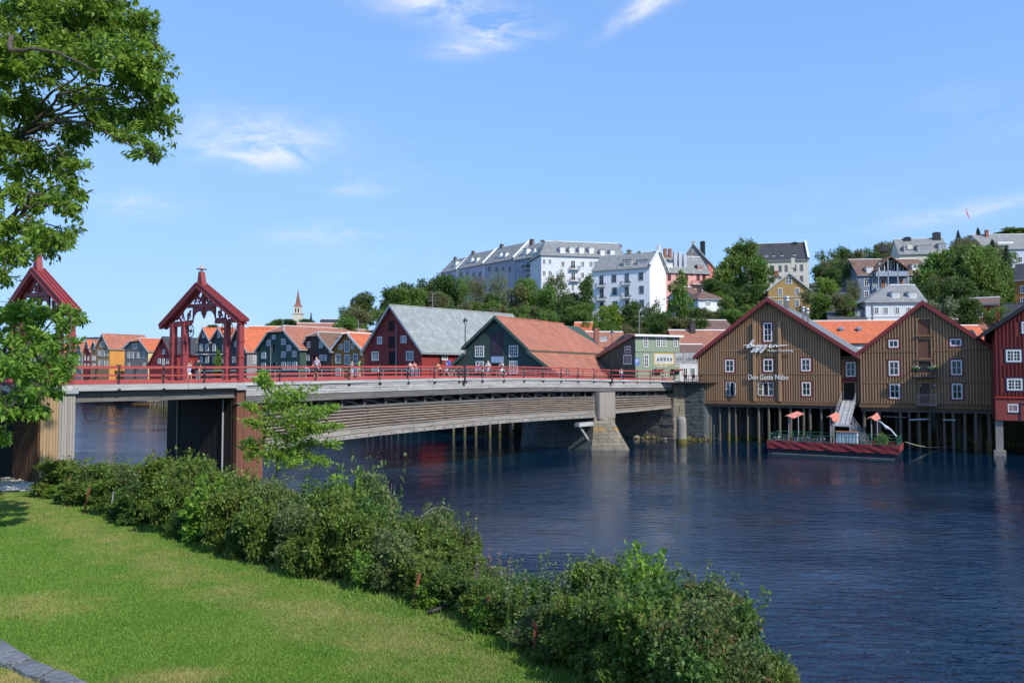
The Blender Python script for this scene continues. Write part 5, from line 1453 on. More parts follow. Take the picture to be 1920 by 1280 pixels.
# draped cloth with folds
def cloth(p0, p1, z0, z1, n):
    p0, p1 = Vector(p0), Vector(p1); d = p1 - p0; nn = Vector((d.y, -d.x)).normalized(); v = []; f = []; R_ = 5
    for i in range(n + 1):
        for j in range(R_ + 1):
            u = i / n; w = j / R_; q = p0 + d * u + nn * (.04 + .05 * math.sin(i * 1.1 + j * 1.7) * math.sin(i * .37) * (1 - .3 * w)); v.append((q.x, q.y, z0 + (z1 - z0) * w + .02 * math.sin(i * .9) * (w < .1)))
    for i in range(n):
        for j in range(R_):
            k = i * (R_ + 1) + j; f.append((k, k + R_ + 1, k + R_ + 2, k + 1))
    me = bpy.data.meshes.new('side_cloth'); me.from_pydata(v, [], f); me.materials.append(CLOTH)
    o = obj('side_cloth', me, bg); md = o.modifiers.new('thickness', 'SOLIDIFY'); md.thickness = .02
cloth((-.02, -.10), (wb + .02, -.10), .54, 1.32, 46); cloth((wb + .04, 0), (wb + .04, DB), .66, 1.32, 16); cloth((-.04, DB), (-.04, 0), .62, 1.32, 16); cloth((wb, DB + .02), (0, DB + .02), .62, 1.3, 30)
r_ = MB()
RZ = 1.95
for (x0, y0, x1, y1) in ((0.1, .1, wb - .1, .1), (wb - .1, .1, wb - .1, DB - .1), (wb - .1, DB - .1, .1, DB - .1), (.1, DB - .1, .1, .1)):
    for z in (1.35, RZ): r_.cyl((x0, y0, z), (x1, y1, z), .03, n=5)
r_.build('railing', [GREENP], bg)
pm = MB().box(-.035, .035, -.035, .035, .7, RZ + .02).mesh('railing_post', [GREENP])
for i in range(9):
    for y in (.1, DB - .1): obj('railing_post', pm, bg, (.1 + (wb - .2) * i / 8, y, 0))
for y in (1.7, 3.2):
    for x in (.1, wb - .1): obj('railing_post', pm, bg, (x, y, 0))
def on_barge(px, py, y=2.0):
    t, z = fbg.hit(px, py, y); P = fbg.A + fbg.e * t + fbg.w * y; return t, z, P
def canopy(quads, posts, label, y=2.3):
    px0, ybot = quads[0][0][:2]; z0 = on_barge(px0, ybot, y)[1]; t0 = on_barge(px0, ybot, y)[0]
    P = fbg.A + fbg.e * t0 + fbg.w * y
    o = thing('sun_canopy', label, 'canopy', (P.x, P.y, .74), fbg.ang, 'tilted salmon-red canopies on the barge')
    CN = mat('salmon_canvas', (.62, .20, .15), .85, .08, 2, bump=.1)
    for q in quads:
        P3 = [(on_barge(a, b, y + c)[0] - t0, c, on_barge(a, b, y + c)[1] - .74) for a, b, c in q]
        n = len(P3); MB().add(P3 + [(a, b, c - .05) for a, b, c in P3], [tuple(range(n)), tuple(range(2 * n - 1, n - 1, -1))] + [(i, i + n, (i + 1) % n + n, (i + 1) % n) for i in range(n)]).build('canvas', [CN], o)
    for x in posts:
        tx = on_barge(x, 800, y)[0] - t0; MB().cyl((tx, 0, 0), (tx, 0, z0 - .74 + .12), .05, n=7).build('post', [GREYM], o)
    tx = on_barge(posts[0], 800, y)[0] - t0; MB().cyl((tx - .3, -.4, z0 - .80), (tx + .3, .3, z0 - .62), .04, n=6).build('arm', [IRON], o)
    return o
canopy([[(1474, 778.5, -.5), (1488, 783.5, -.5), (1507, 775, .5), (1495, 770.5, .5)]], (1479, 1497), 'salmon-red tilted canopy on two posts over the left half of the barge')
canopy([[(1553, 780, -.5), (1561, 782, -.5), (1574, 776, .5), (1568, 772, .5)], [(1558, 781, -.5), (1562, 789, -.6), (1573, 789, .2), (1574, 777, .3)]], (1557, 1563), 'crumpled salmon-red canopy beside the foot of the gangway')
canopy([[(1633, 782, -.5), (1641, 788, -.5), (1651, 784, .4), (1645, 772.5, .4)], [(1625, 785, -.5), (1632, 782, -.5), (1638, 779, 0), (1630, 781, 0)]], (1634, 1645), 'salmon-red canopy on posts over the right part of the barge')
# hose / lit tube
pts = [on_barge(x, y, 1.8 - .3 * i)[2:] + (on_barge(x, y, 1.8 - .3 * i)[1],) for i, (x, y) in enumerate([(1646, 789), (1652, 791), (1657, 796), (1662, 801), (1670, 805), (1676, 812), (1681, 818)])]
P3d = [Vector((p[0].x, p[0].y, p[1])) for p in pts]
o = MB().path([p - P3d[0] for p in P3d], [.05, .05, .07, .16, .06, .06, .05], 8).build('white_hose', [WHITE], None, P3d[0]); tag(o, 'bent white pipe leaning down to the right end of the barge', 'pipe')
# ribbed pale blue board and clutter on deck
t0, z0, P = on_barge(1568, 827, 1.0); t1, z1, _ = on_barge(1607, 810, 1.0)
o = thing('counter', 'pale blue and white slatted bar counter on the barge', 'bar counter', (P.x, P.y, .74), fbg.ang)
MB().box(0, t1 - t0, .06, .7, 0, z1 - .74 - .05).build('body', [mat('white_blue_paint', (.5, .56, .6), .6, .05, 3)], o)
PB = mat('pale_blue_slats', (.28, .42, .52), .6, .1, 3); n = 12; w = (t1 - t0) / n
for i in range(n): MB().box(i * w + .02, (i + 1) * w - .02, 0 if i % 2 else .03, .06, 0, z1 - .79).build('slat', [PB if i % 2 else WHITE], o)
MB().box(-.05, t1 - t0 + .05, -.08, .78, z1 - .79, z1 - .72).build('counter_top', [mat('warm_wood_top', (.4, .17, .08), .6, .1, 3)], o)
def chair(px, label, y, m, rz):
    t, z, P = on_barge(px, 822, y)
    o = thing('chair', label, 'chair', (P.x, P.y, .74), rz, 'chairs stored on the barge deck')
    MB().box(-.22, .22, -.22, .22, .42, .46).build('seat', [m], o); MB().box(-.22, .22, .18, .22, .5, .9).build('backrest', [m], o)
    for sx in (-.19, .19):
        for sy in (-.19, .19): MB().box(sx - .02, sx + .02, sy - .02, sy + .02, 0, .45 if sy < 0 else .9).build('leg', [GREYM], o)
    return o
CH = [mat('dark_chair_plastic', (.03, .05, .05), .5, .1, 3), mat('grey_chair_plastic', (.2, .22, .22), .5, .1, 3)]
for i, px in enumerate((1456, 1464, 1472, 1490, 1502, 1508, 1513, 1518, 1523, 1528, 1533, 1538, 1543, 1549, 1556)):
    chair(px, 'dark chair standing among the stored furniture on the left half of the barge deck', 1.4 + .9 * (i % 3), CH[i % 2], fbg.ang + rnd.uniform(-1.5, 1.5))
def table(px, y, label):
    t, z, P = on_barge(px, 822, y); o = thing('table', label, 'table', (P.x, P.y, .74), fbg.ang)
    MB().box(-.5, .5, -.35, .35, .70, .74).build('tabletop', [CH[0]], o); MB().cyl((0, 0, .03), (0, 0, .70), .04, n=8).build('leg', [GREYM], o); MB().lathe([(.28, 0), (.28, .02), (.06, .05)], n=10).build('foot', [GREYM], o)
table(1486, 2.6, 'dark table under the left salmon canopy on the barge')
table(1462, 1.1, 'dark table at the left end of the barge deck')
table(1516, .9, 'dark table in front of the crowded chairs on the barge')
table(1622, .9, 'dark table near the green railing, right of the slatted counter')
table(1590, 2.9, 'dark table behind the slatted counter on the barge')
t, z, P = on_barge(1652, 815, 2.0)
o = thing('potted_shrub', 'leafy green shrub in a pot on the right end of the barge', 'potted plant', (P.x, P.y, .74))
MB().lathe([(.2, 0), (.28, .35), (.3, .4), (.26, .38)], n=12).build('pot', [BRICKM], o)
C, nr = blob_points([((0, 0, .95), (.5, .45, .55)), ((.2, 0, .6), (.35, .35, .3))], 26, 10, .08)
obj('foliage', leaf_mesh('foliage', C, .14, leafmat('pot_leaves', (.04, .09, .02), (.12, .22, .06)), outward=nr), o)
t, z, P = on_barge(1627, 818, 1.5)
o = thing('sack_pile', 'pale canvas sack lying on the barge deck below the gangway stairs', 'sack', (P.x, P.y, .74), .3)
MB().lathe([(.3, 0), (.55, .12), (.5, .35), (.25, .5), (.05, .52)], n=9).build('sack', [mat('pale_canvas', (.55, .52, .44), .9, .1, 3, bump=.4)], o)

# gangway down from the doorway, landing and stairs to the deck
g0, g1 = flk.hit(1592, 750)[0], zd0
Dr = flk.A + flk.e * flk.hit(1592.5, 750)[0]
yl = on_barge(1579, 797, 3.4)
Lp = yl[2]; zl = yl[1]
gw = thing('gangway', 'weathered plank gangway dropping from the doorway to the barge with pipe handrails', 'gangway', (Dr.x, Dr.y, g1))
p0, p1 = Vector((0, 0, 0)), Vector((Lp.x - Dr.x, Lp.y - Dr.y, zl - g1))
dd_ = (p1 - p0).normalized(); sd = Vector((-dd_.y, dd_.x, 0)).normalized(); n = 22
for k_ in (-.62, -.2, .2, .62): MB().bar(p0 + sd * k_ + Vector((0, 0, -.12)), p1 + sd * k_ + Vector((0, 0, -.12)), .12, .14).build('beam', [GWOODD], gw)
for i in range(n):
    a = p0 + (p1 - p0) * ((i + .04) / n); c = p0 + (p1 - p0) * ((i + .94) / n)
    MB().bar(a, c, 1.36, .05).build('plank', [GWOOD], gw)
for s_ in (-.72, .72):
    m = MB()
    for h in (.5, 1.0): m.cyl(p0 + sd * s_ + Vector((0, 0, h)), p1 + sd * s_ + Vector((0, 0, h)), .025, n=5)
    for i in range(7): q = p0 + (p1 - p0) * (i / 6) + sd * s_; m.cyl(q - Vector((0, 0, .1)), q + Vector((0, 0, 1.0)), .025, n=5)
    m.build('handrail', [GREYM], gw)
# landing
fe, fw_ = Vector((fbg.e.x, fbg.e.y, 0)), Vector((fbg.w.x, fbg.w.y, 0))
pl = p1 + Vector((0, 0, -.06))
m = MB(); m.slab([pl - fe * .9 - fw_ * 1.1, pl + fe * .9 - fw_ * 1.1, pl + fe * .9 + fw_ * .3, pl - fe * .9 + fw_ * .3], .08); m.build('landing', [GREYM], gw)
for a_, b2_ in ((-.85, -1.05), (.85, -1.05), (-.85, .2), (.85, .2)):
    q = pl + fe * a_ + fw_ * b2_; MB().cyl(q, Vector((q.x, q.y, .74 - g1)), .05, n=6).build('leg', [GREYM], gw)
t2, z2, P2_ = on_barge(1624, 818, 2.6)
q0 = pl + fe * .9 - fw_ * .5; q1 = Vector((P2_.x - Dr.x, P2_.y - Dr.y, .85 - g1))
sdir = Vector((-(q1 - q0).y, (q1 - q0).x, 0)).normalized()
for s_ in (-.4, .4): MB().bar(q0 + sdir * s_, q1 + sdir * s_, .05, .22).build('stair_string', [ZINC], gw)
for i in range(9):
    q = q0 + (q1 - q0) * ((i + .5) / 9); MB().bar(q - sdir * .4, q + sdir * .4, .26, .04).build('tread', [ZINC], gw)
for s_ in (-.42, .42):
    m = MB()
    for h in (.35, .65, .95): m.cyl(q0 + sdir * s_ + Vector((0, 0, h)), q1 + sdir * s_ + Vector((0, 0, h)), .02, n=5)
    for i in range(5): q = q0 + (q1 - q0) * (i / 4) + sdir * s_; m.cyl(q, q + Vector((0, 0, .95)), .022, n=5)
    m.build('stair_handrail', [GREYM], gw)

# ================================================================== HOUSES BEYOND THE BRIDGE
C3 = dict(cols=2, rows=3)
C4 = dict(cols=4, rows=3)
SM = dict(cols=2, rows=2)
# big dark red barn with pale slate roof
barn, fba, Pba, Lba = gable_house('warehouse', 'large dark red gabled warehouse with pale grey slate roof beyond the bridge', 683, 117, -44, [(683, 658), (734, 574), (791, 656)], Lpx=958, base=4.2,
    wall=RED, roof=T_SL, trim=mat('grey_trim_paint', (.36, .39, .40), .6, .08, 3), cat='warehouse', oh=.4, eo=.5,
    wins=[(707.5, 631, 717, 645, C4), (752, 629.5, 762.5, 643, C4), (697.5, 659, 710, 676, C4), (762, 657.5, 776, 676, C4), (698, 686, 710, 700, C4), (762, 684, 776, 700, C4)],
    doors=[(729.5, 602, 739, 621, DARK, REDTRIM), (729.5, 631, 740.5, 652, DARK, REDTRIM), (730, 659, 742, 683, DARK, REDTRIM)] and [],
    side=[(828, 658.5, 839, 675, C4), (862, 658.5, 872, 675, C4)])
for q in [(729.5, 602, 739, 621), (729.5, 631, 740.5, 652), (730, 659, 742, 683)]: recess_door(fba, *q, DARK, REDTRIM, name='loft_door')
t = fba.hit(744, 650)[0]; MB().cyl((t, -.12, 4.2), (t, -.12, fba.hit(744, 609)[1]), .07, n=6).build('drainpipe', [GREYM], barn, (0, 0, -4.2))
fsb = fba.right(Pba[-1][0])
for px in (822, 858):
    t = fsb.hit(px, 670)[0]; z = fsb.hit(px, 682)[1]; z1 = fsb.hit(px, 657)[1]
    o = MB().box(0, .5, -.06, 0, 0, z1 - z).build('hatch', [DARK if px == 822 else WHITE]); fsb.place(o, t + .2, z)
for px in (852.5, 857):
    t = fsb.hit(px, 670)[0]; o = MB().cyl((0, -.1, 0), (0, -.1, 6.5), .08, n=6).build('drainpipe', [REDTRIM]); fsb.place(o, t, 4.6)
def roof_light(root, P, i, fr_side, L0, L1, u0, u1, base, m=GLASS):
    """skylight on slope i between heights u0..u1 (0 eave, 1 ridge) and lengths L0..L1"""
    (ta, za), (tb, zb) = P[i], P[i + 1]
    if za > zb: (ta, za), (tb, zb) = (tb, zb), (ta, za)
    f = lambda u, y, k: (ta + (tb - ta) * u, y, za + (zb - za) * u + k)
    MB().slab([f(u0, L0, .16), f(u0, L1, .16), f(u1, L1, .16), f(u1, L0, .16)], .1).slab([f(u0 + .02, L0 + .08, .27), f(u0 + .02, L1 - .08, .27), f(u1 - .02, L1 - .08, .27), f(u1 - .02, L0 + .08, .27)], .03, 1).build('skylight', [GREYM, m], root, (0, 0, -base))
roof_light(barn, Pba, 1, None, Lba * .62, Lba * .66, .28, .42, 4.2)

# dark green warehouse with aisles and an orange tile roof
GT = mat('green_trim_paint', (.06, .11, .09), .6, .1, 3)
gb, fgb, Pgb, Lgb = gable_house('warehouse', 'dark green gabled warehouse with long red tile roof and a dark portrait banner', 835, 103, -32,
    [(835, 700), (873.5, 664), (874, 650), (931, 595.5), (990, 652.5), (990.5, 658.5), (1047, 702)], L=23, base=4.6,
    wall=DKGREEN, roof=T_RB, trim=GT, cat='warehouse', hipback=5.5, oh=.5, eo=.4,
    wins=[(891, 648.5, 907.5, 669.5, C4), (954.5, 647.5, 971.5, 669, C4), (892, 677, 907, 700, C4), (955, 676, 971, 700, C4)])
panel(fgb, 'banner', 921, 623.5, 943, 667.5, mat('banner_print', (.035, .03, .045), .7, .9, .9, bump=0, col2=(.09, .06, .09)), .05)
panel(fgb, 'banner_foot', 921, 668, 944, 679.5, mat('pale_blue_print', (.35, .45, .6), .7, .1, 3, bump=0), .05)
recess_door(fgb, 922, 682, 944, 704, DARK, GT)
i = 4
MB().box(Pgb[4][0] - .02, Pgb[4][0] + .04, 0, Lgb - .3, Pgb[5][1] - .25, Pgb[4][1] - .1).build('clerestory', [LTGREEN], gb, (0, 0, -4.6))
MB().box(Pgb[4][0], Pgb[4][0] + .3, -.5, Lgb + .3, Pgb[4][1] - .28, Pgb[4][1] - .12).build('gutter', [WHITE], gb, (0, 0, -4.6))

# ochre, brown and big green neighbours
och, foc, Poc, Loc = gable_house('warehouse', 'ochre gabled wharf house with orange roof and tall white loft door, beside the red warehouse', 623, 128, -42, [(623, 657), (645, 628), (655.5, 627.5), (683, 658)], Lpx=700, base=4.4,
    wall=OCHRE, roof=T_OR, trim=WHITE, hip=.4, cat='warehouse', oh=.4, eo=.3,
    wins=[(629.5, 663.5, 639, 681, SM), (646, 639, 656, 660, dict(cols=2, rows=4)), (635.5, 645, 643, 655, SM), (659.5, 644, 664.8, 654, SM), (646, 665, 657, 683, dict(cols=2, rows=4)), (662.5, 663, 671.5, 682, SM), (630, 690, 639, 704, SM), (662, 690, 671, 704, SM)])
chimney(och, Poc[-1][0] * .65, 12, 10, at(698, 597, 138).z, 1.5, 1.3)
brn, fbr, Pbr, Lbr = gable_house('warehouse', 'dark brown wharf house with half-hipped roof, between the ochre and the big green warehouse', 563, 134, -42, [(563, 656), (578, 632), (600, 631), (622, 657)], Lpx=650, base=4.4,
    wall=DKBROWN, roof=T_BR, trim=mat('pale_stone_trim', (.45, .47, .46), .7, .1, 3), hip=.45, cat='warehouse',
    wins=[(576, 640.5, 582, 652, C3), (599, 640, 605.5, 652, C3), (568, 665, 573.5, 676, C3), (575, 665, 580.5, 676, C3), (599.5, 665, 605.5, 676, C3), (607.5, 665, 613, 676, C3), (568, 690, 580, 701, SM)])
recess_door(fbr, 587, 665, 594, 682, DARK, REDTRIM)
grn, fgr, Pgr, Lgr = gable_house('warehouse', 'wide dark green wharf house with half-hipped red tile roof and scattered white windows', 482, 141, -42, [(482, 657), (504.5, 624.5), (536, 622.5), (563, 653)], L=30, base=4.4,
    wall=DKGREEN, roof=T_RB, trim=mat('pale_stone_trim', (.45, .47, .46)), hip=.55, cat='warehouse',
    wins=[(500.6, 637.5, 508, 648, C3), (510.5, 628, 516.5, 635.5, SM), (528, 635, 535.5, 646, C3), (538, 647, 546, 657.5, C3), (548.5, 657.5, 556.5, 669, C3), (528, 659, 536, 670, C3), (491, 660.5, 498.5, 672, C3),
          (491, 680, 498.5, 692, C3), (528.5, 678.5, 536, 692, C3), (539, 678.5, 546, 692, C3), (549, 678, 557, 692, C3)])
recess_door(fgr, 512, 646, 517.5, 658, DARK, GT); recess_door(fgr, 512, 680, 518, 692, DARK, GT)
t = fgr.hit(508.7, 660)[0]; MB().cyl((t, -.1, 4.4), (t, -.1, fgr.hit(508, 640)[1]), .06, n=5).build('drainpipe', [GREYM], grn, (0, 0, -4.4))
roof_light(grn, Pgr, 2, None, 9, 12, .45, .72, 4.4)
# grey house with orange roof, seen on its long side
gk, fgk, Pgk, Lgk = gable_house('warehouse', 'grey wharf house with bright orange roof, partly behind the right post of the portal', 428, 152, -42, [(428, 655), (446, 616), (463, 656)], L=34, base=4.4,
    wall=CHAR, roof=T_OR, trim=mat('pale_stone_trim', (.45, .47, .46)), cat='warehouse', sidewall=GREYW, wins=[(440, 640, 446, 650, SM), (436, 668, 442, 680, SM), (450, 668, 456, 680, SM)],
    side=[(474.5, 666, 479.5, 681, dict(cols=1, rows=2))])
# charcoal double gable
dg = []
for i, (x0, xp, x1, lab) in enumerate(((371.5, 382.5, 395.5, 'charcoal narrow gabled wharf house, left one of a pair seen through the portal'), (395.5, 411, 427.5, 'charcoal narrow gabled wharf house, right one of a pair seen through the portal'))):
    q = gable_house('warehouse', lab, x0, 168 - i * 3.5, -40, [(x0, 640), (xp, 615.5), (x1, 641 + 2 * i)], L=26, base=4.2, wall=CHAR, roof=T_OR, trim=mat('pale_stone_trim', (.45, .47, .46)), cat='warehouse', eo=.15,
        wins=[(xp - 3, 621, xp + 2, 633, SM), (x0 + 3.5, 645, x0 + 9, 658, C3), (x1 - 10, 645, x1 - 4, 658, C3), (x0 + 4, 668, x0 + 9, 681, C3), (x1 - 10, 668, x1 - 4, 681, C3)])
    dg.append(q)
    balcony(q[0], q[1], 4.2, x0 + 5, 659, x1 - 5, 664, 1.2)
chimney(dg[0][0], dg[0][2][-1][0], 6, 12, at(395.5, 612, 172).z, .3, .3, IRON, False, 'flue')
# dark red barn with dark slate roof
rd, frd, Prd, Lrd = gable_house('warehouse', 'dark red wharf barn with black slate roof, left of the charcoal pair', 280, 176, -36, [(280, 684), (306.5, 633), (320.5, 662)], L=25, base=4.2, wall=RED, roof=T_DK, trim=REDTRIM, cat='warehouse',
    wins=[(296.5, 672, 301.5, 682, SM), (304.5, 672, 308.5, 688, SM), (312, 672, 316, 682, SM), (305, 655, 310, 664, SM)], sidewall=RED)
gable_house('warehouse', 'grey-beige half-hipped wharf house with orange roof, between yellow house and dark red barn', 234, 196, -38, [(234, 652), (245.5, 641.5), (264.5, 639.5), (278, 657)], L=30, base=4.2, wall=GBEIGE, roof=T_OR,
    trim=mat('pale_stone_trim', (.45, .47, .46)), hip=.8, cat='warehouse', sidewall=mat('pale_yellow_boards', (.62, .45, .22), .8, .1, 2, kind='vboard', axis='y', pitch=(.3, 0), bump=.1),
    wins=[(249, 644, 257, 654, dict(cols=3, rows=2)), (239.5, 660, 243.5, 672, SM), (247, 660, 251, 672, SM), (257, 660, 261, 672, SM), (268, 660, 272, 672, SM), (239.5, 680, 243.5, 688, SM), (268, 680, 272, 688, SM)])
yl_, fyl, Pyl, Lyl = gable_house('warehouse', 'yellow gabled wharf house with orange roof and a sunlit orange side wall', 180.5, 204, -36, [(180.5, 652), (193, 627), (205.5, 652)], Lpx=268, base=4.2, wall=TAN, roof=T_RB, trim=mat('pale_stone_trim', (.45, .47, .46)), cat='warehouse',
    sidewall=YELL, wins=[(189, 640, 196, 651, SM), (184, 657, 187.5, 667, SM), (190, 657, 196, 668, SM), (198.5, 657, 202.5, 667, SM), (184, 675, 187.5, 686, SM), (190, 675, 196, 687, SM), (198.5, 675, 202.5, 686, SM)])  # sunlight painted in: side wall brighter than the shaded gable
for lab, x0, xp, x1, yp, ye, d, w_, r_ in (
    ('narrow beige gabled wharf house, immediately left of the yellow one', 170.5, 176.5, 182, 640, 655, 214, TAN, T_RB),
    ('narrow dark red gabled wharf house with white windows, second left of the yellow one', 156, 164.5, 170, 638, 662, 224, RED, T_OR),
    ('narrow grey gabled wharf house far down the row, between two red ones', 142, 147.5, 154, 641, 664, 240, GREYW, T_RB),
    ('narrow dark red gabled wharf house at the far end of the row', 132, 138, 143, 646, 664, 252, RED, T_OR),
    ('far wharf house with pink wall behind the leaves of the big tree', 96, 105, 113, 645, 664, 268, SALMON, T_OR),
    ('far ochre wharf house behind the left portal', 76, 85, 95, 644, 664, 280, OCHRE, T_OR),
    ('far green wharf house behind the left portal', 55, 64, 75, 646, 664, 292, DKGREEN, T_RB),
    ('far red wharf house at the left edge of the picture', 20, 32, 45, 644, 664, 300, RED, T_OR)):
    gable_house('warehouse', lab, x0, d, -36, [(x0, ye), (xp, yp), (x1, ye - 4)], L=26, base=4.0, wall=w_, roof=r_, trim=mat('pale_stone_trim', (.45, .47, .46)), cat='warehouse', eo=.15,
                wins=[(xp - 1.8, yp + 8, xp + 1.4, yp + 15, SM), (x0 + 2.2, 667, x0 + 4.8, 676, SM), (xp, 667, xp + 2.5, 676, SM), (x0 + 2.2, 681, x0 + 4.8, 688, SM), (xp, 681, xp + 2.5, 688, SM)])
block('office_building', 'low grey flat building rising behind the yellow wharf house', 158, 250, 330, 8, 633.5, 4, 20, ridge_h=.6, wall=GREYW, roof=T_DKX, trim=None, cornice=False)
# houses filling the row behind
for lab, x0, x1, d, ye, yr, ang, wl, rf in (
    ('house with broad orange roof rising behind the grey wharf house', 462, 520, 175, 632, 613, 10, GREYW, T_ORX),
    ('house with brown tile roof behind the big green warehouse', 552, 640, 185, 622, 607, 6, CREAM, T_RBX),
    ('pale flat-roofed house on the slope right of the church spire', 600, 640, 240, 603, 599, 8, CREAM, T_DKX),
    ('small house with bright red gable roof behind the dark green warehouse', 1075, 1106, 132, 628, 606, -10, SALMON, T_ORX),
    ('low house with weathered red roof left of the sage green corner house', 1112, 1180, 126, 650, 624, 8, CREAM, T_RBX),
    ('long low house with mossy red tile roof behind the street end', 1270, 1380, 121, 657, 621, 4, CHAR, T_RBX),
    ('house with brown tile roof behind the left slope of the lettered warehouse', 1318, 1378, 134, 622, 602, 6, WHITEW, T_BRX),
    ('long house with bright orange tile roof between the two brown warehouses', 1528, 1708, 124, 642, 603, -6, WHITEW, T_ORX),
    ('house with red-brown roof behind the right slope of the balcony warehouse', 1785, 1862, 128, 617, 600, -4, REDTRIM and CREAM, T_RBX),
    ('house with orange tile roof and blue skylight behind the balcony warehouse', 1782, 1862, 116, 652, 612, -4, WHITEW, T_ORX)):
    q = block('house', lab, x0, x1, d, ang, ye, 5.6, 9, y_ridge=yr, wall=wl, roof=rf, trim=WHITE, cat='house', cornice=False)
    if x0 == 1528:
        for cx in (1577, 1610.5):
            z = q[1].hit(cx, 622, 2.2)[1]; t = q[1].hit(cx, 622, 2.2)[0]; y = q[5](z)
            MB().lathe([(.25, -.4), (.25, .35), (.5, .4), (.5, .6), (.2, .8)], (t, y, z), 10).build('roof_cowl', [ZINC], q[0], (0, 0, -5.6))
    if 'blue skylight' in lab: skylight(q[0], q[1], q[5], 5.6, 1815, 622, 1829, 634, q[3], q[4], 4.5)
    if 'mossy' in lab: chimney(q[0], q[1].hit(1298, 610, 4)[0], 4, 13, at(1298, 605, 125).z, .8, .8, mat('dark_brick', (.06, .05, .05), .9, .3, 6))
    if 'weathered' in lab:
        chimney(q[0], q[1].hit(1115.5, 620, 2)[0], 1, 11, at(1115.5, 615, 127).z, .75, .75, BRICKM, False)
        dormer(q[0], q[1], q[5], 5.6, 1121, 632, 1141, 641, GREYM, cols=4, rows=1)
    if 'red-brown' in lab:
        chimney(q[0], q[1].hit(1822, 605, 3)[0], 3, 11, at(1822, 598, 131).z, .9, .9, CONC); chimney(q[0], q[1].hit(1851, 605, 3)[0], 3, 11, at(1851, 599, 131).z, 1., 1., BRICKM)

# sage green corner house at the end of the bridge
fc = Frame(1191.5, 101, 24)
ch_ = thing('corner_house', 'sage green boarded corner house with shallow red roof at the end of the bridge', 'house', (fc.A.x, fc.A.y, 6.4), fc.ang); fc.root = ch_; fc.lo = Vector((0, 0, -6.4))
Wc = fc.hit(1274, 650)[0]; zc_ = fc.hit(1191.5, 629)[1]; Lc = 13
lo = (0, 0, -6.4)
b = MB(); b.add([(0, 0, 5), (Wc, 0, 5), (Wc, Lc, 5), (0, Lc, 5), (0, 0, zc_), (Wc, 0, zc_), (Wc, 3, zc_ + .2), (0, 3, zc_ + .2), (Wc, Lc, zc_ - 4.2), (0, Lc, zc_ - 4.2)],
      [(0, 1, 5, 4), (1, 2, 8, 6, 5), (3, 2, 8, 9)[::-1], (0, 4, 7, 9, 3), (4, 5, 6, 7), (7, 6, 8, 9), (0, 3, 2, 1)])
b.build('wall', [LTGREEN], ch_, lo)
MB().box(-.04, -.005, .02, 2.9, 5, zc_ - .05).add([(-.04, 2.9, 5), (-.04, Lc, 5), (-.04, Lc, zc_ - 4.2), (-.04, 2.9, zc_ + .1), (-.005, 2.9, 5), (-.005, Lc, 5), (-.005, Lc, zc_ - 4.2), (-.005, 2.9, zc_ + .1)], [(0, 3, 2, 1), (4, 5, 6, 7), (0, 1, 5, 4), (1, 2, 6, 5), (2, 3, 7, 6)]).build('shaded_side_boarding', [DKGREEN], ch_, lo)  # shade of the left wall painted as a dark green layer
MB().slab([(-.3, -.35, zc_ - .05), (Wc + .3, -.35, zc_ - .05), (Wc - .6, 3.2, zc_ + .30), (.4, 3.2, zc_ + .30)], .14).slab([(.4, 3.2, zc_ + .30), (Wc - .6, 3.2, zc_ + .30), (Wc + .2, Lc, zc_ - 3.8), (-.3, Lc, zc_ - 3.8)], .14).slab([(-.3, -.35, zc_ - .05), (.4, 3.2, zc_ + .30), (-.3, Lc, zc_ - 3.8)], .12).build('roof', [T_RBX], ch_, lo)
MB().box(-.36, Wc + .36, -.5, -.36, zc_ - .1, zc_ + .16).build('gutter', [WHITE], ch_, lo)
MB().box(0, Wc, -.08, 0, fc.hit(1230, 660)[1], fc.hit(1230, 659)[1]).build('belt_course', [LTGREEN], ch_, lo)
for q in ((1206, 633, 1214.5, 650.5), (1229.5, 632.5, 1238, 650), (1240.5, 632.5, 1248.5, 650), (1262.5, 633, 1270, 650), (1207, 664.5, 1215.5, 688), (1230.5, 665, 1239, 687.5), (1241, 665, 1249.5, 687.5), (1264, 665, 1271, 687)): window(fc, *q, cols=2, rows=3)
for q in ((1242, 696, 1250, 712), (1263, 696, 1271, 712)): window(fc, *q, cols=2, rows=3)
for x0, x1 in ((1224, 1240), (1258, 1275)): panel(fc, 'awning', x0, 691.5, x1, 695, mat('dull_red_awning', (.2, .06, .05), .8, .1, 3), .7)
fcl = fc.left(Lc)
window(fcl, 1169.5, 664.5, 1185, 683, cols=6, rows=1, name='window')
s_ = panel(fcl, 'wall_sign', 1171.5, 648.5, 1183.5, 661.5, mat('grey_white_sign', (.45, .46, .46), .7, .1, 3), .08)
t0, t1 = fcl.hit(1172.5, 655)[0], fcl.hit(1182.5, 655)[0]
for (ya, yb) in ((651, 653.5), (656.5, 659.5)):
    za, zb = fcl.hit(1178, yb)[1], fcl.hit(1178, ya)[1]
    # two lines of worn dark lettering too small to read
    m = MB(); x = t0; n = 0
    while x < t1 - .1: w = rnd.uniform(.10, .2); m.box(x, min(x + w, t1), -.02, 0, za, zb - rnd.uniform(0, .1)); x += w + .07; n += 1
    o = m.build('sign_lettering', [CHAR]); fcl.place(o, 0, 0, -.09); 
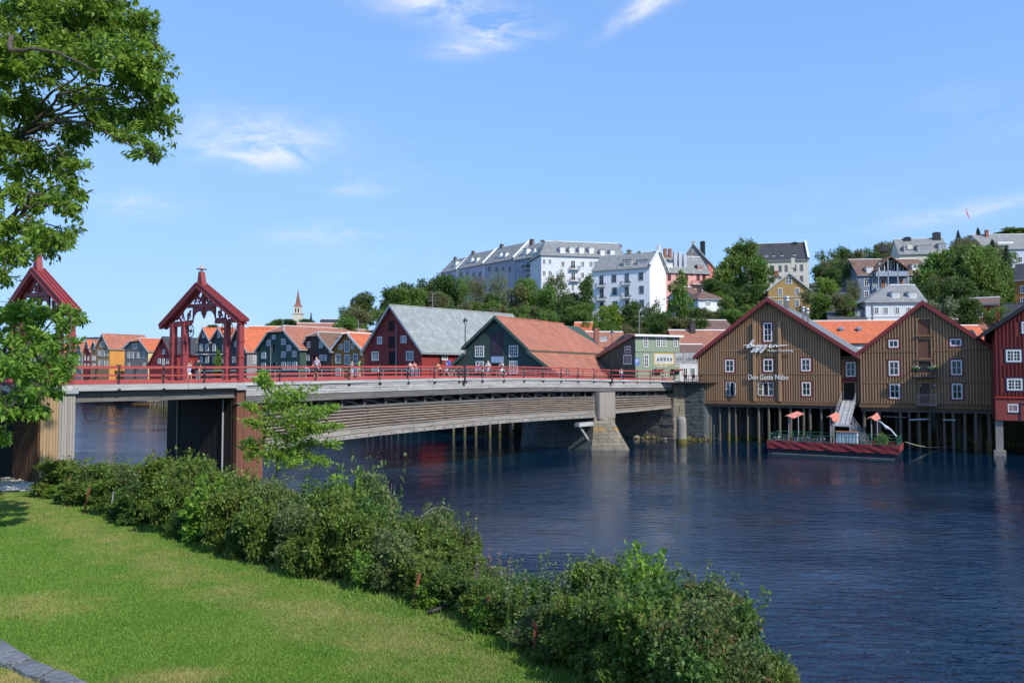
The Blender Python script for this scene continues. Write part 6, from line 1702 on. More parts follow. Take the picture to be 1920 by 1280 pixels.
# street banners
def banner(x0, x1, y0, y1, d, m, label, edge=None):
    p, q = at(x0, y0, d), at(x1, y0, d + .6); z0 = at(x0, y1, d).z
    o = thing('street_banner', label, 'banner', (p.x, p.y, z0), math.atan2(q.y - p.y, q.x - p.x)); w = (q - p).length; h = p.z - z0
    MB().box(.12 if edge else 0, w - (.12 if edge else 0), -.02, .02, .12 if edge else 0, h - (.12 if edge else 0)).build('cloth', [m], o)
    if edge: MB().box(0, w, -.015, .015, 0, .12).box(0, w, -.015, .015, h - .12, h).box(0, .12, -.015, .015, .12, h - .12).box(w - .12, w, -.015, .015, .12, h - .12).build('border', [edge], o)
    pr = mat('banner_ink', (.12, .14, .17), .8, .3, 3, bump=0)
    for i in range(5): u = w * (.14 + .16 * i); MB().prism([(u, h * .3), (u + w * .09, h * .3), (u + w * .13, h * (.5 + .06 * (i % 3))), (u + w * .03, h * (.6 + .05 * (i % 2)))], -.03, -.022).build('print', [pr], o)
    MB().cyl((-.05, 0, -4.0 if x0 < 1230 else 0), (-.05, 0, h + .2), .03, n=5).cyl((w + .05, 0, 0), (w + .05, 0, h + .2), .03, n=5).build('pole', [GREYM], o)
YB = mat('yellow_banner_cloth', (.60, .40, .05), .7, .1, 3, bump=0)
banner(1226, 1264, 661.5, 683.5, 97, mat('white_print_cloth', (.62, .62, .56), .7, .35, 1.3, bump=0, col2=(.75, .75, .7)), 'yellow-edged banner hanging across the street in front of the corner house', YB)
banner(1265, 1280, 661.5, 682, 98, mat('blue_white_print', (.25, .33, .45), .7, .9, 1.2, bump=0, col2=(.65, .68, .72)), 'small blue and white banner right of the yellow-edged one')
banner(1282, 1306, 661.5, 682, 99, mat('grey_blue_print', (.18, .24, .32), .7, .9, 1.0, bump=0, col2=(.6, .65, .7)), 'grey-blue banner nearest the lettered warehouse')
block('shop', 'small white shop front at the street end behind the banners', 1272, 1330, 112, 4, 672, 6.4, 8, ridge_h=2, wall=WHITEW, roof=T_BRX, trim=WHITE, cat='shop',
      wins=[(1281, 689, 1289, 704, dict(cols=2, rows=1)), (1295, 689, 1303, 704, dict(cols=2, rows=1))], cornice=False)
# blue parking sign
p = at(1194.5, 684, 98)
o = thing('road_sign', 'blue square road sign on a pole in front of the corner house', 'road sign', (p.x, p.y, 6.9))
MB().cyl((0, 0, 0), (0, 0, p.z - 6.9 + .9), .035, n=6).build('pole', [GREYM], o)
MB().box(-.28, .28, -.06, -.04, p.z - 6.9 - .02, p.z - 6.9 + .85).build('plate', [mat('sign_blue', (.10, .2, .5), .5, .03, 3, bump=0)], o)
MB().box(-.12, -.04, -.075, -.062, p.z - 6.9 + .2, p.z - 6.9 + .7).box(-.04, .12, -.075, -.062, p.z - 6.9 + .62, p.z - 6.9 + .7).box(-.04, .12, -.075, -.062, p.z - 6.9 + .42, p.z - 6.9 + .5).box(.07, .14, -.075, -.062, p.z - 6.9 + .5, p.z - 6.9 + .62).build('sign_symbol', [WHITE], o)
# forecourt with dark railing at the street end
MB_ = MB()
q0, q1 = at(1264, 700, 95.5), at(1308, 700, 96)
MB_.add([(q0.x - 4, 92.8, 6.9), (q1.x + 6, 94.2, 6.9), (q1.x + 8, 110, 6.9), (q0.x - 8, 112, 6.9)], [(0, 1, 2, 3)])
tag(MB_.build('street', ASPH), kind='structure')
o = thing('terrace_fence', 'dark iron fence along the quay between the bridge and the lettered warehouse', 'fence', (E2.x, E2.y, 6.75)); d_ = E3 - E2; m = MB()
for h in (.5, 1.0): m.cyl((0, 0, h), (d_.x, d_.y, h), .03, n=5)
m.build('rail', [IRON], o)
pm = MB().cyl((0, 0, 0), (.08, 0, 1.05), .04, n=6).mesh('post', [IRON])
for i in range(6): obj('post', pm, o, (d_.x * i / 5, d_.y * i / 5, 0))
for px, lab in ((1287, 'red cafe chair on the quay terrace, left one'), (1299, 'red cafe chair on the quay terrace, right one')):
    p = at(px, 700, 97.5); o = thing('cafe_chair', lab, 'chair', (p.x, p.y, 6.9), .4 if px < 1290 else -.6); m = mat('red_chair_paint', (.45, .03, .03), .5, .1, 3)
    MB().box(-.22, .22, -.22, .22, .42, .46).build('seat', [m], o); MB().box(-.22, .22, .18, .22, .5, .95).build('backrest', [m], o)
    for sx in (-.19, .19):
        for sy in (-.19, .19): MB().box(sx - .02, sx + .02, sy - .02, sy + .02, 0, .44).build('leg', [m], o)

# pilings under the far row of warehouses
me = MB().cyl((0, 0, 0), (0, 0, 1), .17, .15, 8).mesh('piling', [STILT]); al = MB().cyl((0, 0, -.3), (0, 0, .35), .18, .18, 8).mesh('algae_sleeve', [ALGAE])
def pilings(root, fr, W, n, base, top, y=.3):
    for i in range(n):
        t = W * (i + .5) / n + rnd.uniform(-.3, .3)
        for yy in (y, y + 2.5): o = obj('piling', me, root, (t, yy, -1 - base)); o.scale = (1, 1, top + 1); obj('algae_sleeve', al, root, (t, yy, .1 - base))
for (rt, fr, P, base) in ((barn, fba, Pba, 4.2), (gb, fgb, Pgb, 4.6), (och, foc, Poc, 4.4), (brn, fbr, Pbr, 4.4), (grn, fgr, Pgr, 4.4), (rd, frd, Prd, 4.2), (gk, fgk, Pgk, 4.4)):
    for c_ in rt.children:
        if c_.name.startswith('wall'):
            vs = c_.data.vertices; mn = min(v.co.z for v in vs)
            for v in vs:
                if v.co.z < mn + .01: v.co.z = 3.6
    pilings(rt, fr, P[-1][0], 9, base, 3.7)

# ================================================================== HOUSES ON THE HILL
W4 = dict(cols=2, rows=3)
DKB = mat('sooty_brick', (.16, .11, .09), .9, .3, 6)
DKW = dict(cols=2, rows=2, fm=mat('grey_blue_window_paint', (.25, .29, .34), .6, .1, 3))
# long apartment block: sunlit right wing
wg = [(x, y, x + 6, y + 10, W4) for x in (1017.5, 1028.5) for y in (485.5, 507, 529)] + [(x, y0, x + 7, y0 + 11, W4) for x in (1052, 1089, 1105, 1113, 1128, 1142) for y0 in (489.5, 510.5, 531.5)] + [(1070, 488, 1079, 504, W4), (1070.5, 511, 1079, 526, W4), (1071, 532, 1077, 545, W4)]
apr = block('apartment_block', 'long white apartment block on the hilltop, sunlit wing with dormers', 1015, 1172, 212, 12, 477, 26, 13, y_ridge=455.5, wall=WHITEW, roof=T_SLX, trim=WHITE, hipl=3, wins=wg)
for x in (1049, 1067, 1085.5, 1104.5): dormer(apr[0], apr[1], apr[5], 26, x + 1, 463.5, x + 10, 476)
for x in (1124, 1143): dormer(apr[0], apr[1], apr[5], 26, x + 1, 469, x + 9, 480)
for y in (505, 527): balcony(apr[0], apr[1], 26, 1068, y - 6, 1086, y)
for px, yt in ((1018, 451), (1080, 454), (1122, 458), (1163, 458)): chimney(apr[0], apr[1].hit(px, 470, 6)[0], 6.5, 45, at(px, yt, 218).z, 1.0, .8, DKB)
# left wing, its blue shade put into the wall colour, and the terrace beyond
fr0 = apr[1]
apl = block('apartment_block', 'grey-blue shaded wing of the long apartment block, left of its corner', 965, 1015, 232, -50, 487, 26, 12, y_ridge=461, wall=mat('blue_shaded_render', (.24, .29, .38), .85, .06, 1, bump=.1), roof=T_SLX, trim=WHITE,
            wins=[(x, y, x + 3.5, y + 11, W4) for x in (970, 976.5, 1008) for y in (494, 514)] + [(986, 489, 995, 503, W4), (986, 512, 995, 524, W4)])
for x in (978, 995, 1007): dormer(apl[0], apl[1], apl[5], 26, x, 466, x + 7, 478)
balcony(apl[0], apl[1], 26, 982, 498, 998, 505)
chimney(apl[0], 1, 6, 45, at(989, 451, 236).z, 1.2, .9, DKB)
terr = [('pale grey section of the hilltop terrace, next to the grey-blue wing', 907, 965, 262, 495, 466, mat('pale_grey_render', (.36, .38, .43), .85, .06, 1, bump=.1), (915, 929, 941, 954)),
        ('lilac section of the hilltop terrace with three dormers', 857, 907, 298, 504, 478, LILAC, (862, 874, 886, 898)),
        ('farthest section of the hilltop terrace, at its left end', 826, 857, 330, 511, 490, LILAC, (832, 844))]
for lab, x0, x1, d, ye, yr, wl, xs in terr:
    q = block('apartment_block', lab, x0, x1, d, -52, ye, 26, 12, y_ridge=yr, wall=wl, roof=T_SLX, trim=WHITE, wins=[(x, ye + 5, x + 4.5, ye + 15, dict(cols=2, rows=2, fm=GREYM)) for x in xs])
    for x in xs[1:3]: dormer(q[0], q[1], q[5], 26, x, ye - 21, x + 6, ye - 12)
    MB().slab([(q[2] - .2, -.6, q[3]), (q[2] + .3, -.6, q[3]), (q[2] + .3, 6, q[4] + .3), (q[2] - .2, 6, q[4] + .3)], .5).build('parapet', [WHITE], q[0], (0, 0, -26))
    chimney(q[0], 2, 6, 40, q[4] + 1.1, 1.2, .9, DKB)
# white block with bare sunlit gable
wb4 = block('apartment_building', 'pale blue-white four-storey building with a blank sunlit gable wall', 1111.5, 1218, 196, -30, 507.5, 17, 12, y_ridge=478, wall=mat('bright_white_render', (.78, .80, .83), .85, .03, 1, bump=.1), roof=T_SLX, trim=WHITE,
    wins=[(x, y, x + 9, y + 15, DKW) for x, y in ((1147, 514.5), (1197.5, 510.5), (1148, 538.5), (1198.5, 535.5), (1149, 564), (1199, 561.5))] + [(x, y, x + 8, y + 18, DKW) for x, y in ((1124, 516), (1171.5, 512.5), (1124.5, 541), (1171.5, 538), (1125, 566), (1172.5, 563))])
for x, y in ((1118, 532.5), (1165, 528.5), (1119, 557.5), (1165.5, 554)): balcony(wb4[0], wb4[1], 17, x, y, x + 18, y + 5.5)
chimney(wb4[0], wb4[1].hit(1180, 480, 6)[0], 6, 35, at(1180, 468.5, 196).z, 1.1, .8, CONC); chimney(wb4[0], wb4[1].hit(1199, 480, 6)[0], 6, 35, at(1199, 473, 196).z, .7, .6, CONC)
MB().prism([(0, 0), (0, 1)], 0, 1) if False else None
W_ = wb4[2]
m = MB(); zE, zR = wb4[3], wb4[4]
m.slab([(W_ + .02, -.3, zE + .1), (W_ + .45, -.3, zE + .1), (W_ + .45, 6.5, zR + .5), (W_ + .02, 6.5, zR + .5)], .5).slab([(W_ + .02, 13.3, zE + .1), (W_ + .45, 13.3, zE + .1), (W_ + .45, 6.5, zR + .5), (W_ + .02, 6.5, zR + .5)], .5)
m.box(W_ - .2, W_ + .45, 5.5, 6.7, zR, zR + 1.7).build('gable_parapet', [WHITEW], wb4[0], (0, 0, -17))
dormer(wb4[0], wb4[1], wb4[5], 17, 1168, 487, 1184, 500, GREYM, cols=1, rows=1); dormer(wb4[0], wb4[1], wb4[5], 17, 1194, 487, 1216, 497, GREYM, cols=3, rows=1)
# pink building and its neighbours
pk_ = block('apartment_building', 'pink building with grey roof and metal flues, right of the blank white gable', 1240, 1330, 205, 14, 509, 22, 11, y_ridge=482, wall=PINK, roof=T_SLX, trim=WHITE,
    wins=[(x, 514, x + 6, 526, dict(fm=REDTRIM)) for x in (1252, 1284, 1306, 1317)] + [(1294, 512, 1299, 517, dict(fm=REDTRIM)), (1252, 534, 1258, 545, dict(fm=REDTRIM)), (1284, 534, 1290, 545, dict(fm=REDTRIM))])
for px, yt in ((1265, 470), (1274, 470), (1283, 474)):
    t = pk_[1].hit(px, 505, 2)[0]; MB().box(t - .45, t + .45, 1.4, 2.2, 33, at(px, yt, 206).z).build('flue', [ZINC], pk_[0], (0, 0, -22))
for px, yt in ((1247, 467), (1256, 467)): chimney(pk_[0], pk_[1].hit(px, 480, 5)[0], 5, 36, at(px, yt, 210).z, .8, .7)
dormer(pk_[0], pk_[1], pk_[5], 22, 1248, 492, 1263, 502, WHITE, cols=4, rows=1); dormer(pk_[0], pk_[1], pk_[5], 22, 1308, 497, 1320, 506, REDTRIM, cols=3, rows=1)
balcony(pk_[0], pk_[1], 22, 1296, 526, 1314, 533, m=REDTRIM)
gy_, fgy, Pgy, Lgy = gable_house('apartment_building', 'grey gabled building with tall gable chimney behind the pink one', 1288, 222, -20, [(1288, 474), (1300, 457), (1328, 488)], Lpx=1366, base=27, wall=GREYW, roof=T_SL, trim=mat('pale_stone_trim', (.45, .47, .46)), cat='building',
    sidewall=SALMON, side=[(1336, 506, 1343, 520, SM), (1350, 508, 1356, 520, SM)])
chimney(gy_, fgy.hit(1300, 460)[0], .4, 34, at(1299, 454, 222).z, .9, .8, CREAM); chimney(gy_, Pgy[1][0] + 1.5, 10, 40, at(1333, 456, 232).z, 1.4, 1.1, IRON)
# cream building with dark roof
cr_ = block('apartment_building', 'long cream building with black roof and a sunlit white gable, behind the yellow-brown house', 1404, 1516, 236, -13, 489, 28, 13, y_ridge=457, wall=CREAM, roof=T_DKX, trim=CREAM,
    wins=[(x, y - (x - 1460) * .04, x + 6, y + 13 - (x - 1460) * .04, dict(fm=GREYM)) for x in (1432, 1446, 1460, 1471.5, 1487.5, 1500) for y in (497, 518)])
m = MB(); W_, zE, zR = cr_[2], cr_[3], cr_[4]
m.box(W_ + .02, W_ + .06, 0, 13, 24, zE).slab([(W_ - .3, -.3, zE + .1), (W_ + .3, -.3, zE + .1), (W_ + .3, 6.5, zR + .5), (W_ - .3, 6.5, zR + .5)], .45).slab([(W_ - .3, 13.3, zE + .1), (W_ + .3, 13.3, zE + .1), (W_ + .3, 6.5, zR + .5), (W_ - .3, 6.5, zR + .5)], .45).build('gable_parapet', [WHITEW], cr_[0], (0, 0, -28))
for px, yt in ((1443, 457), (1490, 453)): chimney(cr_[0], cr_[1].hit(px, 465, 6)[0], 6, 44, at(px, yt, 236).z, 1.6, 1., IRON)
for x in (1434, 1447, 1463, 1486): skylight(cr_[0], cr_[1], cr_[5], 28, x, 479 - (x - 1434) * .05, x + 6, 484 - (x - 1434) * .05, cr_[3], cr_[4], 6.5)
# yellow-brown gabled house
yb, fyb, Pyb, Lyb = gable_house('house', 'yellow-brown gabled house with white windows above the ridge of the lettered warehouse', 1441, 172, -14, [(1441, 543), (1480, 512), (1519, 543)], L=11, base=14, wall=mat('yellow_brown_render', (.40, .25, .09), .85, .1, 1.5, bump=.15), roof=T_BR,
    trim=mat('pale_stone_trim', (.45, .47, .46)), cat='house', wins=[(1472.5, 518, 1485, 532, dict(cols=4, rows=2)), (1459, 540, 1467, 554, W4), (1490, 540, 1499, 553, W4), (1459, 562, 1467, 576, W4), (1490, 561, 1499, 575, W4)], sidewall=CREAM)
chimney(yb, fyb.hit(1456, 520, 5)[0], 5, 30, at(1456, 510, 176).z, .8, .8); chimney(yb, fyb.hit(1487, 520, 5)[0], 5, 34, at(1486, 503, 176).z, .8, .8, CREAM)
ledge(yb, fyb, 14, 1441, 1519, 556.5, m=CREAM)
# white villa left
wv = block('villa', 'small white house with brown hip roof and verandah above the street end roofs', 1310, 1356, 166, 10, 560, 13, 9, y_ridge=546, wall=WHITEW, roof=T_BRX, trim=WHITE, hipl=3, hipr=3, cat='house',
    wins=[(1322, 565.5, 1333, 574, dict(cols=4, rows=2)), (1345, 566, 1351, 575, SM), (1312, 590, 1318, 600, SM), (1340, 588, 1350, 600, SM)])
MB().box(wv[1].hit(1319, 580)[0], wv[1].hit(1343, 580)[0], -1.2, -.02, wv[1].hit(1320, 585)[1], wv[1].hit(1320, 576)[1]).build('verandah', [WHITE], wv[0], (0, 0, -13))
block('house', 'small white house wing with dark red roof beside the big tree', 1298, 1318, 178, 30, 553, 16, 8, y_ridge=541, wall=WHITEW, roof=T_BRX, trim=WHITE, cat='house', wins=[(1304, 560, 1310, 570, SM)])
# blue house with central gable
bl = block('villa', 'blue-grey villa with brown roof and glazed gable balcony', 1611, 1740, 190, -4, 515, 22, 11, y_ridge=487, wall=GREYBL, roof=T_BRX, trim=WHITE, cat='house',
    wins=[(1620, 522, 1629, 537, W4), (1636, 521, 1643, 536, W4), (1620, 545, 1629, 560, W4), (1636, 545, 1643, 559, W4), (1703, 520, 1714, 534, W4), (1703, 543, 1714, 558, W4)])
fbl = bl[1]
gP = [fbl.hit(1642, 507, -1.2), fbl.hit(1669, 481.5, -1.2), fbl.hit(1702, 505, -1.2)]
m = MB(); m.slab([(gP[0][0] - .3, -1.7, gP[0][1] - .2), (gP[1][0], -1.7, gP[1][1]), (gP[1][0], 4, gP[1][1]), (gP[0][0] - .3, 4, gP[0][1] - .2)], .22).slab([(gP[2][0] + .3, -1.7, gP[2][1] - .2), (gP[1][0], -1.7, gP[1][1]), (gP[1][0], 4, gP[1][1]), (gP[2][0] + .3, 4, gP[2][1] - .2)], .22)
m.build('gable_roof', [T_BR], bl[0], (0, 0, -22))
zf1, zf2, zf0 = fbl.hit(1670, 510)[1], fbl.hit(1670, 519)[1], fbl.hit(1670, 545)[1]
m = MB().box(gP[0][0], gP[2][0], -1.4, -.02, zf2, zf1).box(gP[0][0], gP[2][0], -1.4, -.02, zf0 - .3, zf0 + .5)
for px in (1643, 1661, 1679, 1698):
    t = fbl.hit(px, 520)[0]; m.box(t - .12, t + .12, -1.4, -1.15, 20, min(prof_z(gP, t), gP[1][1]) - .1)
m.build('balcony_front', [mat('pale_blue_paint', (.28, .34, .43), .7, .08, 3)], bl[0], (0, 0, -22))
for q in ((1648, 493, 1659, 509), (1663, 489, 1677, 509), (1681, 494, 1694, 509)): window(fbl, *q, cols=2, rows=1, y=-.25)
for px in (1655, 1689): recess_door(fbl, px - 3, 523, px + 5, 540, mat('brick_red_door', (.28, .10, .06), .7, .1, 3), WHITE)
dormer(bl[0], fbl, bl[5], 22, 1624, 501, 1636, 513); dormer(bl[0], fbl, bl[5], 22, 1712, 495, 1725, 507)
chimney(bl[0], fbl.hit(1659, 480, 5)[0], 5, 40, at(1659, 473, 195).z, 1.6, 1, IRON); chimney(bl[0], fbl.hit(1705, 480, 5)[0], 5, 40, at(1705, 469, 195).z, 1.2, 1, CREAM)
# house at the top
tp = block('villa', 'hilltop house with grey roof, arched window dormer and yellow gable', 1690, 1778, 240, -12, 476, 38, 11, y_ridge=448, wall=CREAM, roof=T_SLX, trim=WHITE, cat='house', wins=[])
m = MB(); W_, zE, zR = tp[2], tp[3], tp[4]; m.box(W_ + .02, W_ + .08, 0, 11, 36, zE + .0).build('side_wall', [mat('pale_yellow_render', (.6, .55, .36), .85, .06, 1)], tp[0], (0, 0, -38))
dormer(tp[0], tp[1], tp[5], 38, 1719, 460, 1746, 473, GREYM, cols=6, rows=1); dormer(tp[0], tp[1], tp[5], 38, 1760, 456, 1775, 468, GREYM, cols=3, rows=1); dormer(tp[0], tp[1], tp[5], 38, 1694, 462, 1703, 474, GREYM, cols=2, rows=1)
chimney(tp[0], tp[1].hit(1756, 450, 5)[0], 5, 44, at(1756, 439, 244).z, 2.2, 1, IRON); chimney(tp[0], tp[1].hit(1701, 455, 5)[0], 5, 44, at(1701, 446, 244).z, 2., 1, IRON)
# white house with slate hip roof
wh = block('villa', 'white house with pale slate hip roof and two dormers, above the orange tile roof', 1625, 1735, 142, -6, 565, 12, 10, y_ridge=536, wall=WHITEW, roof=T_SLX, trim=WHITE, hipl=6, cat='house',
    wins=[(x, 575.5, x + 9, 588.5, W4) for x in (1639, 1656.5, 1678, 1700, 1716)])
for x in (1673, 1704.5): dormer(wh[0], wh[1], wh[5], 12, x, 547.5, x + 14, 559.5, cols=4, rows=2)
ledge(wh[0], wh[1], 12, 1625, 1735, 593, h=.15, m=WHITE); MB().cyl((wh[1].hit(1636, 580)[0], -.15, 12), (wh[1].hit(1636, 580)[0], -.15, wh[3]), .09, n=6).build('drainpipe', [GREYM], wh[0], (0, 0, -12))
block('garage', 'small grey annex beside the white house with the hip roof', 1604, 1622, 143, -6, 578, 12, 6, ridge_h=.6, wall=GREYW, roof=T_DKX, trim=None, cat='annex', cornice=False, wins=[(1608, 583, 1614, 592, SM)])
# right edge
re_ = block('villa', 'long grey-roofed pale blue house at the top right behind conifers', 1848, 1990, 226, -4, 466, 36, 12, y_ridge=440, wall=BLUEW, roof=T_SLX, trim=WHITE, cat='house', wins=[(1906, 481, 1917, 492, dict(cols=3, rows=2)), (1930, 481, 1941, 492, dict(cols=3, rows=2))])
MB().box(re_[1].hit(1868, 460)[0], re_[1].hit(1897, 460)[0], -.8, .2, re_[1].hit(1880, 458)[1], re_[1].hit(1880, 454)[1]).build('fascia_panel', [WHITE], re_[0], (0, 0, -36))
chimney(re_[0], re_[1].hit(1850, 445, 5)[0], 5, 44, at(1850, 432, 230).z, .8, .8)
block('house', 'red wooden house half hidden behind the big tree, one white window showing', 1818, 1872, 134, -34, 570, 11, 5, y_ridge=560, wall=RED, roof=T_BRX, trim=WHITE, cat='house', wins=[(1831, 581, 1843, 595.5, SM), (1857, 581, 1864, 594, SM)])
block('house', 'mustard yellow house at the right edge with red door', 1882, 1960, 126, -38, 597, 12, 7, ridge_h=2.4, wall=OCHRE, roof=T_DKX, trim=None, cat='house', cornice=False, wins=[(1930, 600, 1940, 612, SM)])
block('house', 'orange-brown tall house with blue window at the right edge', 1907, 1980, 138, -38, 524, 13, 7, ridge_h=3, wall=OCHRE, roof=T_DKX, trim=WHITE, cat='house', wins=[(1913, 536, 1922, 550, SM), (1913, 558, 1922, 572, SM)])
# church
p = at(558.5, 600, 600); zc0 = 12
cs = thing('church_spire', 'distant church tower with a slender red-brown spire', 'church tower', (p.x, p.y, zc0))
w = .5 * (567.5 - 549.5) / F * 600 * .93
zz = lambda y: at(558.5, y, 600).z - zc0
MB().box(-w, w, -w, w, 0, zz(588)).box(-w * .74, w * .74, -w * .74, w * .74, zz(588) + .01, zz(575)).build('tower', [CREAM], cs)
MB().box(-w * 1.08, w * 1.08, -w * 1.08, w * 1.08, zz(589.5), zz(587.8)).box(-w * .8, w * .8, -w * .8, w * .8, zz(575.6), zz(574.6)).build('ledge', [mat('church_trim', (.35, .33, .25), .8, .1, 3)], cs)
m = MB(); r0 = w * .8
m.add([(-r0, -r0, zz(574.6)), (r0, -r0, zz(574.6)), (r0, r0, zz(574.6)), (-r0, r0, zz(574.6)), (-r0 * .55, -r0 * .55, zz(569)), (r0 * .55, -r0 * .55, zz(569)), (r0 * .55, r0 * .55, zz(569)), (-r0 * .55, r0 * .55, zz(569)), (0, 0, zz(541))],
      [(0, 1, 5, 4), (1, 2, 6, 5), (2, 3, 7, 6), (3, 0, 4, 7), (4, 5, 8), (5, 6, 8), (6, 7, 8), (7, 4, 8)]).build('spire', [mat('copper_red_spire', (.26, .10, .07), .7, .15, 3)], cs)
for sx in (-.3, .3): MB().box(w * (sx - .13), w * (sx + .13), -w * .74 - .1, -w * .74 + .02, zz(586), zz(578)).build('window', [DARK], cs)
# flagpole with pennant
p = at(1813, 470, 250); zt_ = at(1813, 388, 250).z
o = thing('flagpole', 'thin white flagpole with a red pennant rising over the hilltop trees', 'flagpole', (p.x, p.y, 38))
MB().cyl((0, 0, 0), (0, 0, zt_ - 38), .09, .05, 6).build('pole', [WHITE], o)
MB().add([(0.05, 0, zt_ - 38), (.5, .1, zt_ - 38 - 1.6), (1.5, .2, zt_ - 38 - 4.6), (.3, .05, zt_ - 38 - 2.4), (.05, .04, zt_ - 38), (.5, .14, zt_ - 38 - 1.6), (1.5, .24, zt_ - 38 - 4.6), (.3, .09, zt_ - 38 - 2.4)], [(0, 1, 2, 3), (7, 6, 5, 4), (0, 4, 5, 1), (1, 5, 6, 2), (2, 6, 7, 3), (3, 7, 4, 0)]).build('pennant', [mat('red_pennant_cloth', (.5, .04, .05), .8, .1, 3)], o)
# road climbing the hill
rp = [(1592, 606, 136), (1586, 588, 146), (1581, 572, 162), (1578, 556, 180), (1574, 545, 196)]
v = []
for px, py, d in rp:
    c = at(px, py, d); v += [(c.x - 3.6, c.y, c.z), (c.x + 3.6, c.y, c.z), (c.x - 3.6, c.y, c.z - 3), (c.x + 3.6, c.y, c.z - 3)]
f = []
for i in range(len(rp) - 1): k = 4 * i; f += [(k, k + 1, k + 5, k + 4), (k, k + 4, k + 6, k + 2), (k + 1, k + 3, k + 7, k + 5)]
tag(MB().add(v, f + [(0, 2, 3, 1)]).build('road', ASPH), kind='structure')
# antennas
for px, y0, y1, d, lab in ((811, 549, 575, 130, 'thin television aerial above the slate roof of the red warehouse'), (1199, 584, 628, 112, 'thin aerial mast on the corner house'), (672, 600, 618, 140, 'television aerial on the ochre house')):
    p = at(px, y1 + 15, d); z1 = at(px, y0, d).z
    o = thing('aerial', lab, 'aerial', (p.x, p.y, p.z - 1)); MB().cyl((0, 0, 0), (0, 0, z1 - p.z + 1), .04, n=5).build('mast', [GREYM], o)
    MB().cyl((-.9, 0, z1 - p.z + .3), (.9, 0, z1 - p.z + .3), .02, n=4).cyl((-.6, 0, z1 - p.z - .4), (.6, 0, z1 - p.z - .4), .02, n=4).build('crossbar', [GREYM], o)

# ================================================================== TREES
LM = {
 'dark': leafmat('dark_foliage', (.024, .056, .014), (.075, .135, .028)),
 'mid': leafmat('mid_foliage', (.038, .084, .014), (.12, .20, .036)),
 'bright': leafmat('bright_foliage', (.06, .12, .016), (.17, .27, .04)),
 'olive': leafmat('olive_foliage', (.055, .075, .026), (.14, .16, .065), (.16, .11, .05), amt3=.12),
 'willow': leafmat('willow_foliage', (.065, .095, .045), (.16, .20, .10)),
 'con': leafmat('conifer_foliage', (.018, .036, .014), (.040, .070, .024), trans=.12),
}
def unit_crown(kind, seed):
    """crown filling a box of about -1..1 in x and y, 0..2 in z"""
    global rng
    keep = rng; rng = np.random.default_rng(seed); r = random.Random(seed)
    bl = []
    if kind == 'con':
        n = 2600; z = rng.random(n) ** 1.15 * 1.9 + .08; tier = .55 + .45 * np.abs(np.sin(z * 13)); rad = (2.05 - z) / 2 * tier * (.35 + .65 * rng.random(n) ** .5); a = rng.random(n) * 6.283
        C = np.column_stack([rad * np.cos(a), rad * np.sin(a), z]); C = np.repeat(C, 3, 0) + rng.normal(size=(n * 3, 3)) * .035
        nr = np.repeat(np.column_stack([np.cos(a), np.sin(a), -.3 * np.ones(n)]), 3, 0)
    elif kind == 'willow':
        for i in range(11):
            a = r.random() * 6.28; q = r.random() ** .6 * .62; h = .75 + r.random() * .85; bl.append(((q * math.cos(a), q * math.sin(a), h), (.34, .34, .34)))
        C, nr = blob_points(bl, 28, 10, .045, hang=.26); nr[:, 2] -= 1
    elif kind == 'col':
        for i in range(12):
            h = .2 + 1.6 * i / 11; q = .34 * math.sin(math.pi * min(1, (h + .25) / 2.3)); a = r.random() * 6.28
            bl.append(((q * math.cos(a), q * math.sin(a), h), (.52 * (1.25 - h * .42), .52 * (1.25 - h * .42), .26)))
        C, nr = blob_points(bl, 34, 9, .05)
    else:
        m = {'round': 15, 'loose': 13, 'wide': 17}[kind]
        for i in range(m):
            a = r.random() * 6.28; q = r.random() ** .5 * .72; h = .35 + r.random() * 1.3; q *= math.sqrt(max(.05, 1 - ((h - .95) / 1.05) ** 2)); s = r.uniform(.24, .42) if kind != 'loose' else r.uniform(.16, .32)
            bl.append(((q * math.cos(a), q * math.sin(a), h), (s * 1.1, s * 1.1, s * .85)))
        if kind != 'loose': bl.append(((0, 0, .95), (.6, .6, .6)))
        C, nr = blob_points(bl, 30 if kind != 'loose' else 26, 9, .05 if kind != 'loose' else .06)
    rng = keep
    return C, nr
CR = {}
TRUNK = MB().path([(0, 0, -1.2), (.03, .02, .5), (-.02, .03, 1.0), (.04, 0, 1.5)], [.085, .07, .045, .015], 7)
for i in range(5):
    a = i * 1.3; TRUNK.cyl((0, 0, .35 + .18 * i), (.5 * math.cos(a), .5 * math.sin(a), .8 + .2 * i), .03, .01, 5)
TRUNKM = TRUNK.mesh('trunk', [BARK])
def crown_mesh(kind, var, lm):
    key = (kind, var, lm)
    if key not in CR:
        C, nr = unit_crown(kind, 100 + var * 17 + sum(map(ord, kind)))
        CR[key] = leaf_mesh('crown', C, {'con': .075, 'willow': .075}.get(kind, .095), LM[lm], {'willow': .35, 'con': .4}.get(kind, .6), outward=nr * .6)
    return CR[key]
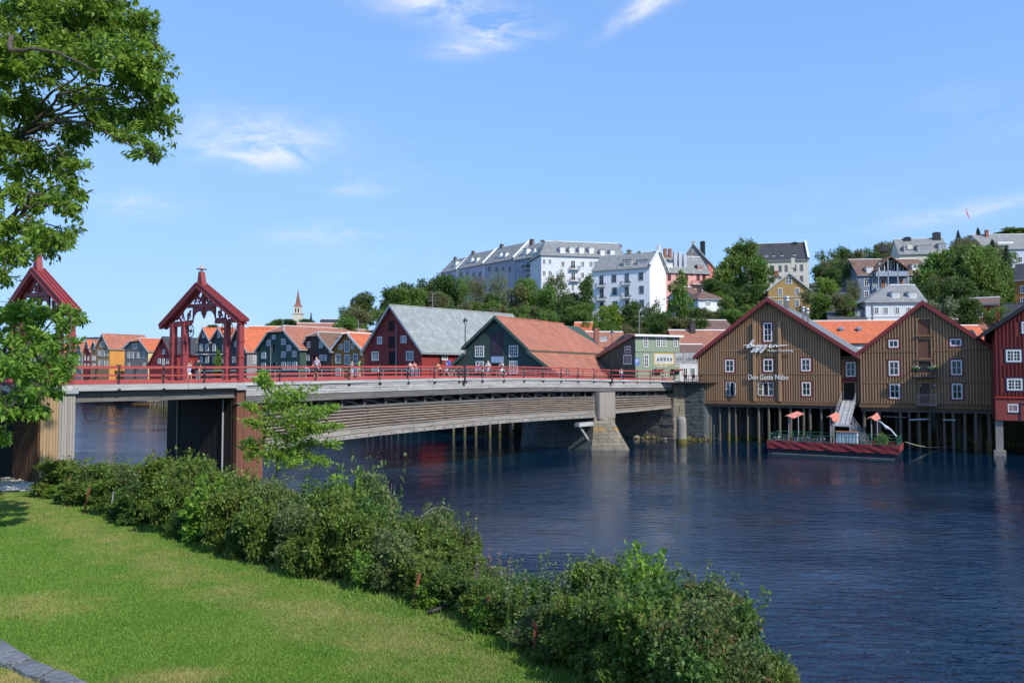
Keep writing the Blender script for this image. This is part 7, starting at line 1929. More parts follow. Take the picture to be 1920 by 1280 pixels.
def tree(cx, cy, rx, ry, d, kind, lm, label, group=None, name='tree', var=None, ground=None):
    top, bot = at(cx, cy - ry, d), at(cx, cy + ry, d); h = top.z - bot.z; w = rx / F * d
    g = float(hill_z(np.array([[bot.x, d]]))[0]) if ground is None else ground
    o = thing(name, label, 'tree', (bot.x, d, min(g, bot.z)), 0, group)
    zb = bot.z - min(g, bot.z); s = rnd.uniform(.9, 1.1)
    c = obj('crown', crown_mesh(kind, rnd.randrange(3) if var is None else var, lm), o, (0, 0, zb), rnd.random() * 6.28, (w, w * s, h / 2))
    t = obj('trunk', TRUNKM, o, (0, 0, zb), rnd.random() * 6, (w * .9, w * .9, h / 2))
    t.scale = (max(.9, w * .6), max(.9, w * .6), h / 2)
    if zb > 1.5:
        MB().cyl((0, 0, -.5), (0, 0, zb + .3), .35, .28, 7).build('trunk', [BARK], o)
    return o
T = [
 (655, 592, 26, 26, 176, 'round', 'mid', 'rounded green tree at the left end of the wooded slope, behind the ochre house'),
 (688, 582, 32, 34, 186, 'round', 'dark', 'dark green tree second from the left end of the wooded slope'),
 (712, 590, 28, 30, 172, 'loose', 'mid', 'loose mid-green tree between the left end trees and the red warehouse ridge'),
 (742, 568, 34, 42, 190, 'round', 'dark', 'tall dark tree above the peak of the red warehouse'),
 (775, 560, 32, 44, 196, 'round', 'dark', 'dark tree on the slope just right of the red warehouse peak'),
 (806, 548, 32, 40, 204, 'round', 'dark', 'dark dense tree left of the aerial, below the end of the hilltop terrace'),
 (838, 548, 34, 40, 200, 'wide', 'dark', 'dark broad tree below the lilac terrace section'),
 (868, 545, 30, 42, 196, 'willow', 'mid', 'drooping green birch below the middle of the hilltop terrace'),
 (898, 548, 34, 44, 186, 'willow', 'olive', 'olive drooping birch, tallest crown left of the grey-blue wing'),
 (935, 545, 32, 52, 190, 'willow', 'willow', 'pale grey-green weeping birch in front of the grey-blue wing'),
 (966, 562, 32, 44, 178, 'loose', 'olive', 'olive feathery tree beside the weeping birch'),
 (995, 560, 34, 46, 180, 'wide', 'mid', 'broad bright-topped tree below the corner of the apartment block'),
 (1046, 535, 26, 42, 186, 'loose', 'olive', 'brownish thin-crowned tree in front of the sunlit apartment wing'),
 (1022, 572, 30, 38, 170, 'round', 'mid', 'mid-green tree under the brownish thin-crowned one'),
 (1062, 585, 32, 32, 160, 'wide', 'dark', 'dark tree above the ridge end of the dark green warehouse'),
 (1101, 556, 18, 40, 184, 'round', 'dark', 'narrow very dark tree at the left corner of the blue-white building'),
 (1092, 590, 30, 26, 150, 'wide', 'mid', 'low spreading tree left below the blue-white building'),
 (1120, 600, 26, 26, 146, 'loose', 'mid', 'small loose tree at the foot of the blue-white building'),
 (1148, 595, 26, 30, 150, 'wide', 'bright', 'light green tree in front of the lower windows of the blue-white building'),
 (1182, 596, 26, 32, 150, 'round', 'dark', 'dark green small tree below the second balcony column'),
 (1222, 588, 23, 38, 148, 'loose', 'dark', 'slender tree against the blank sunlit gable'),
 (1276, 568, 36, 56, 152, 'col', 'mid', 'tall full green tree right of the blank sunlit gable'),
 (1250, 612, 28, 22, 140, 'wide', 'olive', 'olive bush-like tree at the foot of the tall full tree'),
 (1308, 612, 24, 18, 136, 'wide', 'dark', 'low dark tree behind the chimney of the mossy roof'),
 (1388, 478, 36, 34, 208, 'round', 'mid', 'top of the large tree between the grey gable and the cream building'),
 (1372, 515, 38, 44, 200, 'wide', 'mid', 'large broad tree in front of the salmon wall'),
 (1412, 525, 36, 46, 196, 'round', 'mid', 'large tree at the left end of the cream building'),
 (1398, 562, 36, 36, 180, 'wide', 'dark', 'dark tree left above the peak of the lettered warehouse'),
 (1442, 512, 20, 22, 198, 'loose', 'dark', 'small loose tree before the cream wall left of the yellow-brown house'),
 (1366, 578, 20, 22, 160, 'round', 'mid', 'small round tree beside the white villa with brown roof'),
 (1418, 590, 22, 20, 165, 'wide', 'bright', 'light green bushy tree under the yellow-brown house, left side'),
 (1372, 596, 16, 12, 150, 'wide', 'bright', 'rounded bright bush below the white villa'),
 (1332, 600, 20, 9, 148, 'wide', 'mid', 'clipped bush under the verandah of the white villa'),
 (1509, 565, 24, 26, 160, 'loose', 'olive', 'yellow-green loose tree at the right corner of the yellow-brown house'),
 (1536, 578, 30, 30, 152, 'round', 'mid', 'round green tree behind the roof vents of the lettered warehouse'),
 (1552, 538, 24, 28, 186, 'round', 'bright', 'bright yellow-green round tree beside the hill road'),
 (1604, 556, 26, 46, 168, 'willow', 'olive', 'greyish drooping tree on the right side of the hill road'),
 (1594, 516, 24, 30, 196, 'loose', 'dark', 'dark tree above the greyish drooping one'),
 (1554, 490, 24, 32, 272, 'loose', 'dark', 'skyline tree immediately right of the cream building'),
 (1580, 486, 22, 28, 285, 'round', 'dark', 'second skyline tree right of the cream building'),
 (1604, 488, 22, 28, 270, 'round', 'olive', 'third skyline tree right of the cream building'),
 (1630, 482, 22, 24, 290, 'loose', 'dark', 'skyline tree above the left end of the blue-grey villa'),
 (1656, 474, 24, 26, 295, 'round', 'olive', 'olive skyline tree above the chimneys of the blue-grey villa'),
 (1682, 470, 22, 24, 300, 'round', 'mid', 'skyline tree touching the hilltop house on its left'),
 (1566, 520, 22, 22, 240, 'wide', 'dark', 'dark low tree under the skyline trees near the hill road'),
 (1598, 530, 18, 34, 215, 'loose', 'olive', 'loose olive tree between hill road and blue-grey villa'),
 (1758, 515, 46, 54, 168, 'wide', 'mid', 'huge green tree covering the right end of the blue-grey villa'),
 (1800, 508, 40, 50, 176, 'round', 'dark', 'dark central crown of the big tree group on the right hillside'),
 (1846, 520, 44, 62, 162, 'wide', 'mid', 'huge bright-topped tree right of the dark central crown'),
 (1790, 560, 40, 42, 150, 'round', 'dark', 'deep green tree below the dark central crown'),
 (1856, 572, 34, 34, 140, 'wide', 'dark', 'dark tree shading the half hidden red house'),
 (1772, 588, 34, 36, 122, 'loose', 'willow', 'pale feathery tree behind the ridge of the balcony warehouse'),
 (1812, 458, 30, 24, 250, 'round', 'olive', 'brownish tree group right of the hilltop house'),
 (1835, 456, 16, 28, 232, 'con', 'con', 'dark pointed spruce on the skyline left of the pale blue house'),
 (1797, 448, 10, 16, 255, 'con', 'con', 'small pointed spruce beside the flagpole'),
 (1862, 478, 18, 28, 214, 'con', 'con', 'dark spruce in front of the left end of the pale blue house'),
 (1888, 492, 16, 32, 205, 'con', 'con', 'dark spruce in front of the middle of the pale blue house'),
 (1735, 560, 30, 40, 158, 'round', 'dark', 'dark tree right of the white house with the slate hip roof'), (1825, 500, 44, 44, 172, 'wide', 'mid', 'broad crown at the top of the big tree group'), (1880, 545, 34, 46, 166, 'wide', 'mid', 'right shoulder of the big tree group, left of the orange-brown house'),
 (1822, 585, 30, 30, 128, 'round', 'dark', 'dark tree left of the white window of the red house'), (1866, 590, 24, 24, 124, 'loose', 'mid', 'loose tree before the right half of the red house'),
 (1912, 520, 24, 30, 195, 'round', 'dark', 'dark tree under the window of the pale blue house'),
 (1896, 556, 26, 30, 170, 'wide', 'dark', 'dark tree left above the orange-brown tall house'),
 (1896, 436, 34, 10, 330, 'wide', 'mid', 'low tree line crown above the roof of the pale blue house'),
 (1940, 434, 40, 12, 330, 'wide', 'mid', 'low tree above the roof at the right picture edge'),
 (517, 608, 20, 12, 260, 'wide', 'mid', 'low round tree behind the big green warehouse, left of the church spire'),
 (544, 606, 20, 9, 300, 'wide', 'dark', 'dark low tree at the foot of the church tower'),
 (575, 603, 18, 7, 300, 'wide', 'dark', 'dark low tree right of the church tower'),
 (583, 599, 5, 14, 290, 'con', 'con', 'tiny pointed spruce right of the church tower'),
 (402, 615, 14, 8, 300, 'wide', 'dark', 'dark tree showing between the portal posts above the slate roof'),
 (408, 680, 11, 26, 158, 'col', 'mid', 'green climber-covered tree in front of the charcoal wharf houses'),
]
for q in T: tree(*q[:8])
# more of the wooded slope between the singled-out crowns
for (x0, x1, y0, y1, n, d0, zn) in ((640, 1100, 590, 625, 30, 150, 'on the slope foot behind the red warehouse'), (700, 1090, 560, 600, 24, 176, 'below the hilltop terrace'), (1090, 1300, 605, 635, 13, 138, 'behind the roofs at the bridge end'),
    (1290, 1460, 585, 610, 12, 150, 'around the white villa above the mossy roof'), (1550, 1620, 570, 600, 5, 150, 'beside the lower hill road'), (1640, 1900, 540, 600, 12, 165, 'on the slope above the balcony warehouse'), (1540, 1700, 500, 520, 9, 250, 'under the skyline by the cream building'),
    (1330, 1440, 540, 575, 6, 190, 'by the yellow-brown house'), (1790, 1900, 470, 500, 6, 215, 'below the pale blue hilltop house')):
    for i in range(n):
        x = rnd.uniform(x0, x1); y = rnd.uniform(y0, y1)
        tree(x, y, rnd.uniform(22, 32), rnd.uniform(20, 30), d0 + rnd.uniform(-6, 14), rnd.choice(['round', 'wide', 'loose']), rnd.choice(['dark', 'mid', 'mid', 'olive']), 'leafy tree packed among others ' + zn, 'trees ' + zn)

# big tree, its trunk out of view to the left
def branch(b, p0, p1, r0, r1, seg=5, wob=.25):
    p0, p1 = Vector(p0), Vector(p1); pts = [p0]; L_ = (p1 - p0).length
    for i in range(1, seg): pts.append(p0.lerp(p1, i / seg) + Vector((rnd.gauss(0, 1), rnd.gauss(0, 1), rnd.gauss(0, 1))) * wob * L_ / seg + Vector((0, 0, .10 * L_ * math.sin(math.pi * i / seg))))
    pts.append(p1); rr = [r0 + (r1 - r0) * i / seg for i in range(seg + 1)]
    b.path(pts, rr, 7); return pts
BT = [(60, 40, 90, 70), (165, 30, 90, 60), (225, 40, 60, 55), (30, 130, 70, 60), (130, 100, 60, 40), (210, 110, 80, 50), (272, 140, 42, 48), (180, 190, 55, 40), (250, 205, 65, 42), (300, 225, 32, 34), (278, 285, 25, 30), (228, 248, 35, 28),
      (50, 210, 55, 42), (128, 245, 38, 24), (40, 290, 60, 45), (100, 300, 38, 38), (128, 345, 20, 26), (60, 360, 45, 35), (112, 388, 30, 22), (30, 420, 40, 30), (88, 440, 38, 28), (34, 476, 34, 20), (10, 520, 20, 18), (140, 315, 28, 26), (136, 372, 24, 26), (114, 428, 26, 24), (92, 460, 30, 14), (292, 85, 22, 26), (315, 190, 16, 20), (-60, 100, 90, 90), (-70, 260, 80, 80), (-60, 420, 70, 80)]
BT2 = [(40, 590, 42, 30), (92, 588, 26, 16), (126, 612, 14, 10), (60, 640, 46, 30), (118, 655, 26, 28), (30, 690, 40, 30), (95, 700, 40, 26), (130, 690, 22, 18), (40, 735, 34, 22), (12, 775, 18, 26), (60, 770, 22, 14), (150, 592, 10, 8), (10, 810, 16, 22), (85, 735, 24, 12), (-40, 640, 60, 80), (-50, 760, 50, 60)]
def big_tree():
    d0 = 27.0; g = (-25.5, 27.5); z0 = float(lawn_z([g])[0])
    t = thing('big_tree', 'big leafy ash tree overhanging the picture from the left, hiding the left portal', 'tree', (g[0], g[1], z0))
    base = Vector((g[0], g[1], z0))
    def blobs(lst, dd, k=1.0):
        out = []
        for (x, y, rx, ry) in lst:
            d = dd + rnd.uniform(-2.2, 2.2); c = at(x, y, d) - base; s = d / F
            out.append((tuple(c), (rx * s * k, max(rx, ry) * s * 1.0, ry * s * k)))
        return out
    b1 = blobs(BT, d0); b2 = blobs(BT2, d0 - 1.0)
    # crown beyond the frame
    b3 = [((rnd.uniform(-7, 2), rnd.uniform(-6, 8), rnd.uniform(9, 22)), (2.8, 2.8, 2.2)) for _ in range(9)]
    C, nr = spray_points(b1, 1.95, 8, .11)
    C2, nr2 = spray_points(b2, 2.7, 8, .09)
    C3, nr3 = blob_points(b3, 2.5, 14, .4)
    m = leafmat('ash_leaves', (.048, .105, .012), (.16, .26, .032), trans=.45)
    obj('crown', leaf_mesh('crown', np.concatenate([C, C3]), .20, m, .42, droop=.75, outward=np.concatenate([nr, nr3]) * .5), t)
    m2 = leafmat('ash_leaves_low', (.055, .12, .014), (.17, .275, .04), trans=.45)
    obj('lower_foliage', leaf_mesh('lower_foliage', C2, .19, m2, .42, droop=.6, outward=nr2 * .5), t)
    b = MB(); b.path([(0, 0, -.5), (.2, .1, 3), (.5, 0, 6), (1.0, .2, 10), (1.5, 0, 15)], [.6, .5, .42, .32, .18], 10); b.build('trunk', [BARK], t)
    lim = MB()
    mains = {}
    for i, (px, py) in enumerate(((20, 90), (30, 260), (0, 440), (0, 690))):
        p = at(px, py, d0 + 1.6) - base; st = Vector((.3 + .2 * i, .05, [11, 8, 5.5, 3.5][i])); branch(lim, st, p, .2, .09, 12, .10); mains[i] = p
    for (c, r) in b1:
        p = Vector(c); q = min(mains.values(), key=lambda m_: (m_ - p).length); branch(lim, q, p, .06, .018, 10, .13)
        for _ in range(4): branch(lim, p, p + Vector((rnd.uniform(-1, 1) * r[0] * .7, rnd.uniform(-1, 1) * r[1] * .7, rnd.uniform(-1, 1) * r[2] * .7)), .018, .007, 6, .15)
    for (c, r) in b2:
        p = Vector(c); q = mains[3]; branch(lim, q, p, .05, .015, 4, .3)
        for _ in range(3): branch(lim, p, p + Vector((rnd.gauss(0, 1) * r[0] * .7, rnd.gauss(0, 1) * r[1] * .7, rnd.gauss(0, 1) * r[2] * .7)), .016, .006, 3, .3)
    p = at(20, 95, d0 - 2.5) - base; branch(lim, mains[0], p, .10, .075, 8, .06); branch(lim, p, at(180, 135, d0 - 2.8) - base, .07, .025, 12, .10)
    lim.build('limbs', [BARK], t)
big_tree()

# young tree before the long span
def young_tree():
    d = 31.5; g = atz(525, 900, 1.2); gx, gy = at(520, 880, d).x, d; z0 = float(lawn_z([(gx, gy)])[0])
    t = thing('young_tree', 'young bright green tree with spreading sprays in front of the long bridge span', 'tree', (gx, gy, z0)); base = Vector((gx, gy, z0))
    b = MB(); P = lambda x, y, o=0.: at(x, y, d + o) - base
    trunk = [Vector((0, 0, -.3)), P(520, 850), P(512, 800), P(520, 760), P(505, 728), P(490, 706)]; b.path(trunk, [.06, .055, .045, .035, .022, .01], 7)
    sprays = [((512, 800), (462, 758), 10), ((514, 820), (460, 788), 10), ((518, 840), (450, 832), 13), ((516, 830), (632, 763), 12), ((518, 838), (636, 800), 13), ((520, 850), (634, 832), 11), ((522, 860), (620, 868), 13), ((515, 770), (590, 732), 20),
              ((515, 780), (600, 775), 20), ((516, 760), (560, 738), 20), ((508, 740), (486, 712), 14), ((510, 745), (535, 735), 20), ((516, 790), (560, 790), 22), ((514, 770), (500, 760), 18), ((518, 830), (570, 815), 20), ((518, 850), (570, 845), 16), ((516, 800), (590, 800), 18), ((520, 850), (490, 855), 14), ((520, 865), (560, 872), 16), ((505, 725), (500, 718), 14), ((500, 716), (492, 702), 8), ((485, 840), (470, 855), 16)]
    C = []; N_ = []
    for (a, e, w) in sprays:
        o = rnd.uniform(-1.1, .9); p, q = P(*a), P(e[0], e[1], o); pts = branch(b, p, q, .022, .006, 5, .12)
        n = int(16 + (q - p).length * 26)
        for i in range(n):
            u = rnd.random() ** .7; c = p.lerp(q, u) + Vector((0, 0, .08 * math.sin(math.pi * u) * (q - p).length)); r = w / F * d * (1.15 - .55 * u)
            c = c + Vector((rnd.gauss(0, 1) * r * .5, rnd.gauss(0, 1) * r * .9, rnd.gauss(0, 1) * r * .42))
            for _ in range(11): C.append(c + Vector((rnd.gauss(0, .07), rnd.gauss(0, .07), rnd.gauss(0, .05)))); N_.append((q - p).normalized())
    obj('foliage', leaf_mesh('foliage', np.array([tuple(c) for c in C]), .115, leafmat('young_leaves', (.075, .15, .018), (.20, .33, .045), trans=.45), .55, droop=.2, flat=.2, outward=np.array([tuple(c) for c in N_]) * .5), t)
    b.build('trunk', [BARKL], t)
young_tree()

# ================================================================== HEDGE
SH = {}
def shrub_mesh(kind, v):
    key = (kind, v)
    if key in SH: return SH[key]
    r = random.Random(v * 31 + len(kind)); bl = []
    for i in range(13):
        a = r.random() * 6.28; q = r.random() ** .5 * .85; h = .45 + r.random() * 1.2; q *= 1.15 - .3 * h
        bl.append(((q * math.cos(a), q * math.sin(a), h), (r.uniform(.26, .46), r.uniform(.26, .46), r.uniform(.2, .34))))
    bl.append(((0, 0, .7), (.75, .75, .7)))
    big = {'bright': 1.45, 'dark': 1.2, 'grey': .9, 'rust': 1.0}.get(kind, 1.0 + .25 * (v == 1))
    C, nr = spray_points(bl, 6.5 / big, 6, .05, reach=(.7, 1.25))
    C2, n2 = blob_points(bl, 34 / big ** 1.3, 9, .05, shell=.6); C = np.concatenate([C, C2]); nr = np.concatenate([nr, n2])
    # upright shoots breaking the outline
    S = []; SN = []
    for i in range(13):
        a = r.random() * 6.28; q = r.random() ** .5 * .8; x, y = q * math.cos(a), q * math.sin(a); h = r.uniform(.35, .8)
        lx, ly = r.gauss(0, .12), r.gauss(0, .12)
        for k in range(34): u = r.random(); S.append((x + lx * u + r.gauss(0, .04), y + ly * u + r.gauss(0, .04), 1.45 + h * u)); SN.append((r.gauss(0, 1), r.gauss(0, 1), .8))
    C = np.concatenate([C, np.array(S)]); nr = np.concatenate([nr, np.array(SN)])
    lm = {'green': leafmat('hedge_leaves', (.034, .072, .011), (.125, .195, .030), (.17, .16, .04), amt3=.05), 'grey': leafmat('hedge_leaves_grey', (.045, .080, .022), (.14, .19, .058), (.16, .13, .06), amt3=.05),
          'bright': leafmat('hedge_leaves_bright', (.06, .13, .012), (.16, .27, .035), amt3=.02), 'dark': leafmat('hedge_leaves_dark', (.026, .064, .012), (.085, .155, .030)),
          'rust': leafmat('hedge_leaves_rust', (.04, .07, .02), (.12, .165, .045), (.20, .10, .045), amt3=.10)}[kind]
    SH[key] = leaf_mesh('foliage', C, .082 * big, lm, .6, outward=nr * .6)
    return SH[key]
STEMS = MB()
for i in range(12):
    a = i * .55; STEMS.path([(.12 * math.cos(a), .12 * math.sin(a), -.15), (.35 * math.cos(a), .35 * math.sin(a), .4), (.55 * math.cos(a + .3), .55 * math.sin(a + .3), .85)], [.016, .011, .005], 4)
STEMM = STEMS.mesh('stems', [BARKL])
def shrub(x, y, w, h, kind, v, label, group=None, rz=None):
    z = float(lawn_z([(x, y)])[0])
    o = thing('shrub', label, 'shrub', (x, y, z), 0, group)
    rz = rnd.random() * 6 if rz is None else rz
    w *= rnd.uniform(1.05, 1.3); obj('foliage', shrub_mesh(kind, v), o, (0, 0, -.05), rz, (w, w * rnd.uniform(.9, 1.1), h / 2)); obj('stems', STEMM, o, (0, 0, -.05), rz, (w, w, h))
    return o
def shrub_px(px, y_base_off, off, ytop, wpx, kind, v, label, group=None):
    """shrub whose centre stands off metres behind the hedge foot below photo column px, its top reaching ytop"""
    xs = [p[0] for p in hedge_px]; ys = [p[1] for p in hedge_px]
    p = on_lawn(px, float(np.interp(px, xs, ys)) + y_base_off); r = ray(px, 700); dirn = Vector((r.x, r.y)).normalized()
    q = Vector((p.x, p.y)) + dirn * off
    top = at(px, ytop, q.y); z = float(lawn_z([(q.x, q.y)])[0]); w = wpx / F * q.y
    return shrub(q.x, q.y, w, max(.6, (top.z - z) * rnd.uniform(.98, 1.08)), kind, v, label, group)
G1 = 'shrubs of the dense hedge between lawn and river'
front = [(105, 862, 40, 'grey', 0), (160, 868, 40, 'green', 1), (215, 862, 42, 'green', 2), (270, 872, 40, 'dark', 1), (330, 862, 45, 'green', 0), (385, 880, 42, 'bright', 1), (440, 885, 45, 'green', 2), (495, 900, 46, 'green', 0), (555, 905, 50, 'grey', 1), (615, 918, 50, 'green', 1), (675, 935, 50, 'green', 2),
         (735, 960, 50, 'grey', 2), (795, 998, 50, 'green', 0), (850, 1022, 48, 'dark', 1), (905, 1055, 50, 'green', 2), (960, 1072, 52, 'green', 1), (1020, 1092, 60, 'grey', 0), (1085, 1075, 66, 'green', 0), (1150, 1080, 72, 'dark', 2), (1225, 1090, 76, 'green', 1), (1300, 1105, 78, 'rust', 2)]
for i, (px, yt, w, k, v) in enumerate(front):
    zone = 'left of the portal' if px < 460 else ('below the young tree' if px < 700 else ('in its middle stretch' if px < 1000 else 'at its near end'))
    shrub_px(px, -4, .9, yt + 26, w, k, v, 'leafy shrub in the front row of the riverside hedge, ' + zone, 'front row hedge shrubs ' + zone)
    shrub_px(px + 24, -4, 2.5, yt, w * 1.02, rnd.choice(['green', 'green', 'grey', 'dark']), (v + 1) % 3, 'leafy shrub in the back row of the riverside hedge, ' + zone, 'back row hedge shrubs ' + zone)
    if i % 2 == 0: shrub_px(px + 10, -2, .35, yt + 80 + i * 2, w * .6, rnd.choice(['bright', 'green', 'dark']), v, 'low shrub at the foot of the riverside hedge, ' + zone, 'low hedge foot shrubs ' + zone)
for px, off, yt, w, k, v, lab in ((320, 3.6, 852, 50, 'green', 1, 'tall-topped shrub standing before the dark side of the timber pier'), (700, 4.6, 874, 62, 'grey', 0, 'broad grey-green shrub leaning over the water below the long span'), (655, 4.2, 880, 45, 'bright', 2, 'light green shrub right of the young tree'),
        (820, 4.3, 945, 46, 'grey', 1, 'grey-green shrub with a bare arching branch, over the water'), (860, 3.6, 985, 40, 'rust', 0, 'shrub with scattered rusty leaves right of the bare branch'),
        (1200, 3.2, 1032, 60, 'bright', 1, 'shrub with tall upright shoots at the near end of the hedge'), (1130, 3.0, 1050, 60, 'green', 2, 'green shrub left of the tall upright shoots'), (1330, 3.4, 1072, 80, 'rust', 1, 'large shrub with reddish-brown leaf clusters over the water'),
        (1375, 2.6, 1120, 70, 'dark', 0, 'dark shrub right of the reddish-brown one'), (1420, 1.7, 1195, 60, 'dark', 2, 'dark shrub at the right end of the hedge'), (1470, 1.0, 1225, 40, 'green', 0, 'small shrub with thin shoots, last one at the bottom of the picture'), (1380, .8, 1215, 70, 'rust', 2, 'rust-tinged shrub in the bottom corner of the hedge'), (1290, .4, 1190, 70, 'dark', 1, 'dark shaded shrub at the bottom edge of the picture')):
    shrub_px(px, 0, off, yt, w, k, v, lab)
# bare arching branch
b = MB(); p = at(778, 985, 26); pts = [at(778, 985, 26), at(790, 968, 26), at(808, 954, 26.2), at(828, 949, 26.3), at(850, 957, 26.4)]
o = b.path([q - p for q in pts], [.035, .03, .025, .02, .01], 5).build('bare_branch', [BARKL], None, p); tag(o, 'bare grey branch arching out of the hedge above the water', 'branch')
# rusty fence posts leaning in the hedge
for i, (x0, y0, x1, y1) in enumerate(((118, 940, 130, 896), (155, 953, 168, 910), (668, 1078, 677, 1050), (768, 1130, 786, 1074), (905, 1178, 914, 1118), (1003, 1228, 1002, 1165))):
    a = on_lawn(x0, y0 + 7); top = at(x1, y1, a.y - .05)
    o = MB().bar((0, 0, -.3), top - a, .04, .04).bar((.015, .015, -.3), (top - a) + Vector((.015, .015, 0)), .015, .06).build('fence_post', [mat('rusty_iron', (.24, .075, .04), .85, .35, 6, bump=.2)], None, a)
    tag(o, ['leaning rusty post at the hedge foot, leftmost of all', 'leaning rusty post second from the left, below the boarded pier', 'rusty post stub half hidden in the middle of the hedge', 'leaning rusty post left of the dark pole in the hedge', 'upright rusty post right of the dark pole in the hedge', 'rusty post in the deep shade near the hedge end'][i], 'fence post')
a = on_lawn(802, 1152); e = on_lawn(908, 1128)
o = MB().path([(0, 0, .05), (e - a) * .5 + Vector((0, 0, .12)), (e - a) + Vector((0, 0, .35))], .05, 6).build('fallen_pole', [IRON], None, a); tag(o, 'dark pole lying slanted against the foot of the hedge', 'pole')
a = on_lawn(206, 968); o = MB().bar((0, 0, -.2), (.12, 0, .95), .06, .03).build('marker_post', [GREYM], None, a); tag(o, 'thin grey marker post at the hedge foot right of the rusty posts', 'post')
# purple flower spikes and long grass at the hedge foot
def spikes(px, n, m, label, h, w=.5):
    a = on_lawn(px, float(np.interp(px, [p[0] for p in hedge_px], [p[1] for p in hedge_px])) - 6); b = MB(); C = []
    for i in range(n):
        x, y = rnd.gauss(0, w), rnd.gauss(.5, w * .5); hh = h * rnd.uniform(.7, 1.1); lx = rnd.gauss(0, .1); b.path([(x, y, 0), (x + lx, y, hh)], [.008, .004], 4)
        for k in range(60): u = rnd.random(); C.append((x + lx * (1 - .3 * u) + rnd.gauss(0, .022), y + rnd.gauss(0, .022), hh * (1 - .32 * u)))
    t = thing('flower_spikes', label, 'flowers', a); tag(obj('flowers', leaf_mesh('flowers', np.array(C), .045, m, .6), t), kind='stuff'); b.build('stems', [LM['mid']], t)
PUR = mat('faded_purple_petals', (.16, .10, .14), .8, .2, 3, bump=0)
spikes(925, 5, PUR, 'faded purple willowherb spikes at the foot of the hedge', 1.9, .25)
spikes(1040, 12, mat('grey_green_seed_heads', (.13, .17, .075), .9, .2, 3, bump=0), 'pale grey-green seed heads standing before the near end of the hedge', 1.7, .35)
spikes(985, 8, mat('grey_green_seed_heads', (.13, .17, .075)), 'pale seed heads left of the larger clump at the hedge foot', 1.4, .3)

# ================================================================== GRASS
def grass(name, n, region, hgt, m, kind='lawn', edge=0):
    (x0, x1, y0, y1) = region
    u = rng.random((int(n * 2.6), 2)); d = y0 * (y1 / y0) ** u[:, 0]; P = np.column_stack([0 * d, d]); kx0, kx1 = -.70, .12
    P[:, 0] = d * (kx0 + (kx1 - kx0) * u[:, 1])
    ins = inside(P, near_poly); sd = seg_dist(P, hedge_line)
    P = P[ins & (sd > .05)] if not edge else P[(sd < edge)]
    P = P[:n]; n = len(P)
    z = lawn_z(P); s = (hgt * (.6 + .8 * rng.random(n)))
    a = rng.random(n) * 6.283; w = .004 + .0004 * P[:, 1]
    lx, ly = rng.normal(size=n) * .5 * s, rng.normal(size=n) * .5 * s
    v = np.empty((n, 3, 3)); v[:, 0] = np.column_stack([P[:, 0] - w * np.cos(a), P[:, 1] - w * np.sin(a), z - .01]); v[:, 1] = np.column_stack([P[:, 0] + w * np.cos(a), P[:, 1] + w * np.sin(a), z - .01]); v[:, 2] = np.column_stack([P[:, 0] + lx, P[:, 1] + ly, z + s])
    me = bpy.data.meshes.new(name); me.vertices.add(3 * n); me.vertices.foreach_set('co', v.reshape(-1)); me.loops.add(3 * n); me.loops.foreach_set('vertex_index', np.arange(3 * n, dtype=np.int32))
    me.polygons.add(n); me.polygons.foreach_set('loop_start', np.arange(0, 3 * n, 3, dtype=np.int32)); me.polygons.foreach_set('loop_total', np.full(n, 3, dtype=np.int32)); me.update(calc_edges=True)
    set_dry(me, P, 3); me.materials.append(m); return obj(name, me)
def grassmat():
    m, t, b = nodes('grass_blades'); N, L = t.nodes, t.links
    tc = N.new('ShaderNodeTexCoord').outputs['Object']
    def nz(s, det, sc=(1, 1, 1)):
        mp = N.new('ShaderNodeMapping'); mp.inputs['Scale'].default_value = sc; L.new(tc, mp.inputs[0]); k = N.new('ShaderNodeTexNoise'); k.inputs['Scale'].default_value = s; k.inputs['Detail'].default_value = det; k.inputs['Roughness'].default_value = .65; L.new(mp.outputs[0], k.inputs['Vector']); return k.outputs['Fac']
    def ramp(x, p0, c0, p1, c1):
        r = N.new('ShaderNodeValToRGB'); e = r.color_ramp.elements; e[0].position = p0; e[0].color = (*c0, 1); e[1].position = p1; e[1].color = (*c1, 1); L.new(x, r.inputs[0]); return r.outputs[0]
    gi = N.new('ShaderNodeNewGeometry')
    base = ramp(gi.outputs['Random Per Island'], 0, (.058, .140, .014), 1, (.175, .295, .044))
    tone = ramp(nz(.35, 5), .3, (.85, .92, .8), .7, (1.15, 1.05, 1.1))
    dry = dry_nodes(N, L)
    m1 = N.new('ShaderNodeMixRGB'); m1.blend_type = 'MULTIPLY'; m1.inputs[0].default_value = 1; L.new(base, m1.inputs[1]); L.new(tone, m1.inputs[2])
    m2 = N.new('ShaderNodeMixRGB'); L.new(dry, m2.inputs[0]); L.new(m1.outputs[0], m2.inputs[1]); m2.inputs[2].default_value = (.33, .29, .10, 1)
    L.new(m2.outputs[0], b.inputs['Base Color']); b.inputs['Roughness'].default_value = .75; b.inputs['Specular IOR Level'].default_value = .25
    return m
GM = grassmat()
tag(grass('grass', 420000, (0, 0, 9.5, 46), .032, GM), 'short mown grass with dry patches on the riverside lawn', None, None, 'stuff')
tag(grass('long_grass', 16000, (0, 0, 11, 44), .13, GM, edge=.5), 'longer unmown grass along the foot of the hedge', None, None, 'stuff')

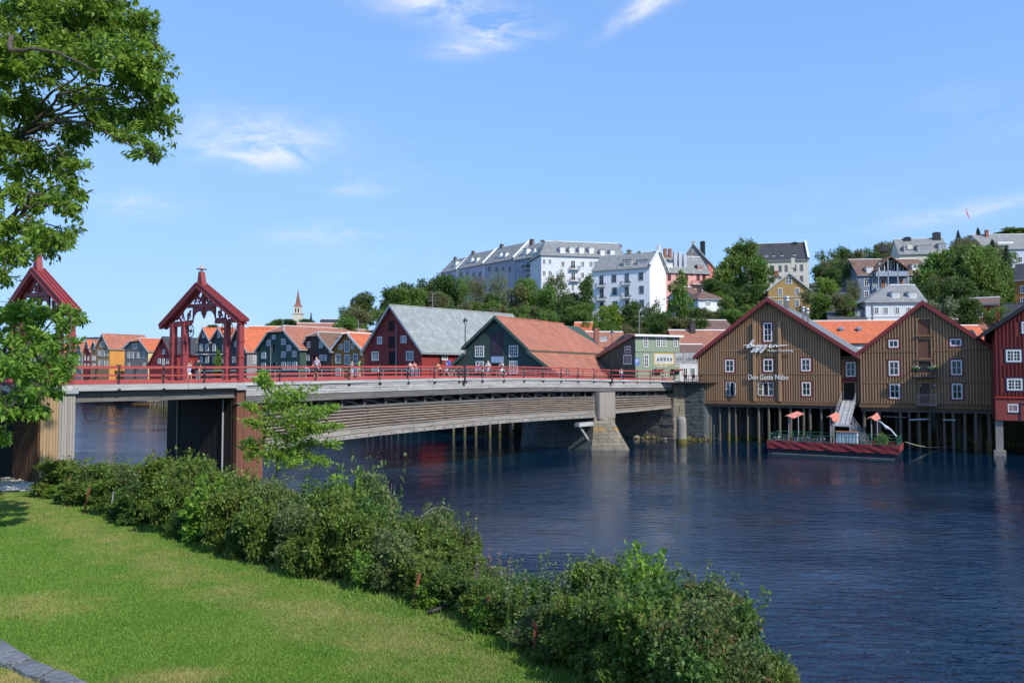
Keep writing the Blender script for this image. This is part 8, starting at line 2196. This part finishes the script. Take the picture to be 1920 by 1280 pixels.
# pale gravel under the bridge end, built as loose stones
gp = on_lawn(20, 912); V = []; Fc = []
C = [on_lawn(rnd.uniform(-60, 78), rnd.uniform(896, 921)) for _ in range(900)]
V = []; Fc = []
for p in C:
    r = rnd.uniform(.05, .13); n = len(V)
    for q in ((1, 0, 0), (0, 1, 0), (-1, 0, 0), (0, -1, 0), (0, 0, .7)): V.append((p.x + q[0] * r * rnd.uniform(.7, 1.2), p.y + q[1] * r * rnd.uniform(.7, 1.2), float(2.15 + (42 - p.y) * KL) + q[2] * r + .03))
    Fc += [(n, n + 1, n + 4), (n + 1, n + 2, n + 4), (n + 2, n + 3, n + 4), (n + 3, n, n + 4)]
me = bpy.data.meshes.new('gravel'); me.from_pydata(V, [], Fc); me.materials.append(mat('pale_gravel', (.52, .50, .44), .9, .3, 9, bump=.2)); tag(obj('gravel', me), 'pale stones strewn by the boarded bridge pier', None, None, 'stuff')
q = [on_lawn(-90, 897), on_lawn(78, 894), on_lawn(80, 921), on_lawn(-90, 921)]
tag(MB().add([(p.x, p.y, 2.15 + (42 - p.y) * KL + .035) for p in q], [(3, 2, 1, 0)]).build('gravel_bed', mat('pale_gravel_bed', (.40, .38, .32), .95, .4, 12, bump=.4)), kind='structure')

# slate edging at the lower left
zs = lambda x, y: float(lawn_z([(x, y)])[0])
def onl(px, py): p = on_lawn(px, py); return Vector((p.x, p.y, 2.15 + (42 - p.y) * KL + .10))
slabs = [[(-60, 1185), (8, 1212), (34, 1229), (-2, 1241), (-60, 1238)], [(35, 1229), (60, 1244), (21, 1257), (-8, 1250), (-4, 1242)], [(61, 1245), (102, 1265), (72, 1281), (46, 1274), (22, 1258)], [(103, 1266), (128, 1273), (150, 1284), (116, 1303), (74, 1283)], [(151, 1285), (190, 1303), (158, 1326), (118, 1305)], [(-62, 1240), (-10, 1251), (-20, 1262), (-62, 1262)]]
t = thing('stone_edging', 'row of grey slate slabs edging the lawn at the lower left corner', 'stone edging', onl(60, 1255))
for s_ in slabs:
    P = [onl(*q) - Vector(t.location) for q in s_]; c = sum(P, Vector()) / len(P); P = [c + (p - c) * .97 + Vector((0, 0, rnd.uniform(-.015, .02))) for p in P]; n = len(P)
    m = MB(); m.add([p - Vector((0, 0, .16)) for p in P] + P + [c + (p - c) * .9 + Vector((0, 0, .02)) for p in P], [tuple(range(n, 2 * n))][:0] + [tuple(range(2 * n, 3 * n))] + [(i, (i + 1) % n, (i + 1) % n + n, i + n) for i in range(n)] + [(i + n, (i + 1) % n + n, (i + 1) % n + 2 * n, i + 2 * n) for i in range(n)])
    o = m.build('slab', [mat('grey_slate_slab', (.24, .25, .26), .75, .5, 3, kind='stone', bump=.7, bscale=9, strength=1.0)], t)
    me = o.data
    if sum(p.normal.z for p in me.polygons if len(p.vertices) == n and n > 4) < 0 or (me.polygons[0].normal.z < 0): me.flip_normals()

# ================================================================== PEOPLE
def skin(name, pts, edges, rad, m, sub=1):
    me = bpy.data.meshes.new(name); me.from_pydata(pts, edges, [])
    o = bpy.data.objects.new(name, me); TMPO.link(o)
    md = o.modifiers.new('skin', 'SKIN'); md.use_smooth_shade = True; s2 = o.modifiers.new('sub', 'SUBSURF'); s2.levels = sub; s2.render_levels = sub
    for i, r in enumerate(rad): me.skin_vertices[0].data[i].radius = (r, r); me.skin_vertices[0].data[i].use_root = (i == 0)
    return o, m, name
SC2 = bpy.data.scenes.new('scratch')      # figures are grown in a scratch scene so that the evaluation stays quick
TMPO = SC2.collection.objects
def J(pose):
    """joints of a standing adult 1.75 m tall facing +x; pose overrides"""
    j = dict(pelvis=(0, 0, .93), waist=(0, 0, 1.08), chest=(0, 0, 1.30), neck=(0, 0, 1.46), head=(.02, 0, 1.60), crown=(.0, 0, 1.70), nose=(.10, 0, 1.60),
             shl=(0, .17, 1.42), ell=(-.02, .22, 1.14), wrl=(.06, .21, .90), hnl=(.09, .20, .81), shr=(0, -.17, 1.42), elr=(-.02, -.22, 1.14), wrr=(.06, -.21, .90), hnr=(.09, -.20, .81),
             hil=(0, .09, .88), knl=(.02, .10, .49), anl=(-.02, .10, .09), tol=(.13, .11, .03), hir=(0, -.09, .88), knr=(.02, -.10, .49), anr=(-.02, -.10, .09), tor=(.13, -.11, .03))
    j.update(pose); return j
POSES = {
 'stand': {}, 
 'walk': dict(knl=(.20, .10, .50), anl=(.30, .10, .10), tol=(.44, .10, .07), knr=(-.06, -.10, .49), anr=(-.34, -.10, .16), tor=(-.22, -.10, .05), ell=(-.14, .22, 1.16), wrl=(-.10, .22, .93), hnl=(-.06, .21, .86), elr=(.08, -.22, 1.16), wrr=(.26, -.20, 1.02), hnr=(.33, -.19, .99)),
 'lean': dict(chest=(.16, 0, 1.26), neck=(.26, 0, 1.38), head=(.34, 0, 1.50), crown=(.34, 0, 1.61), nose=(.43, 0, 1.49), shl=(.24, .17, 1.34), shr=(.24, -.17, 1.34), ell=(.38, .20, 1.12), wrl=(.56, .12, 1.12), hnl=(.62, .08, 1.13), elr=(.38, -.20, 1.12), wrr=(.56, -.12, 1.12), hnr=(.62, -.08, 1.13)),
 'arm': dict(ell=(.04, .24, 1.55), wrl=(.10, .16, 1.80), hnl=(.12, .14, 1.90), knl=(.12, .12, .50), anl=(.02, .14, .09), tol=(.17, .16, .03), knr=(.05, -.12, .49), anr=(-.20, -.14, .10), tor=(-.06, -.16, .03)),
 'cycle': dict(chest=(.14, 0, 1.28), neck=(.22, 0, 1.42), head=(.28, 0, 1.55), crown=(.27, 0, 1.66), nose=(.37, 0, 1.54), shl=(.20, .17, 1.38), shr=(.20, -.17, 1.38), ell=(.34, .22, 1.16), wrl=(.52, .24, 1.05), hnl=(.58, .25, 1.03), elr=(.34, -.22, 1.16), wrr=(.52, -.24, 1.05), hnr=(.58, -.25, 1.03),
               knl=(.36, .10, .72), anl=(.20, .11, .36), tol=(.33, .11, .33), knr=(.30, -.10, .60), anr=(.12, -.11, .20), tor=(.26, -.11, .18)),
}
JOB = []
def person_meshes(key, pose, bottoms, sleeves, skinc, shirt, pants, hairc, shoe, long_hair=False):
    j = J(POSES[pose])
    k = list(j); ix = {n: i for i, n in enumerate(k)}
    E_ = [('pelvis', 'waist'), ('waist', 'chest'), ('chest', 'neck'), ('neck', 'head'), ('head', 'crown'), ('head', 'nose'), ('chest', 'shl'), ('shl', 'ell'), ('ell', 'wrl'), ('wrl', 'hnl'), ('chest', 'shr'), ('shr', 'elr'), ('elr', 'wrr'), ('wrr', 'hnr'),
          ('pelvis', 'hil'), ('hil', 'knl'), ('knl', 'anl'), ('anl', 'tol'), ('pelvis', 'hir'), ('hir', 'knr'), ('knr', 'anr'), ('anr', 'tor')]
    rr = dict(pelvis=.125, waist=.115, chest=.13, neck=.055, head=.092, crown=.075, nose=.022, shl=.06, ell=.042, wrl=.030, hnl=.036, shr=.06, elr=.042, wrr=.030, hnr=.036, hil=.092, knl=.058, anl=.036, tol=.030, hir=.092, knr=.058, anr=.036, tor=.030)
    body = skin('body', [j[n] for n in k], [(ix[a], ix[b]) for a, b in E_], [rr[n] for n in k], skinc)
    def sub(names, edges, grow, name, m):
        pts = [Vector(j[n]) if isinstance(n, str) else Vector(j[n[0]]).lerp(Vector(j[n[1]]), n[2]) for n in names]
        return skin(name, [tuple(p) for p in pts], edges, grow, m)
    sl = 1.0 if sleeves == 'long' else .55
    if sleeves == 'long':
        shirt_ = sub(['waist', ('pelvis', 'waist', .3), 'chest', 'shl', 'ell', 'wrl', 'shr', 'elr', 'wrr', ('chest', 'neck', .6)], [(0, 1), (0, 2), (2, 3), (3, 4), (4, 5), (2, 6), (6, 7), (7, 8), (2, 9)], [.135, .145, .15, .078, .058, .048, .078, .058, .048, .075], 'shirt', shirt)
    else:
        shirt_ = sub(['waist', ('pelvis', 'waist', .3), 'chest', 'shl', ('shl', 'ell', .6), 'shr', ('shr', 'elr', .6), ('chest', 'neck', .6)], [(0, 1), (0, 2), (2, 3), (3, 4), (2, 5), (5, 6), (2, 7)], [.135, .145, .15, .08, .068, .08, .068, .075], 'shirt', shirt)
    if bottoms == 'long': pn = sub([('pelvis', 'waist', .3), 'pelvis', 'hil', 'knl', ('knl', 'anl', .88), 'hir', 'knr', ('knr', 'anr', .88)], [(0, 1), (1, 2), (2, 3), (3, 4), (1, 5), (5, 6), (6, 7)], [.13, .14, .108, .074, .058, .108, .074, .058], 'trousers', pants)
    elif bottoms == 'skirt': pn = sub([('pelvis', 'waist', .4), 'pelvis', ('hil', 'knr', .5), ('hil', 'knr', .9)], [(0, 1), (1, 2), (2, 3)], [.13, .155, .18, .21], 'skirt', pants)
    else: pn = sub([('pelvis', 'waist', .3), 'pelvis', 'hil', ('hil', 'knl', .75), 'hir', ('hir', 'knr', .75)], [(0, 1), (1, 2), (2, 3), (1, 4), (4, 5)], [.13, .145, .115, .095, .115, .095], 'shorts', pants)
    h = Vector(j['head']); c = Vector(j['crown']); back = Vector((-.045, 0, 0))
    hair = skin('hair', [tuple(h + back + Vector((0, 0, -.02))), tuple(c + back * .5 + Vector((.02, 0, .0)))] + ([tuple(h + back * 2 + Vector((0, 0, -.18)))] if long_hair else []), [(0, 1)] + ([(0, 2)] if long_hair else []), [.088, .092] + ([.07] if long_hair else []), hairc)
    shoes = [skin('shoe', [tuple(Vector(j['an' + s]) + Vector((-.02, 0, -.045))), tuple(Vector(j['to' + s]) + Vector((.02, 0, .005)))], [(0, 1)], [.052, .045], shoe) for s in 'lr']
    JOB.append((key, [body, shirt_, pn, hair] + shoes))
SKN = mat('skin', (.50, .29, .20), .6, .06, 6, bump=0)
cm_ = lambda n, c: mat('cloth_' + n, c, .85, .12, 6, bump=.1)
WHT, GRN_, BLU, YLW, PNK, BLK, GRY, JNS, PRP, LBL = cm_('white', (.72, .72, .70)), cm_('green', (.14, .55, .05)), cm_('blue', (.05, .09, .42)), cm_('yellow', (.62, .52, .08)), cm_('pink', (.62, .18, .22)), cm_('black', (.02, .02, .022)), cm_('grey', (.22, .22, .22)), cm_('denim', (.10, .16, .26)), cm_('purple', (.12, .10, .38)), cm_('light_blue', (.35, .45, .68))
LIL = cm_('lilac', (.55, .48, .62)); OLV = cm_('olive', (.08, .10, .06))
HB, HBL, HD = mat('brown_hair', (.12, .06, .03), .7, .2, 9), mat('blond_hair', (.48, .33, .16), .7, .2, 9), mat('dark_hair', (.03, .02, .015), .7, .2, 9)
person_meshes('tank', 'walk', 'short', 'short', SKN, LIL, BLK, HB, WHT)
person_meshes('child', 'stand', 'skirt', 'short', SKN, PNK, PNK, HBL, WHT, True)
person_meshes('arm', 'arm', 'short', 'short', SKN, LBL, WHT, HBL, WHT, True)
person_meshes('blackpack', 'stand', 'long', 'short', SKN, BLK, GRY, HD, BLK)
person_meshes('skirt', 'stand', 'skirt', 'short', SKN, GRY, LBL, HBL, WHT, True)
person_meshes('green', 'stand', 'short', 'short', SKN, GRN_, OLV, HD, WHT)
person_meshes('leanw', 'lean', 'long', 'short', SKN, WHT, JNS, HD, BLK)
person_meshes('leanp', 'lean', 'long', 'short', SKN, PNK, JNS, HB, BLK)
person_meshes('yellow', 'lean', 'long', 'short', SKN, YLW, BLK, HB, BLK)
person_meshes('bluew', 'walk', 'short', 'short', SKN, LBL, WHT, HB, YLW)
person_meshes('purple', 'stand', 'long', 'short', SKN, PRP, BLK, HD, BLK)
person_meshes('whitew', 'walk', 'short', 'long', SKN, WHT, LBL, HBL, WHT)
person_meshes('cyclist', 'cycle', 'long', 'short', SKN, WHT, WHT, HB, BLK)
person_meshes('greyp', 'walk', 'long', 'short', SKN, GRY, GRY, HD, BLK)
person_meshes('navy', 'walk', 'long', 'long', SKN, WHT, PRP, HB, BLK)
vl = SC2.view_layers[0]; vl.update()
dgp = vl.depsgraph
PM = {}
for key, parts in JOB:
    lst = []
    for (o, m, nm) in parts:
        me = bpy.data.meshes.new_from_object(o.evaluated_get(dgp)); me.name = nm; me.materials.clear(); me.materials.append(m)
        me.polygons.foreach_set('use_smooth', [True] * len(me.polygons)); lst.append((nm, me))
    PM[key] = lst
for key, parts in JOB:
    for (o, m, nm) in parts: bpy.data.objects.remove(o)
bpy.data.scenes.remove(SC2)
def person(key, px, w, hpx, face, label, scale=None, dzz=0.0):
    s = mof(px, w); g = Vector((O2.x, O2.y)) + fb.e * s + fb.w * w; z = dz(s) + dzz
    h = hpx / F * g.y; sc = h / 1.76
    o = thing('person', label, 'person', (g.x, g.y, z), face); o.scale = (sc, sc, sc)
    for nm, me in PM[key]: obj(nm, me, o)
    return o, g, z, sc
U = R(BANG)
person('child', 307, 1.0, 29, U + 2.6, 'blond child in a pink dress by the left portal railing')
person('arm', 355, 1.4, 40, U - 1.2, 'blond child in light blue with one arm raised under the portal')
pb, gb_, zb__, sb_ = person('blackpack', 372, 3.0, 46, U + .4, 'person in black top and grey trousers standing between the portal posts')
person('tank', 594, 1.1, 47, U + math.pi, 'walker in a lilac top and dark shorts on the near footway')
person('skirt', 660, 8.2, 34, U + 1.8, 'blond woman in a light blue skirt by the far railing')
gp_, gg_, zg_, sg_ = person('green', 675, 8.2, 36, U + 1.9, 'person in a bright green shirt and olive shorts by the far railing')
person('leanw', 773, 8.35, 33, U + 1.6, 'person in a white shirt leaning on the far railing before the red warehouse')
person('leanp', 781, 8.35, 33, U + 1.6, 'person in a pink shirt leaning on the far railing before the red warehouse')
person('yellow', 825, 8.3, 31, U + 1.5, 'person in a yellow shirt leaning on the far railing')
pw_, gw_, zw_, sw_ = person('bluew', 838, 7.4, 33, U + 2.2, 'person in light blue carrying a big blue backpack')
person('purple', 897, 8.0, 29, U + 1.5, 'person in a purple top before the dark green warehouse')
person('whitew', 915, 3.0, 34, U + 3.0, 'person in a white long-sleeved shirt walking before the dark banner')
cy_, gc_, zc2, sc2_ = person('cyclist', 943, 2.4, 33, U + math.pi, 'cyclist in white riding a white bicycle towards the portals', dzz=.02)
person('greyp', 1063, 4.0, 25, U + .1, 'person in grey walking on the bridge before the low orange roof')
person('navy', 1165, 1.2, 23, U, 'person in white top and dark trousers near the second lamp post')
person('leanp', 1283, 1.0, 18, U + 2, 'person in a pink shirt on the terrace beyond the bridge end', dzz=0)
# backpacks and a waist-high post with a white cap
def backpack(g, z, sc, face, m, label, big=1.0):
    o = thing('backpack', label, 'backpack', (g.x - math.cos(face) * .19 * sc, g.y - math.sin(face) * .19 * sc, z + 1.05 * sc), face)
    MB().lathe([(.03, 0), (.15, .03), (.17, .2), (.16, .36), (.10, .46), (.02, .49)], n=10).build('bag', [m], o, smooth=True); o.scale = (.75 * big * sc, 1.05 * big * sc, big * sc)
    MB().lathe([(.02, .05), (.10, .08), (.10, .2), (.02, .24)], (-.13, 0, 0), 8).build('pocket', [m], o, smooth=True)
backpack(gg_, zg_, sg_, U + 1.9, BLK, 'black backpack worn by the person in the green shirt')
backpack(gw_, zw_, sw_, U + 2.2, BLU, 'big blue backpack worn by the person in light blue', 1.45)
backpack(gb_, zb__, sb_, U + .4, BLK, 'black backpack worn by the person between the portal posts')
s = mof(574, 3.2); g = Vector((O2.x, O2.y)) + fb.e * s + fb.w * 3.2
o = thing('bollard', 'slim post with a round white cap on the bridge roadway edge', 'bollard', (g.x, g.y, dz(s) - .06)); MB().cyl((0, 0, 0), (0, 0, .95), .035, n=8).build('post', [GREYM], o); MB().lathe([(.02, .93), (.11, .97), (.12, 1.05), (.07, 1.14), (.01, 1.17)], n=10).build('cap', [WHITE], o)
def bicycle(g, z, face, m, label):
    o = thing('bicycle', label, 'bicycle', (g.x, g.y, z), face); r = .34
    for x in (-.52, .52):
        t = MB(); n = 20; t.path([(x + r * math.cos(6.2832 * i / n), 0, r + r * math.sin(6.2832 * i / n)) for i in range(n + 1)], .017, 5); w_ = t.build('wheel', [IRON], o)
        t = MB()
        for i in range(8): t.cyl((x, 0, r), (x + r * math.cos(i * .785), 0, r + r * math.sin(i * .785)), .005, n=3)
        t.cyl((x, -.04, r), (x, .04, r), .02, n=6).build('spokes', [ZINC], w_)
    b = MB(); A_, B_, C_, D_ = (-.52, 0, r), (-.08, 0, .30), (-.18, 0, .80), (.36, 0, .80)
    for p, q in ((A_, B_), (A_, C_), (B_, C_), (C_, D_), (B_, D_), (D_, (.52, 0, r))): b.cyl(p, q, .018, n=6)
    b.build('frame', [m], o)
    MB().box(-.30, -.06, -.06, .06, .88, .93).cyl((-.18, 0, .78), (-.19, 0, .9), .014, n=5).build('saddle', [IRON], o)
    MB().cyl((.35, 0, .78), (.33, 0, 1.0), .015, n=5).cyl((.33, -.27, 1.02), (.33, .27, 1.02), .014, n=5).build('handlebar', [IRON], o)
    MB().cyl((-.08, -.12, .2), (-.08, .12, .4), .012, n=5).lathe([(.09, -.01), (.09, .01)], (-.08, 0, .30), 10).build('crank', [ZINC], o)
    return o
bicycle(gc_, zc2, U + math.pi, mat('white_frame_paint', (.7, .7, .7), .3, .03, 3, bump=0), 'white bicycle ridden by the cyclist in white')
s = mof(853, 8.1); g = Vector((O2.x, O2.y)) + fb.e * s + fb.w * 8.5
bicycle(g, dz(s), U, mat('silver_frame_paint', (.4, .4, .42), .3, .03, 3, bump=0), 'silver bicycle leaning on the far railing beside the person with the blue backpack')
